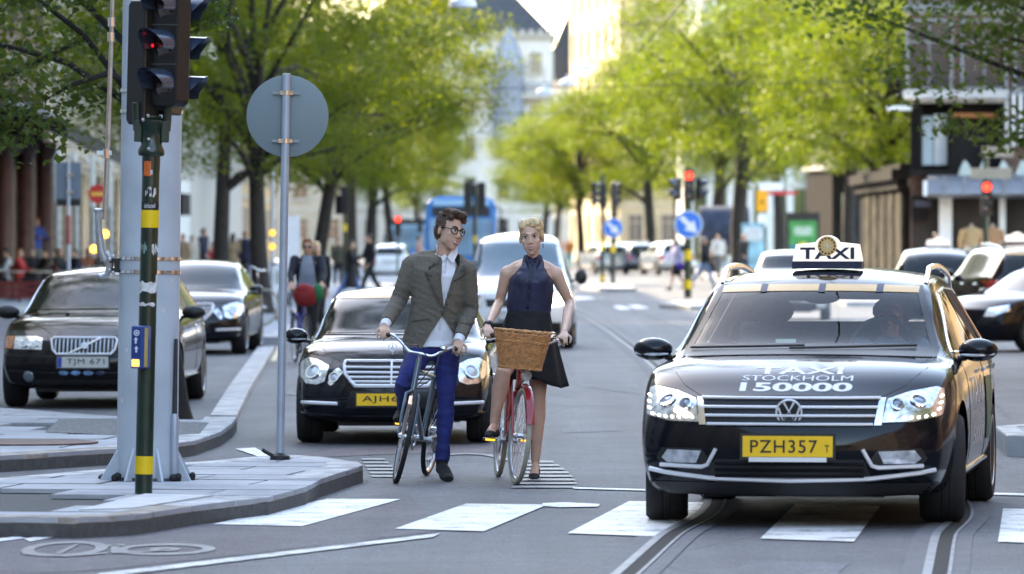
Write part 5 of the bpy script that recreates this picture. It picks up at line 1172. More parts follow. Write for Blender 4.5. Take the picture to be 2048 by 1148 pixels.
# signal heads
def visor_geo(r,L,n=18):
    vs=[];fs=[]
    for i in range(n+1):
        a=R(-20+220*i/n)
        for (rr,y) in ((r,0),(r*.99,-L*(.55+.45*max(0,math.sin(a))) )): vs.append((rr*math.cos(a),y,rr*math.sin(a)))
        
    for i in range(n): fs.append((2*i,2*i+2,2*i+3,2*i+1))
    k=len(vs); 
    vs+=[(x*.96,y,z*.96) for x,y,z in vs]; fs+=[(k+a,k+d,k+c,k+b) for a,b,c,d in fs]
    return MB().add(vs,fs)
def signal_head(root,loc,rz,n=3,w=.235,step=.25,lit=None,depth=.13,litmat=REDLIT,name='signal_head'):
    h=n*step+.04
    mb=MB(); q=[(-w/2,-h/2+.03),(-w/2+.03,-h/2),(w/2-.03,-h/2),(w/2,-h/2+.03),(w/2,h/2-.03),(w/2-.03,h/2),(-w/2+.03,h/2),(-w/2,h/2-.03)]
    mb.prism(q,-depth/2,depth/2,FACE); o=link(name,mb.mesh(name,False),BLK,root); o.location=loc; o.rotation_euler=(0,0,rz)
    b=o.modifiers.new('b','BEVEL'); b.width=.012; b.segments=2; b.limit_method='ANGLE'
    for i in range(n):
        z=h/2-.02-step*(i+.5)
        m=visor_geo(w*.44,.20).mesh('visor'); v=link('visor',m,VISOR,o); v.location=(0,-depth/2,z)
        MB().lathe([(0,.012),(w*.25,.008),(w*.40,0)],20,Matrix.Translation((0,-depth/2,z))@FACE).build('lens',litmat if lit==i else DARKLENS,o)
    mb=MB()
    for i in range(1,n): mb.box((0,-depth/2-.002,h/2-.02-step*i),(w*.96,.006,.006))
    if mb.v: mb.build('seam',M('signal_seam',(.08,.08,.085),.4),o,smooth=False)
    return o
q=gl(287,125); signal_head(sp_,(q.x,.05,q.z),R(128),3,.20,.25)          # left head, turned away
for o in bpy.data.objects:
    if o.parent==sp_ and o.name.startswith('signal_head'): h1=o
q=gl(343,90); signal_head(sp_,(q.x,-.05,q.z),R(-38),3,.215,.25)
q=gl(332,105); signal_head(sp_,(q.x+.01,.10,q.z+.0),R(75),3,.24,.25)
q=gl(307,92); MB().ell((q.x,-.09,q.z),(.010,.010,.013)).build('red_glint',REDGL,sp_)  # small glowing bead standing in for a red glint off the lens
# round sign from behind
sg=P(560,920,41.6); sg.z=.12; st=R(1.0)
sign=thing('road_sign','round road sign seen from its grey back on a slim pole at the island','sign',sg); sign.rotation_euler=(0,st,0)
s41=FPX/41.6; zz=lambda py:(920-py)/s41
MB().lathe([(.030,0),(.030,zz(148)),(.026,zz(147))],20).build('pole',GALV,sign)
mb=MB(); mb.lathe([(0,0),(.288,0),(.298,-.012),(.300,-.012),(.300,.004),(.288,.006),(0,.006)],64,Matrix.Translation((.01,.045,zz(232)))@Matrix.Rotation(R(90),4,'X')); mb.build('sign_disc',M('sign_back_grey',(.17,.22,.24),.45,.2,var=.06,vs=2),sign,angle=25)
for py in (186,282):
    mb=MB(); mb.box((0,.022,zz(py)),(.20,.016,.020)); mb.build('sign_rail',M('sign_rail_grey',(.25,.28,.29),.4,.5),sign,smooth=False)
    mb=MB(); mb.lathe([(.0305,-.016),(.034,-.016),(.034,.016),(.0305,.016)],20,Matrix.Translation((0,0,zz(py))),closed=True); mb.box((-.040,-.005,zz(py)),(.022,.02,.03)); mb.box((.040,-.005,zz(py)),(.022,.02,.03)); mb.build('clamp',CHROME,sign)
mb=MB(); mb.lathe([(.075,0),(.07,.03),(.04,.045),(.032,.05)],20); mb.tube([(-.05,-.03,.03),(-.11,-.03,.06),(-.13,-.03,.075)],.014,6); mb.build('pole_foot',M('black_rubber_foot',(.012,.012,.013),.6),sign)
# background signals and signs
def post_signal(label,px,py,D,items,post=DARKGREEN,rad=.055,h=3.2,bands=(),z0=.12):
    b=P(px,py,D); b.z=z0; t=thing('traffic_signal',label,'traffic light',b)
    MB().lathe([(rad,0),(rad,h)],14).build('post',post,t)
    for a,c in bands: MB().lathe([(rad+.002,a),(rad+.006,a),(rad+.006,c),(rad+.002,c)],14,closed=True).build('yellow_band',YELLOW,t)
    for (dx,z,rz,n,lit) in items: signal_head(t,(dx,-.12,z),rz,n,.26,.27,lit)
    return t
s152=FPX/152
z_=lambda py,D:(CAMH+(474-py)*D/FPX)-.12
t=post_signal('traffic light glowing red above the nearer blue arrow sign',1376,600,152,[(0.02,z_(372,152),0,3,0),(-.28,z_(378,152),R(-70),2,None),(.30,z_(378,152),R(70),2,None)],rad=.10,h=z_(335,152),bands=((z_(578,152),z_(560,152)),(z_(520,152),z_(500,152))))
t.location.y=152
def arrow_sign(label,px,py,D,d,postof=None):
    c=P(px,py,D); t=thing('arrow_sign',label,'sign',c)
    MB().lathe([(0,.0),(d/2,.0),(d/2,.02),(0,.02)],40,FACE).build('sign_rim',M('sign_rim_grey',(.50,.56,.62),.5,var=0),t)
    MB().lathe([(0,.022),(d/2*.88,.022),(d/2*.88,.026),(0,.026)],40,FACE).build('sign_face',M('sign_blue',(.01,.16,.62),.4,var=0),t)
    q=[(-.07,.30),(.07,.30),(.07,-.02),(.19,-.02),(0,-.34),(-.19,-.02),(-.07,-.02)]; q=[(x*d/.8,y*d/.8) for x,y in q]
    MB().prism(q,.027,.031,FACE@Matrix.Rotation(R(45),4,'Z')).build('arrow',WHITEPAINT,t,smooth=False)
    return t
arrow_sign('larger round blue sign with white diagonal arrow below the red traffic light',1377,449,151.4,.76)
t=post_signal('dark traffic lights with their backs turned on the further island left of the arrow sign',1205,568,200,[(-.30,z_(388,200),R(80),3,None),(.02,z_(392,200),R(180),3,None)],rad=.075,h=z_(350,200),bands=((z_(563,200),z_(550,200)),(z_(500,200),z_(480,200))))
t=post_signal('traffic light post carrying the smaller blue arrow sign',1226,575,198,[(.08,z_(388,198),R(40),3,None)],rad=.075,h=z_(375,198),bands=((z_(505,198),z_(490,198)),))
arrow_sign('smaller round blue sign with white diagonal arrow on the further island',1226,456,197.5,.70)
t=post_signal('pair of black traffic lights on one post in front of the blue bus',950,600,178,[(-.22,z_(384,178),R(180),3,None),(.20,z_(384,178),R(178),3,None)],rad=.06,h=z_(362,178),bands=((z_(478,178),z_(464,178)),),z0=.0)
t=post_signal('black traffic lights on a post above the woman in the long black coat',690,560,175,[(.0,z_(392,175),R(180),3,None),(-.16,z_(402,175),R(150),2,None)],rad=.06,h=z_(370,175),bands=((z_(455,175),z_(440,175)),),z0=.0)
t=post_signal('distant traffic light showing red between the tree row and the blue bus',796,530,230,[(0,z_(446,230),0,3,0)],rad=.05,h=z_(440,230),z0=0)
t=post_signal('traffic light showing red in front of the clothes shop window',1972,600,138,[(0,z_(395,138),0,3,0)],rad=.07,h=z_(290,138),z0=.1)
nb=P(1995,320,138)-t.location
for k,(dx,py,w_) in enumerate(((.28,302,.75),(.28,345,1.0))):
    MB().box((dx if k==0 else .12,-.05,z_(py,138)),(w_,.05,.26)).build('direction_board',M('tan_sign_board',(.30,.26,.20),.6,var=.1),t,smooth=False)
t=post_signal('black traffic light cut by the left edge of the picture',-12,640,120,[(.06,z_(170,120),R(20),3,None)],rad=.07,h=z_(140,120),z0=.1)
# street lamp-like post with two yellow reflectors
def post(label,name,cat,px,py,D,h,r,mat,z0=.12):
    b=P(px,py,D); b.z=z0; t=thing(name,label,cat,b); MB().lathe([(r,0),(r*.8,h)],12).build('post',mat,t); return t
t=post('grey post with two round amber reflectors between two left trees','reflector_post','post',545,590,128,3.1,.045,GALV)
for py in (466,493): MB().ell((0,-.07,CAMH+(474-py)*128/FPX-.12),(.07,.04,.07)).build('reflector',M('amber_reflector',(.75,.40,.03),.3,var=0,emit=(1,.5,.05),es=.3),t)  # glow stands in for the light these reflectors throw back
t=post('white vertical banner board beside the woman cycling with the red front bag','banner_sign','sign',586,570,150,2.2,.04,GALV); MB().box((0,-.05,1.35),(.36,.06,1.7)).build('banner',M('white_banner',(.75,.75,.78),.5,var=.05),t,smooth=False)
t=post('grey sign plates seen from behind on a striped slim post in front of the cafe','road_sign','sign',137,640,98,3.0,.035,GALV)
MB().box((-.0,.05,CAMH+(474-366)*98/FPX-.12),(.43,.02,.72)).build('sign_plate',M('sign_back_blue_grey',(.15,.19,.23),.5,.2,var=.05),t,smooth=False)
MB().box((0,.05,CAMH+(474-405)*98/FPX-.12),(.40,.03,.12)).build('lower_plate',BLK,t,smooth=False)
for py in (350,384): MB().box((.03,-.02,CAMH+(474-py)*98/FPX-.12),(.12,.03,.05)).build('clamp',CHROME,t,smooth=False)
MB().lathe([(.037,1.5),(.039,1.5),(.039,2.0),(.037,2.0)],12,closed=True).build('red_stripe',M('faded_red',(.35,.08,.09),.5),t)
t=post('round red no entry sign with yellow bar beside the grey mast','no_entry_sign','sign',196,650,118,2.9,.035,BLK)
zz2=CAMH+(474-388)*118/FPX-.12
MB().lathe([(0,.04),(.20,.04),(.20,.06),(0,.06)],28,Matrix.Translation((0,0,zz2))@FACE).build('sign_face',M('sign_red',(.48,.02,.015),.4,var=0),t)
MB().box((0,-.066,zz2),(.28,.012,.075)).build('sign_bar',M('sign_bar_yellow',(.75,.42,.06),.5,var=0),t,smooth=False)
# parking sign and poster at the right
t=post('orange parking machine sign under a white board by the right tree','parking_sign','sign',1524,560,215,3.2,.05,GALV)
s215=FPX/215; zz3=lambda py: CAMH+(474-py)*215/FPX-.12
MB().box((0,-.06,zz3(402)),(22/s215,.08,42/s215)).build('orange_panel',M('parking_orange',(.85,.36,.01),.4,var=0),t,smooth=False)
MB().ell((0,-.11,zz3(404)),(.055,.02,.06)).build('panel_dot',INK,t); MB().box((.0,-.06,zz3(440)),(18/s215,.08,24/s215)).build('white_panel',WHITEPAINT,t,smooth=False)
MB().box((.35,-.02,zz3(373)),(48/s215,.10,16/s215)).build('white_board',WHITEPAINT,t,smooth=False); MB().box((.75,-.02,zz3(386)),(60/s215,.05,7/s215)).build('red_board',M('red_board',(.55,.04,.04),.5),t,smooth=False)
s225=FPX/225; zz4=lambda py: CAMH+(474-py)*225/FPX-.12
t=thing('poster_stand','green and yellow poster in a dark frame in front of the white pillared shop','poster',(P(1606,474,225).x,225,.12))
MB().box((0,.03,zz4(478)),(1.32,.10,2.1)).build('frame',BLK,t,smooth=False); 
for x in (-.5,.5): MB().box((x,.03,.2),(.08,.08,.6)).build('leg',BLK,t,smooth=False)
MB().box((0,-.03,zz4(478)),(1.08,.02,1.44)).build('green_sheet',M('poster_green',(.03,.24,.06),.4,var=.3,vs=3),t,smooth=False)
MB().box((0,-.045,zz4(462)),(.72,.01,.34)).build('pale_print',M('poster_pale',(.35,.48,.40),.5,var=.5,vs=14),t,smooth=False)
mb=MB(); mb.ell((0,-.045,zz4(500)),(.26,.01,.30)); mb.box((0,-.045,zz4(509)),(1.06,.01,.20)); mb.build('yellow_print',M('poster_yellow',(.75,.55,.04),.4,var=.1),t,smooth=False)
MB().box((-.36,-.052,zz4(494)),(.28,.008,.10)).box((.36,-.052,zz4(494)),(.28,.008,.10)).build('blue_print',M('poster_blue',(.02,.08,.38),.4),t,smooth=False)
t=thing('shop_board','pale teal shop board standing beside the right tree trunk','board',(P(1506,474,212).x,212,.12)); MB().box((0,0,1.1),(.85,.08,2.1)).build('panel',M('teal_panel',(.22,.42,.50),.5,var=.5,vs=2),t,smooth=False); MB().box((0,0,.05),(.7,.3,.1)).build('foot',BLK,t,smooth=False); MB().box((0,-.05,1.75),(.7,.03,.5)).build('pale_print',M('board_pale',(.55,.58,.58),.5,var=.3,vs=6),t,smooth=False)
t=thing('shop_awning','dark striped barrel awning behind the trunk of the orange sign tree','awning',(P(1448,474,230).x,230,0))
mb=MB(); mb.lathe([(1.0,-1.0),(1.0,1.0)],20,Matrix.Translation((0,0,2.0))@Matrix.Rotation(R(90),4,'Y')); mb.build('cloth',M('dark_blue_awning',(.02,.03,.06),.7,var=.6,vs=3),t); 
for x in (-.9,.9): MB().tube([(x,0,0),(x,0,1.6)],.03,6).build('strut',BLK,t)
# mannequins in the clothes shop
def mannequin(px,coat,label):
    t=thing('mannequin',label,'mannequin',(P(px,474,148.6).x,148.6,.5)); s=1.0
    mb=MB(); mb.tube([(0,0,1.02),(0,0,1.25),(0,0,1.45),(0,0,1.52)],[(.15,.22),(.13,.19),(.12,.24),(.05,.07)],14,ref=(0,1,0)); 
    for k in (-1,1): mb.tube([(k*.22,0,1.43),(k*.29,.0,1.15),(k*.30,-.02,.88)],[.07,.055,.045],8)
    link('coat',fuse(mb,.02,2,'coat'),coat,t)
    mb=MB(); 
    for k in (-1,1): mb.tube([(k*.09,0,1.05),(k*.10,0,.68)],[.10,.11],8)
    mb.build('shorts',M('pale_cloth',(.45,.42,.36),.8),t)
    MB().lathe([(.14,-.38),(.14,-.36),(.02,-.35),(.02,1.0)],14).build('stand',STEEL,t); mb=MB(); mb.tube([(0,0,1.5),(0,0,1.6)],.045,8); mb.build('neck',M('mannequin_skin',(.35,.28,.22),.6),t)
mannequin(1943,M('beige_coat',(.38,.25,.12),.8,var=.2,vs=8),'shop mannequin in beige coat and pale shorts left of the red signal post')
mannequin(1985,M('tan_dress',(.33,.17,.08),.8,var=.2,vs=8),'shop mannequin in tan dress half hidden by the red signal post')
# overhead wires and lamps
WIRE=M('overhead_wire',(.02,.02,.022),.6)
t=thing('overhead_wire','tram contact wire running above the rails down the street','wire',(0,0,0))
mid=[(a+b)/2 for a,b in zip(RAILL,RAILR)]; MB().tube([(p.x,p.y,5.5) for p in mid[::3]],.010,4).build('contact_wire',WIRE,t)
for i,(D,zl,zr,xl,xr,lab) in enumerate(((40,6.2,6.2,-9,12,'near'),(62,6.3,6.3,-14,14,'middle'),(150,6.1,5.9,-14,12,'far'),(205,6.9,6.2,-14,11,'farthest'))):
    t=thing('span_wire',lab+' span wire slung across the street from side to side','wire',(0,D,0))
    MB().tube([(xl,0,zl),((xl+xr)/2,0,(zl+zr)/2-.35),(xr,0,zr)],.012,4).build('wire',WIRE,t)
    if i<2:
        m=MB(); cx=mid[min(len(mid)-1,int(np.argmin([abs(p.y-D) for p in mid])))].x
        for dx in (-.25,-.1,.08,.22): m.tube([(cx+dx,0,5.85),(cx+dx*.3,0,5.5)],.018,5)
        m.box((cx,0,5.9),(.9,.06,.05)); m.build('hanger',WIRE,t)
LAMPW=M('lamp_dome_white',(.55,.58,.68),.3,var=0)
for i,(px,py,D,lab) in enumerate(((1089,184,200,'lowest'),(1135,166,204,'middle'),(1172,137,208,'highest'),(925,8,120,'large'))):
    c_=P(px,py,D); t=thing('hanging_lamp',lab+' white dome street lamp hanging from the span wires','lamp',c_,group='hanging street lamps')
    MB().lathe([(.30,-.06),(.28,.05),(.16,.14),(.05,.18),(.03,.30)],18).build('shade',LAMPW,t); MB().lathe([(0,-.08),(.22,-.07),(.28,-.05)],16).build('diffuser',WHITEPAINT,t); MB().tube([(0,0,.28),(0,0,.9)],.012,5).build('hanger',WIRE,t)
R0=.345
# ---------------- bicycles ----------------
def bicycle(name,label,C,rear,paint,tyre,steer,lean,roll_origin=None,stepthru=False,group=None,tw=.018,R0=.345,scale=1.0,fender=True,crank=(-.14,.09)):
    """C front contact, rear contact (world xy). local frame: origin front contact, +y back towards rear wheel"""
    v=Vector((rear[0]-C[0],rear[1]-C[1],0)); wb=v.length/scale; rz=math.atan2(-v.x,v.y)
    t=thing(name,label,'bicycle',(C[0],C[1],0),rz,group,scale); t.rotation_euler=(Euler((0,lean,0)).to_matrix().to_4x4()).to_euler(); t.rotation_euler=(Matrix.Rotation(rz,4,'Z')@Matrix.Rotation(lean,4,'Y')).to_euler()
    def wh(y,parent,rot=0):
        T=Matrix.Translation((0,y,R0))
        if rot: T=T@Matrix.Rotation(rot,4,'Z')
        T=T@Matrix.Rotation(R(90),4,'Y')
        w_=link('wheel',MB().lathe([(R0-.045,0)]+[(R0-tw+tw*math.cos(a),tw*math.sin(a)) for a in [R(-140+280*k/10) for k in range(11)]],64,closed=True).mesh('wheel'),tyre,parent); w_.matrix_local=T
        MB().lathe([(R0-.034,-.012),(R0-.030,-.013),(R0-.030,.013),(R0-.034,.012),(R0-.046,.006),(R0-.046,-.006)],48,closed=True).build('rim',STEEL,w_)
        m=MB()
        for k in range(36):
            a=2*PI*k/36; s_=.028 if k%2 else -.028; b=a+(.9 if (k//2)%2 else -.9)
            m.tube([(.024*math.cos(b),.024*math.sin(b),s_),((R0-.04)*math.cos(a),(R0-.04)*math.sin(a),0)],.0014,3,cap=False)
        tag(m.build('spokes',STEEL,w_),kind='stuff'); MB().lathe([(.012,-.05),(.026,-.03),(.016,-.02),(.016,.02),(.026,.03),(.012,.05)],14).build('hub',CHROME,w_)
        return w_
    wh(wb,t); 
    # rear frame
    bb=Vector((0,wb-.46,.29)); st=Vector((0,wb-.30,.80)); hd_t=Vector((0,.235,.86)); hd_b=Vector((0,.195,.66)); ra=Vector((0,wb,R0))
    f=MB(); f.tube([hd_b-Vector((0,0,.02)),hd_t+Vector((0,.005,.03))],.021,12)
    if stepthru: f.tube([hd_b+Vector((0,.02,.02)),Vector((0,.40,.44)),bb],[.019,.019,.019],10); f.tube([hd_t-Vector((0,0,.07)),Vector((0,.42,.56)),bb.lerp(st,.28)],.014,8)
    else: f.tube([hd_b+Vector((0,.02,.02)),bb],.019,10); f.tube([hd_t-Vector((0,0,.05)),st-Vector((0,0,.06))],.016,10)
    f.tube([bb,st],.018,10)
    for s_ in (1,-1): f.tube([bb+Vector((s_*.03,0,0)),Vector((s_*.055,wb-.2,.31)),ra+Vector((s_*.065,0,0))],.010,8); f.tube([st+Vector((s_*.02,0,-.05)),ra+Vector((s_*.065,0,0))],.008,8)
    f.build('frame',paint,t)
    m=MB(); m.tube([st,st+Vector((0,.05,.17))],.013,8); m.build('seat_post',CHROME,t)
    m=MB(); m.tube([st+Vector((0,-.12,.19)),st+Vector((0,.0,.20)),st+Vector((0,.12,.205)),st+Vector((0,.16,.20))],[(.018,.022),(.025,.045),(.03,.085),(.02,.07)],12,ref=(0,0,1)); m.build('saddle',BLACKPLASTIC,t)
    m=MB(); m.lathe([(.06,-.004),(.094,-.004),(.094,.004),(.06,.004)],30,Matrix.Translation(bb+Vector((-.055,0,0)))@Matrix.Rotation(R(90),4,'Y'),closed=True); m.tube([bb+Vector((-.075,0,0)),bb+Vector((.075,0,0))],.02,10)
    ca=Vector((0,-.05,.16)).normalized()*.17; pa=R(20)
    for s_,d in ((-1,Vector((0,-.10,.135)).normalized()*.17 if not stepthru else Vector((0,-.155,.06))),):
        pass
    d1=Vector((0,)+crank); m.tube([bb+Vector((-.08,0,0)),bb+Vector((-.085,0,0))+d1],.011,8); m.tube([bb+Vector((.08,0,0)),bb+Vector((.085,0,0))-d1],.011,8); m.build('crank',STEEL,t)
    for s_,d in ((-1,d1),(1,-d1)):
        p=bb+d+Vector((s_*.145,0,0)); q=MB(); q.box(p,(.095,.085,.022)); o=q.build('pedal',BLACKPLASTIC,t,smooth=False,bevel=.004); MB().box(p+Vector((0,-.044,0)),(.07,.006,.014)).build('pedal_reflector',M('amber_reflector',(.75,.40,.03),.3,var=0,emit=(1,.5,.05),es=.3),o,smooth=False)  # pedal reflector shine put in as a faint glow
    def guard(y,a0,a1,parent,rot=0):
        m=MB(); pts=[(0,y+(R0+.022)*math.cos(R(a0+(a1-a0)*k/16)),R0+(R0+.022)*math.sin(R(a0+(a1-a0)*k/16))) for k in range(17)]; m.tube(pts,[(.006,.028)]*17,8,ref=(0,0,1)); return m.build('mudguard',paint if stepthru else BLK,parent)
    if fender: guard(wb,-8,125,t)
    m=MB(); 
    for s_ in (1,-1): m.tube([(s_*.06,wb-.20,.74),(s_*.065,wb+.22,.745)],.006,6); m.tube([(s_*.065,wb+.12,.745),ra+Vector((s_*.07,0,.02))],.005,6)
    for k in range(4): m.tube([(-.065,wb-.1+k*.1,.745),(.065,wb-.1+k*.1,.745)],.004,6)
    m.build('rear_rack',STEEL,t)
    # front assembly steers about the head axis
    fr=bpy.data.objects.new('front_fork',None)
    fm=MB(); ax=lambda z: Vector((0,.195+(z-.66)*.2,z))
    Tst=Matrix.Translation(ax(.66))@Matrix.Rotation(steer,4,Vector((0,.2,.98)).normalized())@Matrix.Translation(-ax(.66))
    for s_ in (1,-1): fm.tube([(s_*.05,0,R0),(s_*.052,.07,.50),(s_*.045,.165,.64),(0,.185,.665)],[.009,.011,.012,.013],8)
    bicycle.pedal=t.matrix_basis@(bb+d1+Vector((-.145,0,0)))
    fk=link('fork',fm.mesh('fork'),paint,t); fk.matrix_local=Tst
    return t,fk,Tst,wh,ax,guard
# man's bicycle
C1=G(786,967); R1=G(852,951)
GREYP=M('grey_blue_frame_paint',(.10,.15,.19),.3,.3,var=.1,coat=.6)
b1,fk,T1,wh,ax,guard=bicycle('bicycle','grey city bicycle with black tyres and swept handlebar straddled by the man',C1,R1,GREYP,RUBBER,R(14),R(9.5)); ped1=bicycle.pedal
w_=wh(0,fk); 
def bars(fk,ax,w_half,rise,back,mat,grip,drop=.0,hz=1.03,root=None,T=None,dx=0):
    st=MB(); st.tube([ax(hz-.15),ax(hz-.01)],.013,8); st.tube([ax(hz-.01),ax(hz)+Vector((0,-.05,.02))],.014,8); st.build('stem',CHROME,fk)
    c=ax(hz)+Vector((dx,-.05,.02)); pts=[]
    for s_ in (-1,1):
        q=[c,c+Vector((s_*w_half*.30,-.01,.0)),c+Vector((s_*w_half*.55,.02,rise*.55)),c+Vector((s_*w_half*.8,.07,rise)),c+Vector((s_*w_half,back,rise-drop))]
        pts=q[::-1]+pts[0:0] if s_<0 else pts+q[1:]
        if s_<0: keep=pts
    pts=keep+pts[len(keep):] if len(pts)>len(keep) else pts
    left=[c+Vector((-w_half*a,b,d)) for a,b,d in ((1,back,rise-drop),(.8,.07,rise),(.55,.02,rise*.55),(.30,-.01,0))]; right=[Vector((2*c.x-p.x,p.y,p.z)) for p in left[::-1]]
    full=cat(left+[c]+right,5); MB().tube(full,.0115,10).build('handlebar',mat,fk)
    for s_ in (1,-1):
        e=left[0] if s_<0 else right[-1]; d=(e-(left[1] if s_<0 else right[-2])).normalized(); MB().tube([e-d*.11,e+d*.012],.0175,10).build('grip',grip,fk)
        MB().tube([e-d*.15,e-d*.10+Vector((0,-.05,-.02)),e-d*.02+Vector((0,-.06,-.035))],.006,6).build('brake_lever',CHROME,fk)
    bars.grips=[root.matrix_basis@T@(l.lerp(m,.16)) for l,m in ((left[0],left[1]),(right[-1],right[-2]))]
    return c,left,right
c,l_,r_=bars(fk,ax,.275,.085,.19,CHROME,BLACKPLASTIC,.02,.915,b1,T1); grip1=bars.grips
o=MB(); o.box((0,.105,.60),(.045,.02,.06)); o.build('front_reflector',M('pink_white_reflector',(.75,.55,.50),.25,var=0,emit=(1,.75,.7),es=.15),fk,smooth=False,bevel=.006)  # faint glow added in place of light caught by the reflector
MB().tube([c+Vector((.13,.0,.04)),c+Vector((.12,-.06,-.15)),ax(.7)+Vector((.03,-.05,0))],.004,5).build('brake_cable',BLK,fk)
MB().tube([c+Vector((-.13,.0,.04)),c+Vector((-.05,-.13,.06)),c+Vector((.1,-.10,-.05)),ax(.7)+Vector((.02,0,0))],.004,5).build('brake_cable',BLK,fk)
MB().lathe([(0,.025),(.02,.02),(.028,0),(0,0)],14,Matrix.Translation(r_[1]+Vector((0,0,.02)))).build('bell',CHROME,fk)
m=MB(); m.tube([ax(.60)+Vector((0,-.07,.02)),(.0,-.02,R0+.26)],.008,6); m.build('reflector_stay',STEEL,fk)
# woman's bicycle
C2=G(1030,969); R2=G(996,955)
REDP=M('red_frame_paint',(.34,.012,.018),.25,0,var=.1,coat=.8); CREAMT=M('cream_tyre',(.42,.39,.30),.7,var=.15,vs=12)
b2,fk2,T2,wh2,ax2,guard2=bicycle('bicycle','red ladies bicycle with cream tyres and wicker front basket held by the woman',C2,R2,REDP,CREAMT,R(5),R(4.0),stepthru=True,crank=(-.168,.0)); ped2=bicycle.pedal
w_=wh2(0,fk2); guard2(0,20,165,fk2)
c,l_,r_=bars(fk2,ax2,.28,.05,.16,CHROME,M('brown_grip',(.10,.045,.02),.6),.01,.972,b2,T2,.05); grip2=bars.grips
m=MB(); m.lathe([(0,.0),(.032,.0),(.040,.02),(.040,.03)],20,Matrix.Translation((0,-.02,.775))@FACE); m.build('headlight',CHROME,fk2); MB().lathe([(0,.036),(.025,.034),(.038,.030)],20,Matrix.Translation((0,-.02,.775))@FACE).build('headlight_glass',M('headlight_pale_glass',(.75,.76,.75),.1,var=.2,vs=60,coat=1),fk2)
MB().tube([(0,-.02,.75),ax2(.70)],.007,6).build('headlight_bracket',BLK,fk2)
m=MB(); m.lathe([(0,.045),(.030,.038),(.044,.012),(.046,0),(0,-.004)],20,Matrix.Translation(r_[1]+Vector((-.0,-.01,.035)))); m.build('bell',CHROME,fk2)
for s_ in (1,-1): MB().tube([c+Vector((s_*.20,.06,.05)),c+Vector((s_*.17,-.10,.10)),c+Vector((s_*.07,-.17,.08)),c+Vector((s_*.02,-.12,-.08))],.0045,6).build('brake_cable',BLK,fk2)
# wicker basket
WICK=M('wicker_cane',(.56,.26,.095),.55,var=.35,vs=40,bump=.2,bs=90)
bk=bpy.data.objects.new('basket',bpy.data.meshes.new('basket')); COL.objects.link(bk); bk.parent=fk2
cx=Vector((-.065,-.085,.0)); z0,z1=.825,1.085
def ringpt(t,z,dr=0):
    k=(z-z0)/(z1-z0); a=.142+.052*k+dr; b=.105+.035*k+dr; e=.62; ct,st=math.cos(t),math.sin(t); return Vector((cx.x+a*math.copysign(abs(ct)**e,ct),cx.y-.03+b*math.copysign(abs(st)**e,st),z))
mb=MB(); ns=30
for k in range(ns): t=2*PI*k/ns; mb.tube([ringpt(t,z0),ringpt(t,(z0+z1)/2),ringpt(t,z1)],.0042,5)
rows=26
for r in range(rows):
    z=z0+.008+(z1-z0-.03)*r/(rows-1); pts=[ringpt(2*PI*j/(ns*2),z,(.0052 if (j//1+r)%2 else -.0052) if j%2==0 else 0) for j in range(ns*2)]
    pts=[ringpt(2*PI*j/(ns*2),z,.0055*math.cos(PI*(j/2)+PI*r)*(1 if j%2==0 else 0)) for j in range(ns*2)]; mb.tube(pts,.0052,5,closed=True)
for z,rr in ((z1,.010),(z1-.075,.0085),(z0,.009)):
    for ph in (0,PI): mb.tube([ringpt(2*PI*j/72,z+.006*math.sin(j*PI/3+ph),.004*math.cos(j*PI/3+ph)+.003) for j in range(72)],rr*.7,6,closed=True)
mb.prism([tuple(ringpt(2*PI*j/24,z0).xy) for j in range(24)],z0-.004,z0+.004)
me=mb.mesh('basket'); bk.data=me; me.materials.append(WICK); tag(bk,kind=None)
MB().tube([cx+Vector((0,.06,z0-.01)),ax2(.80)],.008,6).build('basket_bracket',BLK,fk2)
# ---------------- people ----------------
def mcol(n,c,**k): return M(n,c,.8,var=.14,vs=9,bump=.15,bs=120,**k)
JEANS=M('bright_blue_denim',(.010,.020,.135),.8,var=.45,vs=7,bump=.25,bs=160); TWEED=M('brown_grey_tweed',(.165,.145,.115),.9,var=.38,vs=150,bump=.5,bs=260); SHIRT=M('white_shirt',(.80,.81,.85),.8,var=.05,vs=5,bump=.1,bs=60)
NAVYSILK=M('navy_silk',(.026,.031,.074),.55,var=.2,vs=5,bump=.15,bs=14); BLACKCL=M('black_cloth',(.0085,.008,.0095),.85,var=.3,vs=10,bump=.4,bs=40); BROWNHAIR=M('brown_hair',(.075,.040,.024),.55,var=.5,vs=60,bump=.6,bs=120); BLONDE=M('blonde_hair',(.74,.54,.29),.42,var=.4,vs=40,bump=.5,bs=110)
DARKHAIR=M('dark_hair',(.02,.013,.010),.55,var=.3,vs=40); EYEW=M('eye_white',(.70,.68,.66),.3,var=0); IRIS=M('dark_iris',(.02,.014,.010),.2,var=0); LIP=M('lip',(.42,.15,.13),.45,var=0); TEETH=M('teeth',(.75,.73,.70),.35,var=0); SHOE=M('black_shoe',(.007,.007,.008),.85,var=.2); BROW=M('brow',(.06,.035,.022),.8,var=0)
SKINW=M('fair_skin',(.68,.43,.315),.48,var=.08,vs=14); SKINLEG=M('tanned_leg_skin',(.62,.36,.25),.45,var=.1,vs=10)  # legs warmer than the face: reflected light put into the skin colour
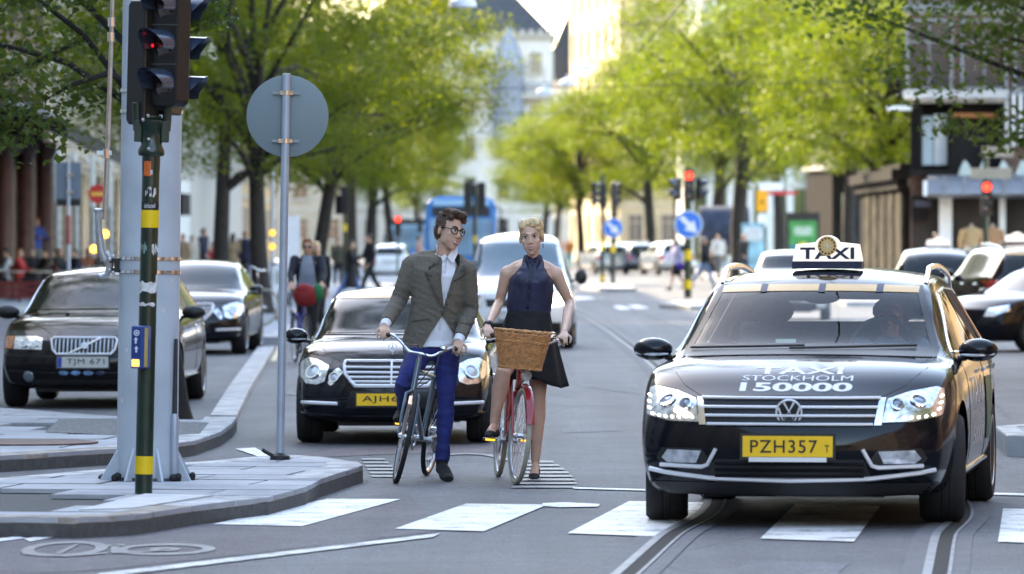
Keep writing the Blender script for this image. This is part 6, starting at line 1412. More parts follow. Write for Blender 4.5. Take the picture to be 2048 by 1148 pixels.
def head_geo(mb,T,s=1.0,female=False):
    def E(c,r,rot=None):
        m=MB(); m.ell(c,r,22,14,rot); mb.add(m.v,m.f,T)
    def Tb(p,r,n=8):
        m=MB(); m.tube(p,r,n); mb.add(m.v,m.f,T)
    j=.92 if female else 1.0
    E((0,.014,.034),(.073,.092,.084)); E((0,-.022,-.02),(.063*j,.070,.082)); E((0,-.040,-.070),(.046*j,.048,.042)); E((0,-.062,-.098),(.024*j,.022,.018))
    E((0,-.083,.026),(.046,.012,.010))
    for s_ in (1,-1): E((s_*.030*j,-.054,-.044),(.028,.028,.036))
 
    for s_ in (1,-1):
        E((s_*.038,-.064,-.022),(.024,.020,.022)); E((s_*.043*j,-.016,-.052),(.016,.040,.034)); E((s_*.074,.012,-.008),(.010,.020,.031),(0,0,s_*.35)); E((s_*.012,-.094,-.032),(.009,.010,.008))
    Tb([(0,-.084,.020),(0,-.096,-.008),(0,-.105,-.025)],[.009,.0095,.0105],8); E((0,-.102,-.027),(.012,.011,.0095))
    E((0,-.086,-.058),(.024,.012,.009)); E((0,-.085,-.069),(.020,.011,.008))
def hand_geo(mb,wr,xd,zn,side=1,curl=.9,s=1.0,spread=.12,thumb=.7):
    X=Vector(xd).normalized(); Zn=Vector(zn); Zn=(Zn-X*X.dot(Zn)).normalized(); Y=Zn.cross(X)*side; W=Vector(wr)
    def p(x,y,z): return W+(X*x+Y*y+Zn*z)*s
    mb.tube([p(-.01,0,0),p(.03,.002,0),p(.07,.003,.002),p(.092,.002,.0)],[(.017*s,.024*s),(.016*s,.034*s),(.014*s,.040*s),(.011*s,.038*s)],12,ref=tuple(Zn))
    for k,(y,l) in enumerate(((.030,.92),(.010,1.0),(-.010,.95),(-.029,.78))):
        a=0; q=[p(.075,y,.001),p(.092,y*1.05,.002)]; d=X.copy(); cur=q[-1]
        for seg,L in enumerate((.042,.027,.021)):
            a+=curl*(.75 if seg==0 else .95); d=(X*math.cos(a)-Zn*math.sin(a)+Y*spread*y*20).normalized(); cur=cur+d*L*l*s; q.append(cur)
        mb.tube(q,[.0095*s,.0098*s,.0088*s,.0078*s,.006*s],8)
    t0=p(.025,.030,-.006); t1=t0+(X*.55+Y*.75-Zn*.35).normalized()*.036*s; t2=t1+(X*.85+Y*(.35-thumb*.5)-Zn*(.35+thumb*.4)).normalized()*.030*s; t3=t2+(X*.7-Y*thumb*.5-Zn*(.3+thumb*.6)).normalized()*.022*s
    mb.tube([p(.012,.018,-.003),t0,t1,t2,t3],[.014*s,.0135*s,.0115*s,.010*s,.0075*s],8)
def limb(mb,pts,r,n=14,ref=None): mb.tube(pts,r,n,ref=ref)
def lerp(a,b,t): return Vector(a).lerp(Vector(b),t)
def arm_geo(mb,sh,el,wr,k=1.0,pad=0.0,stop=1.0):
    sh,el,wr=Vector(sh),Vector(el),Vector(wr)
    pts=[sh,lerp(sh,el,.25),lerp(sh,el,.6),el,lerp(el,wr,.25),lerp(el,wr,.7),wr]; rr=[.056,.050,.043,.038,.040,.031,.025]
    limb(mb,pts,[(x*k+pad) for x in rr],14)
def leg_geo(mb,hp,kn,an,k=1.0,pad=0.0):
    hp,kn,an=Vector(hp),Vector(kn),Vector(an)
    pts=[hp,lerp(hp,kn,.3),lerp(hp,kn,.7),kn,lerp(kn,an,.28)+Vector((0,.012,0)),lerp(kn,an,.7),an]; rr=[.088,.082,.064,.052,.058,.040,.030]
    limb(mb,pts,[(x*k+pad) for x in rr],16)
def foot_geo(mb,an,toe,k=1.0,pad=0.0):
    an,toe=Vector(an),Vector(toe); d=(toe-an); h=d.copy(); h.z=0; h.normalize()
    heel=an-h*.045*k+Vector((0,0,-.055*k)); ball=lerp(an,toe,.72); ball.z=toe.z+.012
    mb.tube([heel,an+Vector((0,0,-.03*k)),lerp(an,ball,.55)+Vector((0,0,-.008)),ball,toe],[(.030*k+pad,.030*k+pad),(.040*k+pad,.032*k+pad),(.034*k+pad,.038*k+pad),(.022*k+pad,.043*k+pad),(.012*k+pad,.028*k+pad)],12,ref=(0,0,1))
    mb.tube([an+Vector((0,0,.04)),an,an+Vector((0,0,-.045*k))],[.034*k+pad,.036*k+pad,.034*k+pad],10)
def torso_geo(mb,pel,wst,chs,nck,hw=(.155,.130,.175,.19,.06),dp=(.105,.095,.115,.095,.055),ref=(0,1,0),pad=0.0):
    pel,wst,chs,nck=[Vector(p) for p in (pel,wst,chs,nck)]
    pts=[pel+Vector((0,0,-.09)),pel,wst,chs,lerp(chs,nck,.55),nck]
    rr=[(dp[0]*.7+pad,hw[0]*.75+pad),(dp[0]+pad,hw[0]+pad),(dp[1]+pad,hw[1]+pad),(dp[2]+pad,hw[2]+pad),(dp[3]+pad,hw[3]+pad),(dp[4]+pad,hw[4]+pad)]
    mb.tube(pts,rr,24,ref=ref)
def head_parts(root,T,smile=True,female=False,iris=True,gaze=0.0,brow=BROW):
    for s_ in (1,-1):
        m=MB(); m.ell((0,0,0),(.0125,.010,.0080 if not female else .0075),12,8); o=link('eye',m.mesh('eye'),EYEW,root); o.matrix_local=T@Matrix.Translation((s_*.031,-.0795,.006))
        m=MB(); m.ell((gaze,-.0075,0),(.0062,.0045,.0065),10,7); m.build('iris',IRIS,o)
        m=MB(); m.tube([(s_*.014,-.093,.026),(s_*.032,-.090,.033),(s_*.050,-.076,.027)],[.0035,.0042,.0025],6); b=link('eyebrow',m.mesh('eyebrow'),brow,root); b.matrix_local=T
        m=MB(); m.tube([(s_*.018,-.0875,.0125),(s_*.031,-.0905,.0155),(s_*.046,-.080,.0105)],[.0018,.0028,.0018],6); b=link('eyelash',m.mesh('eyelash'),IRIS,root); b.matrix_local=T
    o=.5 if female else 1.0
    m=MB(); m.tube([(-.033,-.074,-.047),(-.014,-.0935,-.0585+.002*o),(0,-.0965,-.060+.002*o),(.014,-.0935,-.0585+.002*o),(.033,-.074,-.047)],[.0015,.0034,.0038,.0034,.0015],6)
    m.tube([(-.032,-.074,-.049),(-.014,-.0925,-.070-.004*o),(0,-.0955,-.0735-.004*o),(.014,-.0925,-.070-.004*o),(.032,-.074,-.049)],[.0015,.004,.005,.004,.0015],6); b=link('lips',m.mesh('lips'),LIP,root); b.matrix_local=T@(Matrix.Diagonal((.90,1,1,1)) if female else Matrix())
    m=MB(); m.tube([(-.028,-.078,-.051),(-.012,-.0925,-.0635),(.012,-.0925,-.0635),(.028,-.078,-.051)],[(.002,.003),(.0045+.0035*o,.003),(.0045+.0035*o,.003),(.002,.003)],8,ref=(0,0,1)); b=link('teeth',m.mesh('teeth'),TEETH,root); b.matrix_local=T@(Matrix.Diagonal((.88,1,1,1)) if female else Matrix())
def cut_front(me,poly,side=-1,keep=False,axis=None,origin=Vector()):
    bm=bmesh.new(); bm.from_mesh(me); k=[]
    for f in bm.faces:
        c=f.calc_center_median()
        if f.normal.y*side>-.05 and inpoly(c.x,c.z,poly): k.append(f)
    bmesh.ops.delete(bm,geom=k,context='FACES')
    B=[v for v in bm.verts if any(len(e.link_faces)==1 for e in v.link_edges)]
    for _ in range(8):
        nw={v:sum((e.other_vert(v).co for e in v.link_edges if len(e.link_faces)==1),Vector())/max(1,sum(1 for e in v.link_edges if len(e.link_faces)==1)) for v in B}
        for v in B: v.co=v.co.lerp(nw[v],.5)
    bm.to_mesh(me); bm.free(); return me
def displace(me,fn):
    k=len(me.vertices); co=np.empty(k*3,'f'); no=np.empty(k*3,'f'); me.vertices.foreach_get('co',co); me.vertices.foreach_get('normal',no)
    co=co.reshape(-1,3); no=no.reshape(-1,3); d=np.array([fn(Vector(c)) for c in co.tolist()],'f'); me.vertices.foreach_set('co',(co+no*d[:,None]).ravel()); me.update(); return me
def ruffle(me,amp,freq,seed=0,zlim=None):
    from mathutils import noise
    return displace(me,lambda p: amp*noise.noise(Vector((p.x*freq[0]+seed,p.y*freq[1],p.z*freq[2]))))
def headT(c,yaw=0,pitch=0,roll=0,s=1.0): return Matrix.Translation(c)@Matrix.Rotation(yaw,4,'Z')@Matrix.Rotation(pitch,4,'X')@Matrix.Rotation(roll,4,'Y')@Matrix.Scale(s,4)
def xform(mb,T): return MB().add(mb.v,mb.f,T)
def hair_obj(root,T,blobs,mat,voxel=.006,amp=.006,freq=(60,60,60),name='hair',sm=2):
    mb=MB()
    for b in blobs: mb.ell(*b)
    me=fuse(mb,voxel,sm,'hair'); ruffle(me,amp,freq); o=link(name,me,mat,root); o.matrix_local=T; return o
def strands(root,T,hair,mat,n,L,flow,seed=1,lift=.15,jit=.5,r=.0011):
    rn=random.Random(seed); me=hair.data; vs=[v for v in me.vertices if v.co.z>-.03 or v.co.y>.03]; mb=MB()
    for _ in range(n):
        v=rn.choice(vs); nn=v.normal.copy(); f=Vector(flow(v.co))+Vector((rn.gauss(0,jit),rn.gauss(0,jit),rn.gauss(0,jit))); t=(f-nn*f.dot(nn)); 
        if t.length<1e-4: continue
        t.normalize(); l=L*rn.uniform(.6,1.3); b=nn*lift
        mb.tube([v.co-nn*.003,v.co+(t+b)*l*.45,v.co+(t+b*.6)*l-nn*l*.10],[r,r*.9,r*.3],3,cap=False)
    o=mb.build('hair_strands',mat,root); o.matrix_local=T; tag(o,kind='stuff'); return o
# ---- the man ----
DM=40.75; sM=FPX/DM; mo=G(868,962)
def mP(px,py,dy=0): 
    w=P(px,py,mo.y+dy); return w-mo
man=thing('person','man in grey tweed jacket, white shirt, glasses and blue jeans straddling a grey bicycle, laughing','person',mo)
hc=mP(899,463,.13); HT=headT(hc,R(40),R(4),R(12),1.12)
def grip_hand(g,o,d,zn): 
    X=Vector(d).normalized(); Zn=Vector(zn); Zn=(Zn-X*X.dot(Zn)).normalized(); return g-o-X*.080+Zn*.034,X,Zn
wrR,xR,zR=grip_hand(grip1[0],mo,(.10,-1,-.45),(.0,-.35,1)); wrL,xL,zL=grip_hand(grip1[1],mo,(-.05,-1,-.45),(0,-.35,1))
shR=mP(826,527,.22); elR=mP(797,602,.24); shL=mP(932,537,.16); elL=mP(941,622,.24)
nck=mP(888,514,.20); chs=mP(879,548,.19); wst=mP(872,625,.22); pel=mP(866,690,.26)
pd=ped1-mo; hpR=mP(840,705,.25); knR=mP(806,766,-.12); anR=pd+Vector((.02,.10,.115)); toeR=pd+Vector((-.02,-.09,.028))
hpL=mP(894,705,.25); knL=mP(892,808,.14); anL=mP(884,925,.08); toeL=mP(897,958,-.16)
mb=MB(); head_geo(mb,HT); mb.tube([HT@Vector((0,.025,-.05)),lerp(HT@Vector((0,.02,-.11)),nck,.4),nck+Vector((0,.02,-.03))],[.055,.056,.07],14)
torso_geo(mb,pel,wst,chs,nck,pad=-.026)
for a in ((shR,elR,wrR),(shL,elL,wrL)): arm_geo(mb,*a,.92)
hand_geo(mb,wrR,xR,zR,-1,1.1,1.04); hand_geo(mb,wrL,xL,zL,1,1.1,1.04)
leg_geo(mb,hpR,knR,anR,.9); leg_geo(mb,hpL,knL,anL,.9); foot_geo(mb,anR,toeR,.95); foot_geo(mb,anL,toeL,.95)
body=link('body',fuse(mb,.0055,5),M('man_skin',(.62,.375,.265),.5,var=.08,vs=14),man)
head_parts(man,HT,True,gaze=.002)
bl=[((0,.030,.058),(.079,.090,.080)),((0,.060,.0),(.070,.055,.075)),((.0,-.035,.112),(.060,.050,.034)),((-.03,-.055,.118),(.035,.035,.026)),((.03,-.055,.115),(.036,.035,.028)),((.0,.01,.128),(.060,.060,.026))]
rn=random.Random(2)
for k in range(46):
    a=rn.uniform(0,2*PI); r=rn.uniform(.02,.078); x=r*math.cos(a); y=.02+r*1.05*math.sin(a)-.01; z=.105+.018*(1-(r/.078)**2)+rn.uniform(-.01,.014)-max(0,r-.06)*.9
    bl.append(((x,y,z),(.014,.015,.010)))
for s_ in (1,-1): bl+= [((s_*.066,.025,.035),(.014,.045,.045)),((s_*.069,-.012,.030),(.009,.018,.032)),((s_*.055,-.055,.085),(.018,.022,.020))]
h=hair_obj(man,HT,bl,BROWNHAIR,.005,.004,(60,60,90))
strands(man,HT,h,BROWNHAIR,900,.017,lambda c:(c.x*4,-.6 if c.z>.08 else .8,.5 if c.z>.08 else -.5),3,.40,.5)
# glasses
GL_=M('tortoise_frame',(.03,.017,.012),.25,var=.2,vs=60); gl_o=MB()
for s_ in (1,-1): gl_o.tube([(s_*.033+.024*math.cos(a),-.098+.006*abs(math.cos(a)) + (.010 if s_*math.cos(a)>0 else 0)*abs(math.cos(a)),.005+.021*math.sin(a)) for a in [2*PI*k/22 for k in range(22)]],.0034,6,closed=True); gl_o.tube([(s_*.057,-.086,.012),(s_*.074,-.055,.012),(s_*.082,.01,.010)],.0028,6)
gl_o.tube([(-.010,-.099,.010),(0,-.102,.013),(.010,-.099,.010)],.0032,6)
g=link('glasses',gl_o.mesh('glasses'),GL_,man); g.matrix_local=HT
# jacket
mb=MB(); J=[pel+Vector((0,.0,-.015)),pel+Vector((-.01,0,.03)),wst+Vector((-.003,0,0)),lerp(wst,chs,.55),chs+Vector((0,0,.01)),lerp(chs,nck,.55)+Vector((0,.01,0)),nck+Vector((0,.03,.0))]
mb.tube(J,[(.145,.222),(.140,.212),(.122,.178),(.132,.195),(.128,.205),(.105,.205),(.060,.082)],28,ref=(0,1,0))
for a,b in ((shR,chs),(shL,chs)): mb.ell(a+Vector((0,.0,-.005)),(.072,.080,.070))
mb.tube([nck+Vector((0,.03,.0)),lerp(nck,shR,.6)+Vector((0,.01,.012)),shR+Vector((0,0,.008))],[.06,.064,.055],12); mb.tube([nck+Vector((0,.03,.0)),lerp(nck,shL,.6)+Vector((0,.01,.012)),shL+Vector((0,0,.008))],[.06,.064,.055],12)
for (sh,el,wr) in ((shR,elR,wrR),(shL,elL,wrL)):
    e=lerp(el,wr,.86); mb.tube([sh,lerp(sh,el,.3),lerp(sh,el,.7),el,lerp(el,e,.5),e],[.079,.073,.066,.061,.056,.050],16)
jk=fuse(mb,.0065,4,'jacket'); 
from mathutils import noise as _n
def _jf(p):
    d=min((p-elR).length,(p-elL).length); f=.0075 if d<.20 else .0035
    return f*_n.noise(Vector((p.x*9,p.y*9,p.z*34+p.x*14)))+.0018*_n.noise(p*50)
displace(jk,_jf)
Vp=[tuple((mP(x,y).x,mP(x,y).z)) for x,y in [(873,486),(880,520),(876,560),(880,605),(885,628),(890,605),(906,565),(921,522),(914,490)]]
Sk=[tuple((mP(x,y).x,mP(x,y).z)) for x,y in [(884,632),(860,668),(838,705),(940,705),(922,690),(902,660)]]
cut_front(jk,Vp); cut_front(jk,Sk)
jacket=link('jacket',jk,TWEED,man)
jb=BVHTree.FromPolygons([v.co.copy() for v in jk.vertices],[tuple(p.vertices) for p in jk.polygons])
def on_front(bvh,pts,off,name,mat,parent,th=.004,fb=None):
    vs=[];n=len(pts)
    mb=MB(); bm=bmesh.new(); bm.faces.new([bm.verts.new((p.x,p.z,0)) for p in pts]); bmesh.ops.triangulate(bm,faces=bm.faces)
    for _ in range(3):
        es=[e for e in bm.edges if e.calc_length()>.03]
        if es: bmesh.ops.subdivide_edges(bm,edges=es,cuts=1); bmesh.ops.triangulate(bm,faces=[f for f in bm.faces if len(f.verts)>3])
    bm.verts.index_update(); co=[]
    for v in bm.verts:
        loc,nn,_,_=bvh.ray_cast(Vector((v.co.x,-3,v.co.y)),Vector((0,1,0)))
        if fb is not None and (loc is None or loc.y>(fb.find_nearest(Vector((v.co.x,pts[0].y-.1,v.co.y)))[0].y)):
            loc=fb.ray_cast(Vector((v.co.x,-3,v.co.y)),Vector((0,1,0)))[0]
        if loc is None or loc.y>pts[0].y+.25: loc,nn,_,_=bvh.find_nearest(Vector((v.co.x,pts[0].y-.10,v.co.y)))
        co.append((loc.x,loc.y-off,loc.z))
    fs=[tuple(v.index for v in f.verts) for f in bm.faces]; bm.free(); mb.add(co,fs); o=mb.build(name,mat,parent)
    s=o.modifiers.new('s','SOLIDIFY'); s.thickness=th; s.offset=0; return o
# shirt
mb=MB(); mb.tube([pel+Vector((.02,0,-.015)),pel+Vector((.02,0,.05)),wst,chs,lerp(chs,nck,.5)+Vector((0,.005,0)),nck+Vector((0,.01,.01))],[(.138,.160),(.130,.158),(.113,.150),(.121,.172),(.098,.125),(.069,.072)],24,ref=(0,1,0))
sm=fuse(mb,.008,3,'shirt'); ruffle(sm,.006,(18,18,9)); shirt=link('shirt',sm,SHIRT,man); sb=BVHTree.FromPolygons([v.co.copy() for v in sm.vertices],[tuple(p.vertices) for p in sm.polygons])
LAP=M('tweed_lapel',(.135,.118,.094),.9,var=.38,vs=150,bump=.5,bs=260)
for pts in ([(871,494),(884,520),(882,560),(888,626),(866,582),(849,546),(861,541),(853,527),(860,506)],[(913,494),(917,522),(902,565),(884,626),(908,597),(931,558),(922,549),(933,540),(926,508)]):
    on_front(jb,[mP(*p) for p in pts],.012,'lapel',LAP,man,.007,sb)
on_front(jb,[mP(*p) for p in [(822,640),(858,634),(858,639),(822,645)]],.004,'pocket_flap',LAP,man)
on_front(jb,[mP(*p) for p in [(908,640),(944,646),(944,651),(908,645)]],.004,'pocket_flap',LAP,man)
q=mP(884,628); loc,_,_,_=jb.ray_cast(Vector((q.x,-3,q.z)),Vector((0,1,0))); loc=loc or Vector((q.x,-.14,q.z)); MB().ell(loc+Vector((0,-.006,0)),(.010,.005,.010)).build('button',M('brown_button',(.06,.025,.015),.4,var=0),man)
yc=(sb.ray_cast(Vector((mP(890,524).x,-3,mP(890,524).z)),Vector((0,1,0)))[0] or Vector((0,.07,0))).y
for pts in ([(871,487,.06),(873,502,.03),(884,527,-.012),(893,513,-.016),(884,499,.02)],[(914,492,.06),(915,508,.03),(905,528,-.012),(894,514,-.016),(903,500,.02)]):
    q=[Vector((mP(x,y).x,yc+d,mP(x,y).z)) for x,y,d in pts]; o=MB().add(q,[(0,1,2),(0,2,4),(2,3,4)]).build('collar',SHIRT,man,smooth=False); m_=o.modifiers.new('s','SOLIDIFY'); m_.thickness=.006
mb=MB(); mb.tube([*[Vector((q.x,(sb.ray_cast(Vector((q.x,-3,q.z)),Vector((0,1,0)))[0] or Vector((0,.06,0))).y-.002,q.z)) for q in [mP(892,516),mP(889,545),mP(886,600),mP(884,625),mP(878,660)]]],[(.004,.012)]*5,6,ref=(0,1,0)); mb.build('placket',M('shirt_placket',(.60,.62,.68),.8,var=.05),man)
for y in (540,573,605): MB().ell(mP(888,y,.062),(.005,.003,.005),8,5).build('shirt_button',WHITEPAINT,man)
for (el,wr) in ((elR,wrR),(elL,wrL)):
    a=lerp(el,wr,.84); b=lerp(el,wr,1.03); MB().tube([a,b],[.040,.037],16).build('shirt_cuff',SHIRT,man)
# jeans
mb=MB(); mb.tube([pel+Vector((0,0,.06)),pel,pel+Vector((0,0,-.07)),pel+Vector((0,.0,-.12))],[(.112,.150),(.122,.165),(.115,.15),(.07,.06)],22,ref=(0,1,0))
leg_geo(mb,hpR,knR,lerp(knR,anR,.93),.98,.008); leg_geo(mb,hpL,knL,lerp(knL,anL,.96),.98,.008)
mb.tube([lerp(knL,anL,.7),lerp(knL,anL,.98)],[.053,.054],14); mb.tube([lerp(knR,anR,.7),lerp(knR,anR,.93)],[.052,.050],14)
jm=fuse(mb,.007,3,'jeans')
displace(jm,lambda p: (.0055*_n.noise(Vector((p.x*9+p.z*9,p.y*9,p.z*26)))+.003*_n.noise(p*34)))
link('jeans',jm,JEANS,man)
def shoe(an,toe,mat,parent,name='shoe',k=1.0,sole=True,pad=.010,high=False):
    mb=MB(); foot_geo(mb,an,toe,k,pad)
    if high: mb.tube([Vector(an)+Vector((0,0,.05)),Vector(an)],[.042,.046],12)
    o=link(name,fuse(mb,.006,2,name),mat,parent)
    return o
s1=shoe(anR,toeR,SHOE,man,high=True); s2=shoe(anL,toeL,SHOE,man,high=True)
# ---- the woman ----
wo=G(1062,960)
def wP(px,py,dy=0): return P(px,py,wo.y+dy)-wo
wom=thing('person','blonde woman in navy sleeveless blouse and black skirt standing over a red bicycle','person',wo)
wrR,xR,zR=grip_hand(grip2[0],wo,(.12,-1,-.45),(0,-.35,1)); wrL,xL,zL=grip_hand(grip2[1],wo,(-.12,-1,-.45),(0,-.35,1))
HW=headT(wP(1063,475,.15),R(-6),R(3),R(-4),1.09)
nck=wP(1066,518,.20); chs=wP(1064,555,.20); wst=wP(1058,622,.24); pel=wP(1054,672,.27)
shR=wP(1014,547,.23); elR=wP(998,606,.30); shL=wP(1112,549,.23); elL=wP(1139,606,.30)
pd=ped2-wo; hpR=wP(1030,690,.26); knR=wP(1006,748,-.10); anR=pd+Vector((.03,.09,.115)); toeR=pd+Vector((-.01,-.09,.03))
hpL=wP(1078,690,.26); knL=wP(1076,795,.17); anL=wP(1071,922,.14); toeL=wP(1067,957,-.03)
mb=MB(); head_geo(mb,HW,1,True); mb.tube([HW@Vector((0,.025,-.05)),lerp(HW@Vector((0,.02,-.11)),nck,.4),nck+Vector((0,.015,-.03))],[.046,.046,.06],14)
torso_geo(mb,pel,wst,chs,nck,(.155,.115,.145,.135,.058),(.110,.085,.105,.08,.05))
mb.tube([nck+Vector((0,.02,-.03)),lerp(nck,shR,.6)+Vector((0,.01,.0)),shR],[.055,.050,.050],12); mb.tube([nck+Vector((0,.02,-.03)),lerp(nck,shL,.6)+Vector((0,.01,.0)),shL],[.055,.050,.050],12)
for a in ((shR,elR,wrR),(shL,elL,wrL)): arm_geo(mb,*a,.93); mb.ell(a[0],(.051,.052,.058))
hand_geo(mb,wrR,xR,zR,-1,1.1,.94); hand_geo(mb,wrL,xL,zL,1,1.1,.94)
leg_geo(mb,hpR,knR,anR,1.06); leg_geo(mb,hpL,knL,anL,1.06); foot_geo(mb,anR,toeR,.85); foot_geo(mb,anL,toeL,.85)
wb=fuse(mb,.0055,5); wb.materials.append(SKINW); wb.materials.append(SKINLEG)
for p in wb.polygons: p.material_index=1 if p.center.z<.85 else 0
body=link('body',wb,SKINW,wom)
head_parts(wom,HW,True,True,brow=M('light_brow',(.34,.22,.12),.8,var=0))
bl=[((0,.032,.052),(.077,.086,.078)),((0,.065,.0),(.066,.055,.070)),((.022,-.030,.100),(.062,.050,.036)),((.05,-.01,.075),(.038,.060,.052)),((-.045,-.012,.080),(.036,.055,.046)),((.070,-.005,.030),(.012,.035,.05)),((-.068,.0,.030),(.011,.032,.045)),((.03,.115,.02),(.045,.035,.042)),((.055,.10,-.01),(.025,.025,.03)),((.03,-.06,.090),(.045,.022,.020)),((-.05,-.048,.078),(.020,.018,.022))]
hw_=hair_obj(wom,HW,bl,BLONDE,.005,.0016,(14,40,140),sm=18); 
strands(wom,HW,hw_,BLONDE,500,.018,lambda c:(.7 if (c.y<.0 and c.x>-.02) else (-.5 if c.y<0 else -c.x*6),1.2,-.3),4,.015,.10,.0010)
m=MB(); m.ell((.074,-.005,-.055),(.005,.005,.018)); o=link('earring',m.mesh('earring'),STEEL,wom); o.matrix_local=HW
# blouse: halter cut
mb=MB(); mb.tube([wst+Vector((0,0,-.04)),wst+Vector((0,0,.03)),lerp(wst,chs,.5),chs+Vector((0,-.005,-.02)),lerp(chs,nck,.45)+Vector((0,-.004,0)),nck+Vector((0,.0,-.012)),nck+Vector((0,.005,.03))],[(.112,.150),(.118,.165),(.122,.168),(.130,.158),(.108,.115),(.062,.078),(.054,.064)],26,ref=(0,1,0))
for s_ in (-1,1): mb.ell(chs+Vector((s_*.065,-.075,-.015)),(.062,.055,.065))
bmh=fuse(mb,.0065,4,'blouse')
displace(bmh,lambda p: (.006*_n.noise(Vector((p.x*26,p.y*20,p.z*5)))*(1 if p.z<chs.z else .4)+.002*_n.noise(p*30)))
link('blouse',bmh,NAVYSILK,wom); bb=BVHTree.FromPolygons([v.co.copy() for v in bmh.vertices],[tuple(p.vertices) for p in bmh.polygons])
for pts in ([(1048,507),(1046,516),(1054,527),(1065,524),(1062,516)],[(1083,507),(1086,516),(1079,528),(1067,524),(1070,516)]): on_front(bb,[wP(*p) for p in pts],.004,'collar',M('navy_collar',(.013,.016,.045),.5,var=.1),wom,.005)
on_front(bb,[wP(*p) for p in [(1062,528),(1068,528),(1062,575),(1058,618),(1052,618),(1056,575)]],.004,'placket',M('navy_collar',(.013,.016,.045),.5,var=.1),wom,.003)
for y in (538,560,583,606): 
    q=wP(1063-(y-538)*.10,y); loc=bb.ray_cast(Vector((q.x,-3,q.z)),Vector((0,1,0)))[0]
    if loc: MB().ell(loc+Vector((0,-.008,0)),(.005,.003,.005),8,5).build('blouse_button',M('navy_button',(.05,.06,.10),.3,var=0),wom)
# skirt
mb=MB(); n=48; rings=[(wst+Vector((0,0,.0)),.150,.118),(wP(1054,650,.25),.175,.15),(wP(1056,690,.24),.205,.19),(wP(1060,728,.22),.215,.21),(wP(1063,762,.22),.228,.22)]
vs=[];fs=[]
for i,(c_,a,b) in enumerate(rings):
    for j in range(n):
        t=2*PI*j/n; w_=1+.10*(i/4)*math.sin(t*9+i*.4)+.05*(i/4)*math.sin(t*17+1.3); ex=.02*(i/4)**2*max(0,math.cos(t-.25)); z=-.035*(i/4)**2*max(0,math.cos(t))+.02*(i/4)*math.sin(3*t)
        if i>=2: z+=.07*(i-1)/3*max(0,-math.cos(t+.3))
        vs.append((c_.x+(a*w_+ex)*math.cos(t),c_.y+b*w_*math.sin(t),c_.z+z))
for i in range(len(rings)-1):
    for j in range(n): fs.append((i*n+j,i*n+(j+1)%n,(i+1)*n+(j+1)%n,(i+1)*n+j))
mb.add(vs,fs); o=mb.build('skirt',BLACKCL,wom,angle=80); s=o.modifiers.new('s','SUBSURF'); s.levels=s.render_levels=2; s=o.modifiers.new('t','SOLIDIFY'); s.thickness=.004
mb=MB(); mb.tube([lerp(elR,wrR,.93),lerp(elR,wrR,.99)],[.034,.033],14); mb.ell(lerp(elR,wrR,.96)+Vector((.0,-.032,0)),(.016,.006,.016)); mb.build('wristwatch',BLK,wom)
def pump(an,toe,parent):
    an,toe=Vector(an),Vector(toe); d=(toe-an); d.z=0; d.normalize(); mb=MB(); heel=an-d*.045+Vector((0,0,-.055)); ball=lerp(an,toe,.70); ball.z=toe.z+.014
    mb.tube([heel+Vector((0,0,.012)),heel-Vector((0,0,.022)),lerp(heel,ball,.5)-Vector((0,0,.012)),ball,toe+d*.02-Vector((0,0,.004))],[(.026,.026),(.034,.032),(.020,.034),(.024,.042),(.010,.018)],12,ref=(0,0,1))
    mb.tube([heel,Vector((heel.x-d.x*.01,heel.y-d.y*.01,toe.z-.008))],[.016,.006],8); return link('shoe',fuse(mb,.005,2,'shoe'),SHOE,parent)
pump(anL,toeL,wom); pump(anR,toeR,wom)
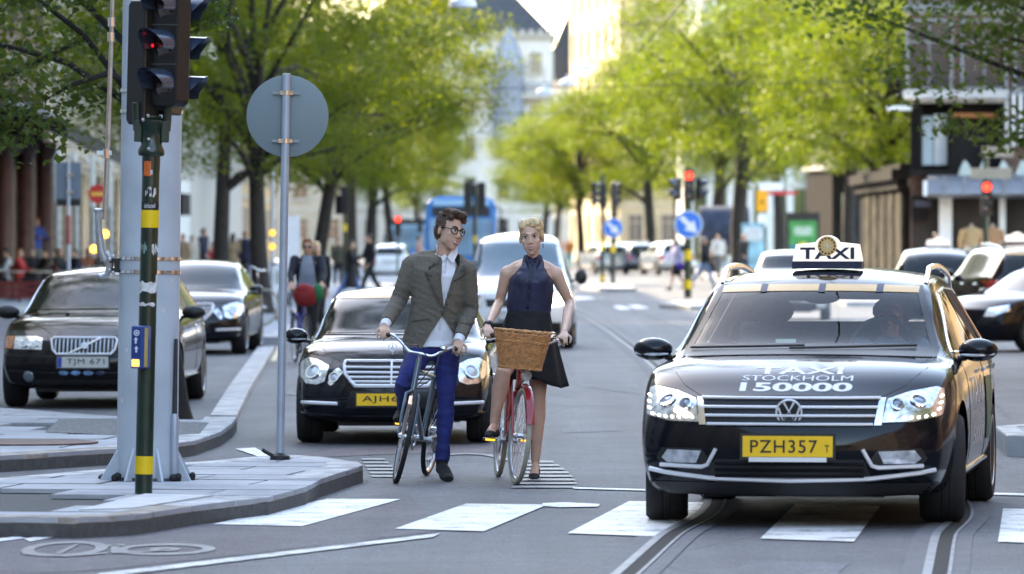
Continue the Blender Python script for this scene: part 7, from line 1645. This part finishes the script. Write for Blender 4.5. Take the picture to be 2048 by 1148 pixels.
# ---------------- people in the background ----------------
def figure(label,px,py,D,h=1.72,face=0,top=None,legs=None,hair=None,walk=.35,arms=(.3,-.3),elbow=.3,coat=0,skirt=False,seated=False,group=None,lean=0,base=None,z0=None,headless=False,hairlong=False,skinm=None,bag=None,vox=.016,drv=False):
    """a whole person: one fused body, with clothing and hair as children; faces -Y turned by face"""
    loc=base if base is not None else P(px,py,D)
    if z0 is not None: loc=Vector((loc.x,loc.y,z0))
    elif base is None: loc.z=max(0,loc.z) 
    t=thing('person',label,'person',loc,face,group); k=h/1.75
    V_=lambda x,y,z: Vector((x*k,y*k,z*k))
    hipz=.93 if not seated else (.30 if drv else .50)
    pel=V_(0,0,hipz+.03); wst=V_(0,-lean*.10,hipz+.19); chs=V_(0,-lean*.22,hipz+.40); nck=V_(0,-lean*.32,hipz+.58); hd=V_(0,-lean*.38-.02,hipz+.705)
    sh=[V_(s_*.185,-lean*.28,hipz+.52) for s_ in (-1,1)]; L=[]
    for i,s_ in enumerate((-1,1)):
        hp=V_(s_*.085,0,hipz)
        if drv: kn=V_(s_*.13,-.43,.42); an=V_(s_*.12,-.72,.14); toe=V_(s_*.12,-.84,.20)
        elif seated: kn=V_(s_*.11,-.44,.50); an=V_(s_*.12,-.42,.08); toe=V_(s_*.13,-.58,.02)
        else:
            a=walk*s_; kn=hp+V_(0,-.43*math.sin(a),-.43*math.cos(a)); b=a-(.55*abs(walk) if a<0 else .12); an=kn+V_(0,-.42*math.sin(b),-.42*math.cos(b)); 
            if an.z<.075*k: an.z=.075*k
            toe=an+V_(0,-.17,-.055)
            if toe.z<.02*k: toe.z=.02*k
        L.append((hp,kn,an,toe))
    A=[]
    for i,s_ in enumerate((-1,1)):
        a=arms[i]; el=sh[i]+V_(s_*.05,-.29*math.sin(a),-.29*math.cos(a)); b=a+elbow; wr=el+V_(-s_*.02,-.25*math.sin(b),-.25*math.cos(b)); A.append((sh[i],el,wr))
    HT=headT(hd,0,0,0,k); mb=MB(); head_geo(mb,HT,1); mb.tube([HT@Vector((0,.02,-.06)),nck],[.052*k,.058*k],10)
    torso_geo(mb,pel,wst,chs,nck,pad=-.012)
    for i,a in enumerate(A):
        arm_geo(mb,*a,.85*k); d=(a[2]-a[1]); hand_geo(mb,a[2],d,(0,1,0.2) if abs(d.y)<abs(d.z) else (0,0,1),-1 if i==0 else 1,.4,k)
    for l in L: leg_geo(mb,l[0],l[1],l[2],.85*k); foot_geo(mb,l[2],l[3],.85*k)
    link('body',fuse(mb,vox*.7,1),skinm or SKIN,t)
    # upper garment
    mb=MB(); hem=pel+V_(0,0,-.05-coat); fl=1+coat*.5
    mb.tube([hem,pel,wst,chs,nck+V_(0,.01,-.04),nck+V_(0,.01,.02)],[(.15*fl*k,.19*fl*k),(.135*k,.185*k),(.12*k,.165*k),(.135*k,.20*k),(.09*k,.12*k),(.065*k,.07*k)],16,ref=(0,1,0))
    for a in A:
        mb.ell(a[0],(.075*k,.08*k,.075*k)); mb.tube([a[0],lerp(a[0],a[1],.6),a[1],lerp(a[1],a[2],.9)],[.072*k,.062*k,.056*k,.044*k],10)
    link('jacket',fuse(mb,vox,2,'jacket'),top,t)
    mb=MB()
    if skirt:
        mb.tube([pel+V_(0,0,-.42),pel+V_(0,0,-.2),pel+V_(0,0,.06)],[(.20*k,.24*k),(.17*k,.21*k),(.125*k,.165*k)],18,ref=(0,1,0))
    else:
        mb.tube([pel+V_(0,0,-.10),pel+V_(0,0,.05)],[(.11*k,.15*k),(.125*k,.17*k)],14,ref=(0,1,0))
        for l in L: leg_geo(mb,l[0],l[1],lerp(l[1],l[2],.95),.95*k,.012)
    link('skirt' if skirt else 'trousers',fuse(mb,vox,2),legs,t)
    mb=MB(); mb.ell((0,.022,.045),(.082,.095,.085)); mb.ell((0,.06,.0),(.072,.055,.075)); mb.ell((0,-.02,.105),(.06,.055,.03))
    if hairlong: mb.tube([(0,.06,.03),(0,.085,-.08),(0,.09,-.20)],[(.06,.08),(.05,.085),(.03,.06)],12,ref=(0,1,0))
    ho=link('hair',fuse(mb,vox*.8,2,'hair'),hair or DARKHAIR,t); ho.matrix_local=HT
    for l in L:
        mb=MB(); foot_geo(mb,l[2],l[3],.9*k,.010); mb.build('shoe',SHOE,t)
    if bag:
        mb=MB(); q=pel+V_(.24,.06,-.10); mb.ell(q,(.07*k,.14*k,.13*k)); mb.tube([q+V_(0,0,.1),sh[1]+V_(-.02,0,.05),wst+V_(-.14,.10,.0)],.012,5); mb.build('shoulder_bag',bag,t)
    return t,HT
BEIGE=mcol('beige_coat_cloth',(.36,.25,.14)); NAVYCL=mcol('navy_suit_cloth',(.010,.013,.030)); LTBLUE=mcol('pale_blue_shirt_cloth',(.34,.45,.60)); REDCL=mcol('red_cloth',(.42,.022,.022)); WHITECL=mcol('white_cloth',(.60,.59,.58)); GREYCL=mcol('grey_cloth',(.16,.16,.17)); LAV=mcol('lavender_cloth',(.50,.48,.66)); DENIM=mcol('mid_blue_denim',(.06,.13,.34)); BLUECL=mcol('blue_cloth',(.02,.06,.28)); PURPLE=mcol('purple_bag_cloth',(.07,.02,.32)); GINGER=M('ginger_hair',(.24,.09,.03),.5,var=.3,vs=40)
FD=R(90)
figure('woman in long black coat striding across the road with a flying dark bag',702,612,146,1.66,R(80),BLACKCL,DENIM,DARKHAIR,.42,(.5,-.4),.5,.45,hairlong=True,bag=BLACKCL,z0=0)
figure('man in black jacket over white shirt crossing just behind the woman in the long coat',739,607,152,1.84,R(-75),BLACKCL,BLACKCL,DARKHAIR,.40,(.35,-.25),.9,0,z0=0)
figure('passer-by in dark coat and yellow scarf farther back left of the striding woman',676,575,190,1.7,R(10),mcol('dark_olive_cloth',(.05,.045,.025)),BLACKCL,DARKHAIR,.2,z0=0)
figure('man in pale pinkish top crossing far back beside the small blue bus',838,560,215,1.8,R(85),mcol('pinkish_cloth',(.45,.26,.22)),GREYCL,DARKHAIR,.3,z0=0)
figure('woman in lavender top and black skirt carrying a purple bag past the arrow sign',1352,584,183,1.66,R(-70),LAV,BLACKCL,DARKHAIR,.35,(.5,-.3),.5,0,skirt=True,bag=PURPLE,z0=0)
figure('man in dark jacket and pale blue jeans walking right of the arrow sign',1408,583,183,1.74,R(75),BLACKCL,mcol('pale_denim',(.16,.26,.46)),mcol('grey_hair',(.30,.28,.26)),.45,(.3,-.2),.6,z0=0)
figure('person with brown hair in dark jacket beside the teal shop board',1488,560,208,1.72,R(40),BLACKCL,NAVYCL,GINGER,.15,z0=.12)
figure('person in white top standing by the dark striped awning',1437,556,226,1.75,R(-20),WHITECL,GREYCL,DARKHAIR,.1,z0=.12)
figure('cyclist in orange top and pale helmet far away beyond the woman',1139,530,300,1.7,0,mcol('orange_cloth',(.48,.17,.04)),mcol('teal_cloth',(.12,.40,.42)),mcol('pale_helmet',(.6,.58,.55)),.3,(.7,.7),.3,z0=0)
figure('person in pale clothes by the far parked cars',1290,540,292,1.75,R(30),WHITECL,GREYCL,DARKHAIR,.2,z0=0)
figure('person in pale pink by the first pale parked hatchback',1118,535,300,1.7,R(30),mcol('rose_cloth',(.5,.28,.25)),GREYCL,DARKHAIR,.2,z0=0)
# left pavement
figure('man in navy suit and pale blue shirt on the left pavement',407,560,185,1.9,R(60),NAVYCL,NAVYCL,DARKHAIR,.25,z0=.12)
figure('woman in tan coat nearest the grey mast on the left pavement',366,560,180,1.72,R(-40),BEIGE,BLACKCL,GINGER,.2,(.2,-.2),.3,.3,z0=.12)
figure('woman in pale coat just right of the woman in tan at the mast',384,560,184,1.66,R(20),mcol('pale_coat_cloth',(.46,.40,.32)),GREYCL,DARKHAIR,.2,(.2,-.2),.3,.3,z0=.12)
figure('woman in long beige coat between two left tree trunks',466,560,178,1.74,R(160),BEIGE,BLACKCL,mcol('brown_hair_cloth',(.05,.025,.015)),.25,(.2,-.2),.3,.45,hairlong=True,z0=.12)
figure('man in navy jacket beside the woman in the long beige coat',490,560,178,1.82,R(170),NAVYCL,NAVYCL,GINGER,.25,z0=.12)
figure('person in white shirt next to the thick left tree trunk',506,560,186,1.80,R(150),WHITECL,GREYCL,mcol('pale_hair',(.5,.4,.25)),.2,z0=.12)
figure('person in red and pale clothes near the man in navy suit',424,560,186,1.45,R(0),REDCL,GREYCL,DARKHAIR,.1,z0=.12)
# cafe guests, seated
RCH=M('red_cafe_paint',(.15,.010,.009),.5,var=.15); CTOP=M('pale_table_top',(.45,.40,.33),.5,var=.1)
def chair(px,D,face,label,mat=RCH):
    t=thing('cafe_chair',label,'chair',(P(px,474,D).x,D,.12),face,'red chairs at the cafe'); MB().box((0,0,.45),(.42,.42,.035)).build('seat',mat,t,smooth=False)
    mb=MB(); mb.box((0,.20,.74),(.42,.03,.32)); mb.build('backrest',mat,t,smooth=False,bevel=.01)
    for a in (-1,1):
        for b in (-1,1): MB().tube([(a*.18,b*.18,0),(a*.18,b*.18+(0 if b<0 else .0),.44 if b<0 else .9)],.016,6).build('leg',mat,t)
def table(px,D,label):
    t=thing('cafe_table',label,'table',(P(px,474,D).x,D,.12),0,'cafe tables'); MB().lathe([(.36,.72),(.36,.75)],20).build('top',CTOP,t); MB().lathe([(.22,0),(.22,.02),(.03,.04),(.03,.72)],12).build('pedestal',BLK,t)
GUEST=((14,152,'guest in pale shirt at the far left of the cafe',WHITECL,R(-70)),(38,150,'guest in red top sitting second from the left',REDCL,R(80)),(62,156,'guest in black behind the one in red',BLACKCL,R(20)),(92,151,'guest in dark brown coat in the middle of the cafe',mcol('dark_brown_cloth',(.035,.02,.013)),R(-60)),(118,154,'guest in black leaning by the shutter',BLACKCL,R(60)),(150,152,'guest in dark jacket just left of the sign plates',NAVYCL,R(-50)),(176,158,'guest in rust coloured top right of the sign plates',mcol('rust_cloth',(.20,.06,.025)),R(30)),(200,156,'guest in black nearest the tension rod',BLACKCL,R(-80)))
for i,(px,D,lab,m,f) in enumerate(GUEST):
    b=Vector((P(px,474,D).x,D,.12)); figure('seated '+lab,0,0,0,1.74,f,m,BLACKCL,(DARKHAIR,GINGER,DARKHAIR)[i%3],0,(.6,.5),.9,0,seated=True,base=b,z0=.12,vox=.02)
    chair(px,D,f,'red cafe chair under the '+lab.replace('guest','guest'))
for px,D,lab in ((26,147,'small round table before the left pair of guests'),(78,147,'small round table in front of the guest in dark brown'),(136,148,'small round table beside the guest in black by the shutter'),(188,150,'small round table with glasses beside the tension rod')):
    table(px,D,lab)
figure('waiter in blue shirt standing above the seated guests',72,540,162,1.78,R(40),BLUECL,GREYCL,GINGER,.1,(.7,.5),.9,z0=.5)
GLS=M('drinking_glass',(.6,.6,.55),.05,.2,var=.2)
for k in range(5): 
    o=MB().lathe([(.03,0),(.04,.12),(.036,.12),(.028,.01)],10).build('drinking_glass',GLS); o.location=(P(166+k*12,474,150).x,150-.05*(k%2),.87); tag(o,('leftmost','second','middle','fourth','rightmost')[k]+' pale glass in the row on the table by the tension rod','glass',group='glasses on the cafe table')
mb=MB(); t=thing('bench_barrier','low red slatted barrier along the front of the cafe','barrier',(P(70,474,143).x,143,.12))
for k in range(3): MB().box((0,0,.14+k*.16),(3.0,.05,.10)).build('slat',RCH,t,smooth=False)
for x in (-1.4,-.4,.6,1.4): MB().box((x,.05,.3),(.07,.07,.6)).build('post',RCH,t,smooth=False)
for px,lab in ((188,'amber lamp glowing lowest inside the dark cafe'),(210,'amber lamp glowing higher inside the dark cafe')):
    o=MB().ell((0,0,0),(.10,.10,.10)).build('globe_lamp',M('amber_globe',(.9,.5,.08),.3,var=0,emit=(1,.45,.06),es=1.2)); o.location=P(px,498 if px==188 else 468,165); tag(o,lab,'lamp')
# people sitting at the right corner
figure('guest in red jacket raising a hand to the face in front of the corner shop',1872,560,147,1.74,R(20),REDCL,BLACKCL,DARKHAIR,0,(.9,.4),1.6,0,z0=.12)
figure('guest in dark clothes and pale face at the far right of the clothes shop',2026,560,146,1.70,R(-20),BLACKCL,BLACKCL,GINGER,.0,(.5,.4),.9,0,z0=.12)
# ---- the cycling woman ----
C3=G(612,727); R3=G(604,716); R3.y=C3.y+1.08
t3,fk3,T3,wh3,ax3,guard3=bicycle('bicycle','blue bicycle with red front bag ridden towards us on the left lane',C3,R3,M('violet_blue_frame',(.04,.05,.34),.3,0,var=.1,coat=.5),RUBBER,R(2),R(0),stepthru=True,crank=(-.10,.137)); ped3=bicycle.pedal
wh3(0,fk3); bars(fk3,ax3,.30,.05,.12,CHROME,BLACKPLASTIC,.0,1.03,t3,T3)
mb=MB(); mb.ell((-.03,-.09,.94),(.18,.13,.16)); mb.ell((-.06,-.10,1.02),(.12,.11,.09)); o=mb.build('front_bag',mcol('dark_red_cloth',(.24,.012,.014)),fk3); MB().ell((.14,-.10,.98),(.085,.10,.13)).build('green_bag',mcol('green_cloth',(.01,.14,.05)),fk3)
cw=Vector((C3.x,C3.y+.72,.0)); wt,HTc=figure('woman with sunglasses in dark jacket and grey shirt cycling towards us','',0,0,1.70,0,mcol('dark_jacket_cloth',(.013,.014,.024)),BLACKCL,GINGER,.35,(.75,.75),.35,0,base=cw,z0=.02,lean=.35,hairlong=False,vox=.011)
mb=MB(); mb.tube([(0,-.14,.98),(0,-.175,1.15),(0,-.215,1.36),(0,-.17,1.47)],[(.05,.15),(.05,.12),(.05,.09),(.03,.06)],14,ref=(0,1,0)); mb.build('shirt',mcol('grey_blue_shirt_cloth',(.24,.28,.34)),wt)
m=MB(); 
for s_ in (-1,1): m.ell((s_*.034,-.092,.008),(.028,.008,.020))
m.tube([(-.075,-.02,.012),(-.06,-.085,.012),(.06,-.085,.012),(.075,-.02,.012)],.004,5); o=link('sunglasses',m.mesh('sunglasses'),DGLASS,wt); o.matrix_local=HTc
figure('blonde person half hidden behind the cycling woman with sunglasses',632,640,95,1.66,R(10),BLACKCL,BLACKCL,BLONDE,.2,hairlong=True,z0=0)
# bicycles parked by the thick tree
for i,(px,D,rx,lab) in enumerate(((522,104,.9,'parked bicycle with white tyre at the foot of the thick tree'),(552,110,.7,'parked black bicycle with pale saddle cover behind the thick tree'))):
    c_=Vector((P(px,474,D).x,D,0)); tt,f_,T_,w3,a3_,g3=bicycle('bicycle',lab,c_,c_+Vector((-.62 if i==0 else .35,.9,0)),BLK,CREAMT if i==0 else RUBBER,R(20),R(5),stepthru=(i==1)); w3(0,f_); bars(f_,a3_,.28,.04,.12,CHROME,BLACKPLASTIC,0,1.0,tt,T_); tt.location.z=.13
# ---- taxi driver ----
dl=vw.matrix_basis@Vector((.37,2.50,.22)); dt,HTd=figure('taxi driver with sunglasses and pale blue shirt sitting behind the wheel','',0,0,1.78,-R(8.5),mcol('driver_blue_shirt',(.16,.30,.46)),NAVYCL,mcol('short_grey_hair',(.22,.20,.19)),0,(.85,.85),.5,0,seated=True,base=dl,z0=.20,vox=.011,drv=True)
m=MB()
for s_ in (-1,1): m.ell((s_*.034,-.092,.008),(.030,.008,.020))
m.tube([(-.075,-.02,.012),(-.06,-.085,.012),(.06,-.085,.012),(.075,-.02,.012)],.004,5); o=link('sunglasses',m.mesh('sunglasses'),BLACKPLASTIC,dt); o.matrix_local=HTd
bpy.data.scenes.remove(TS)
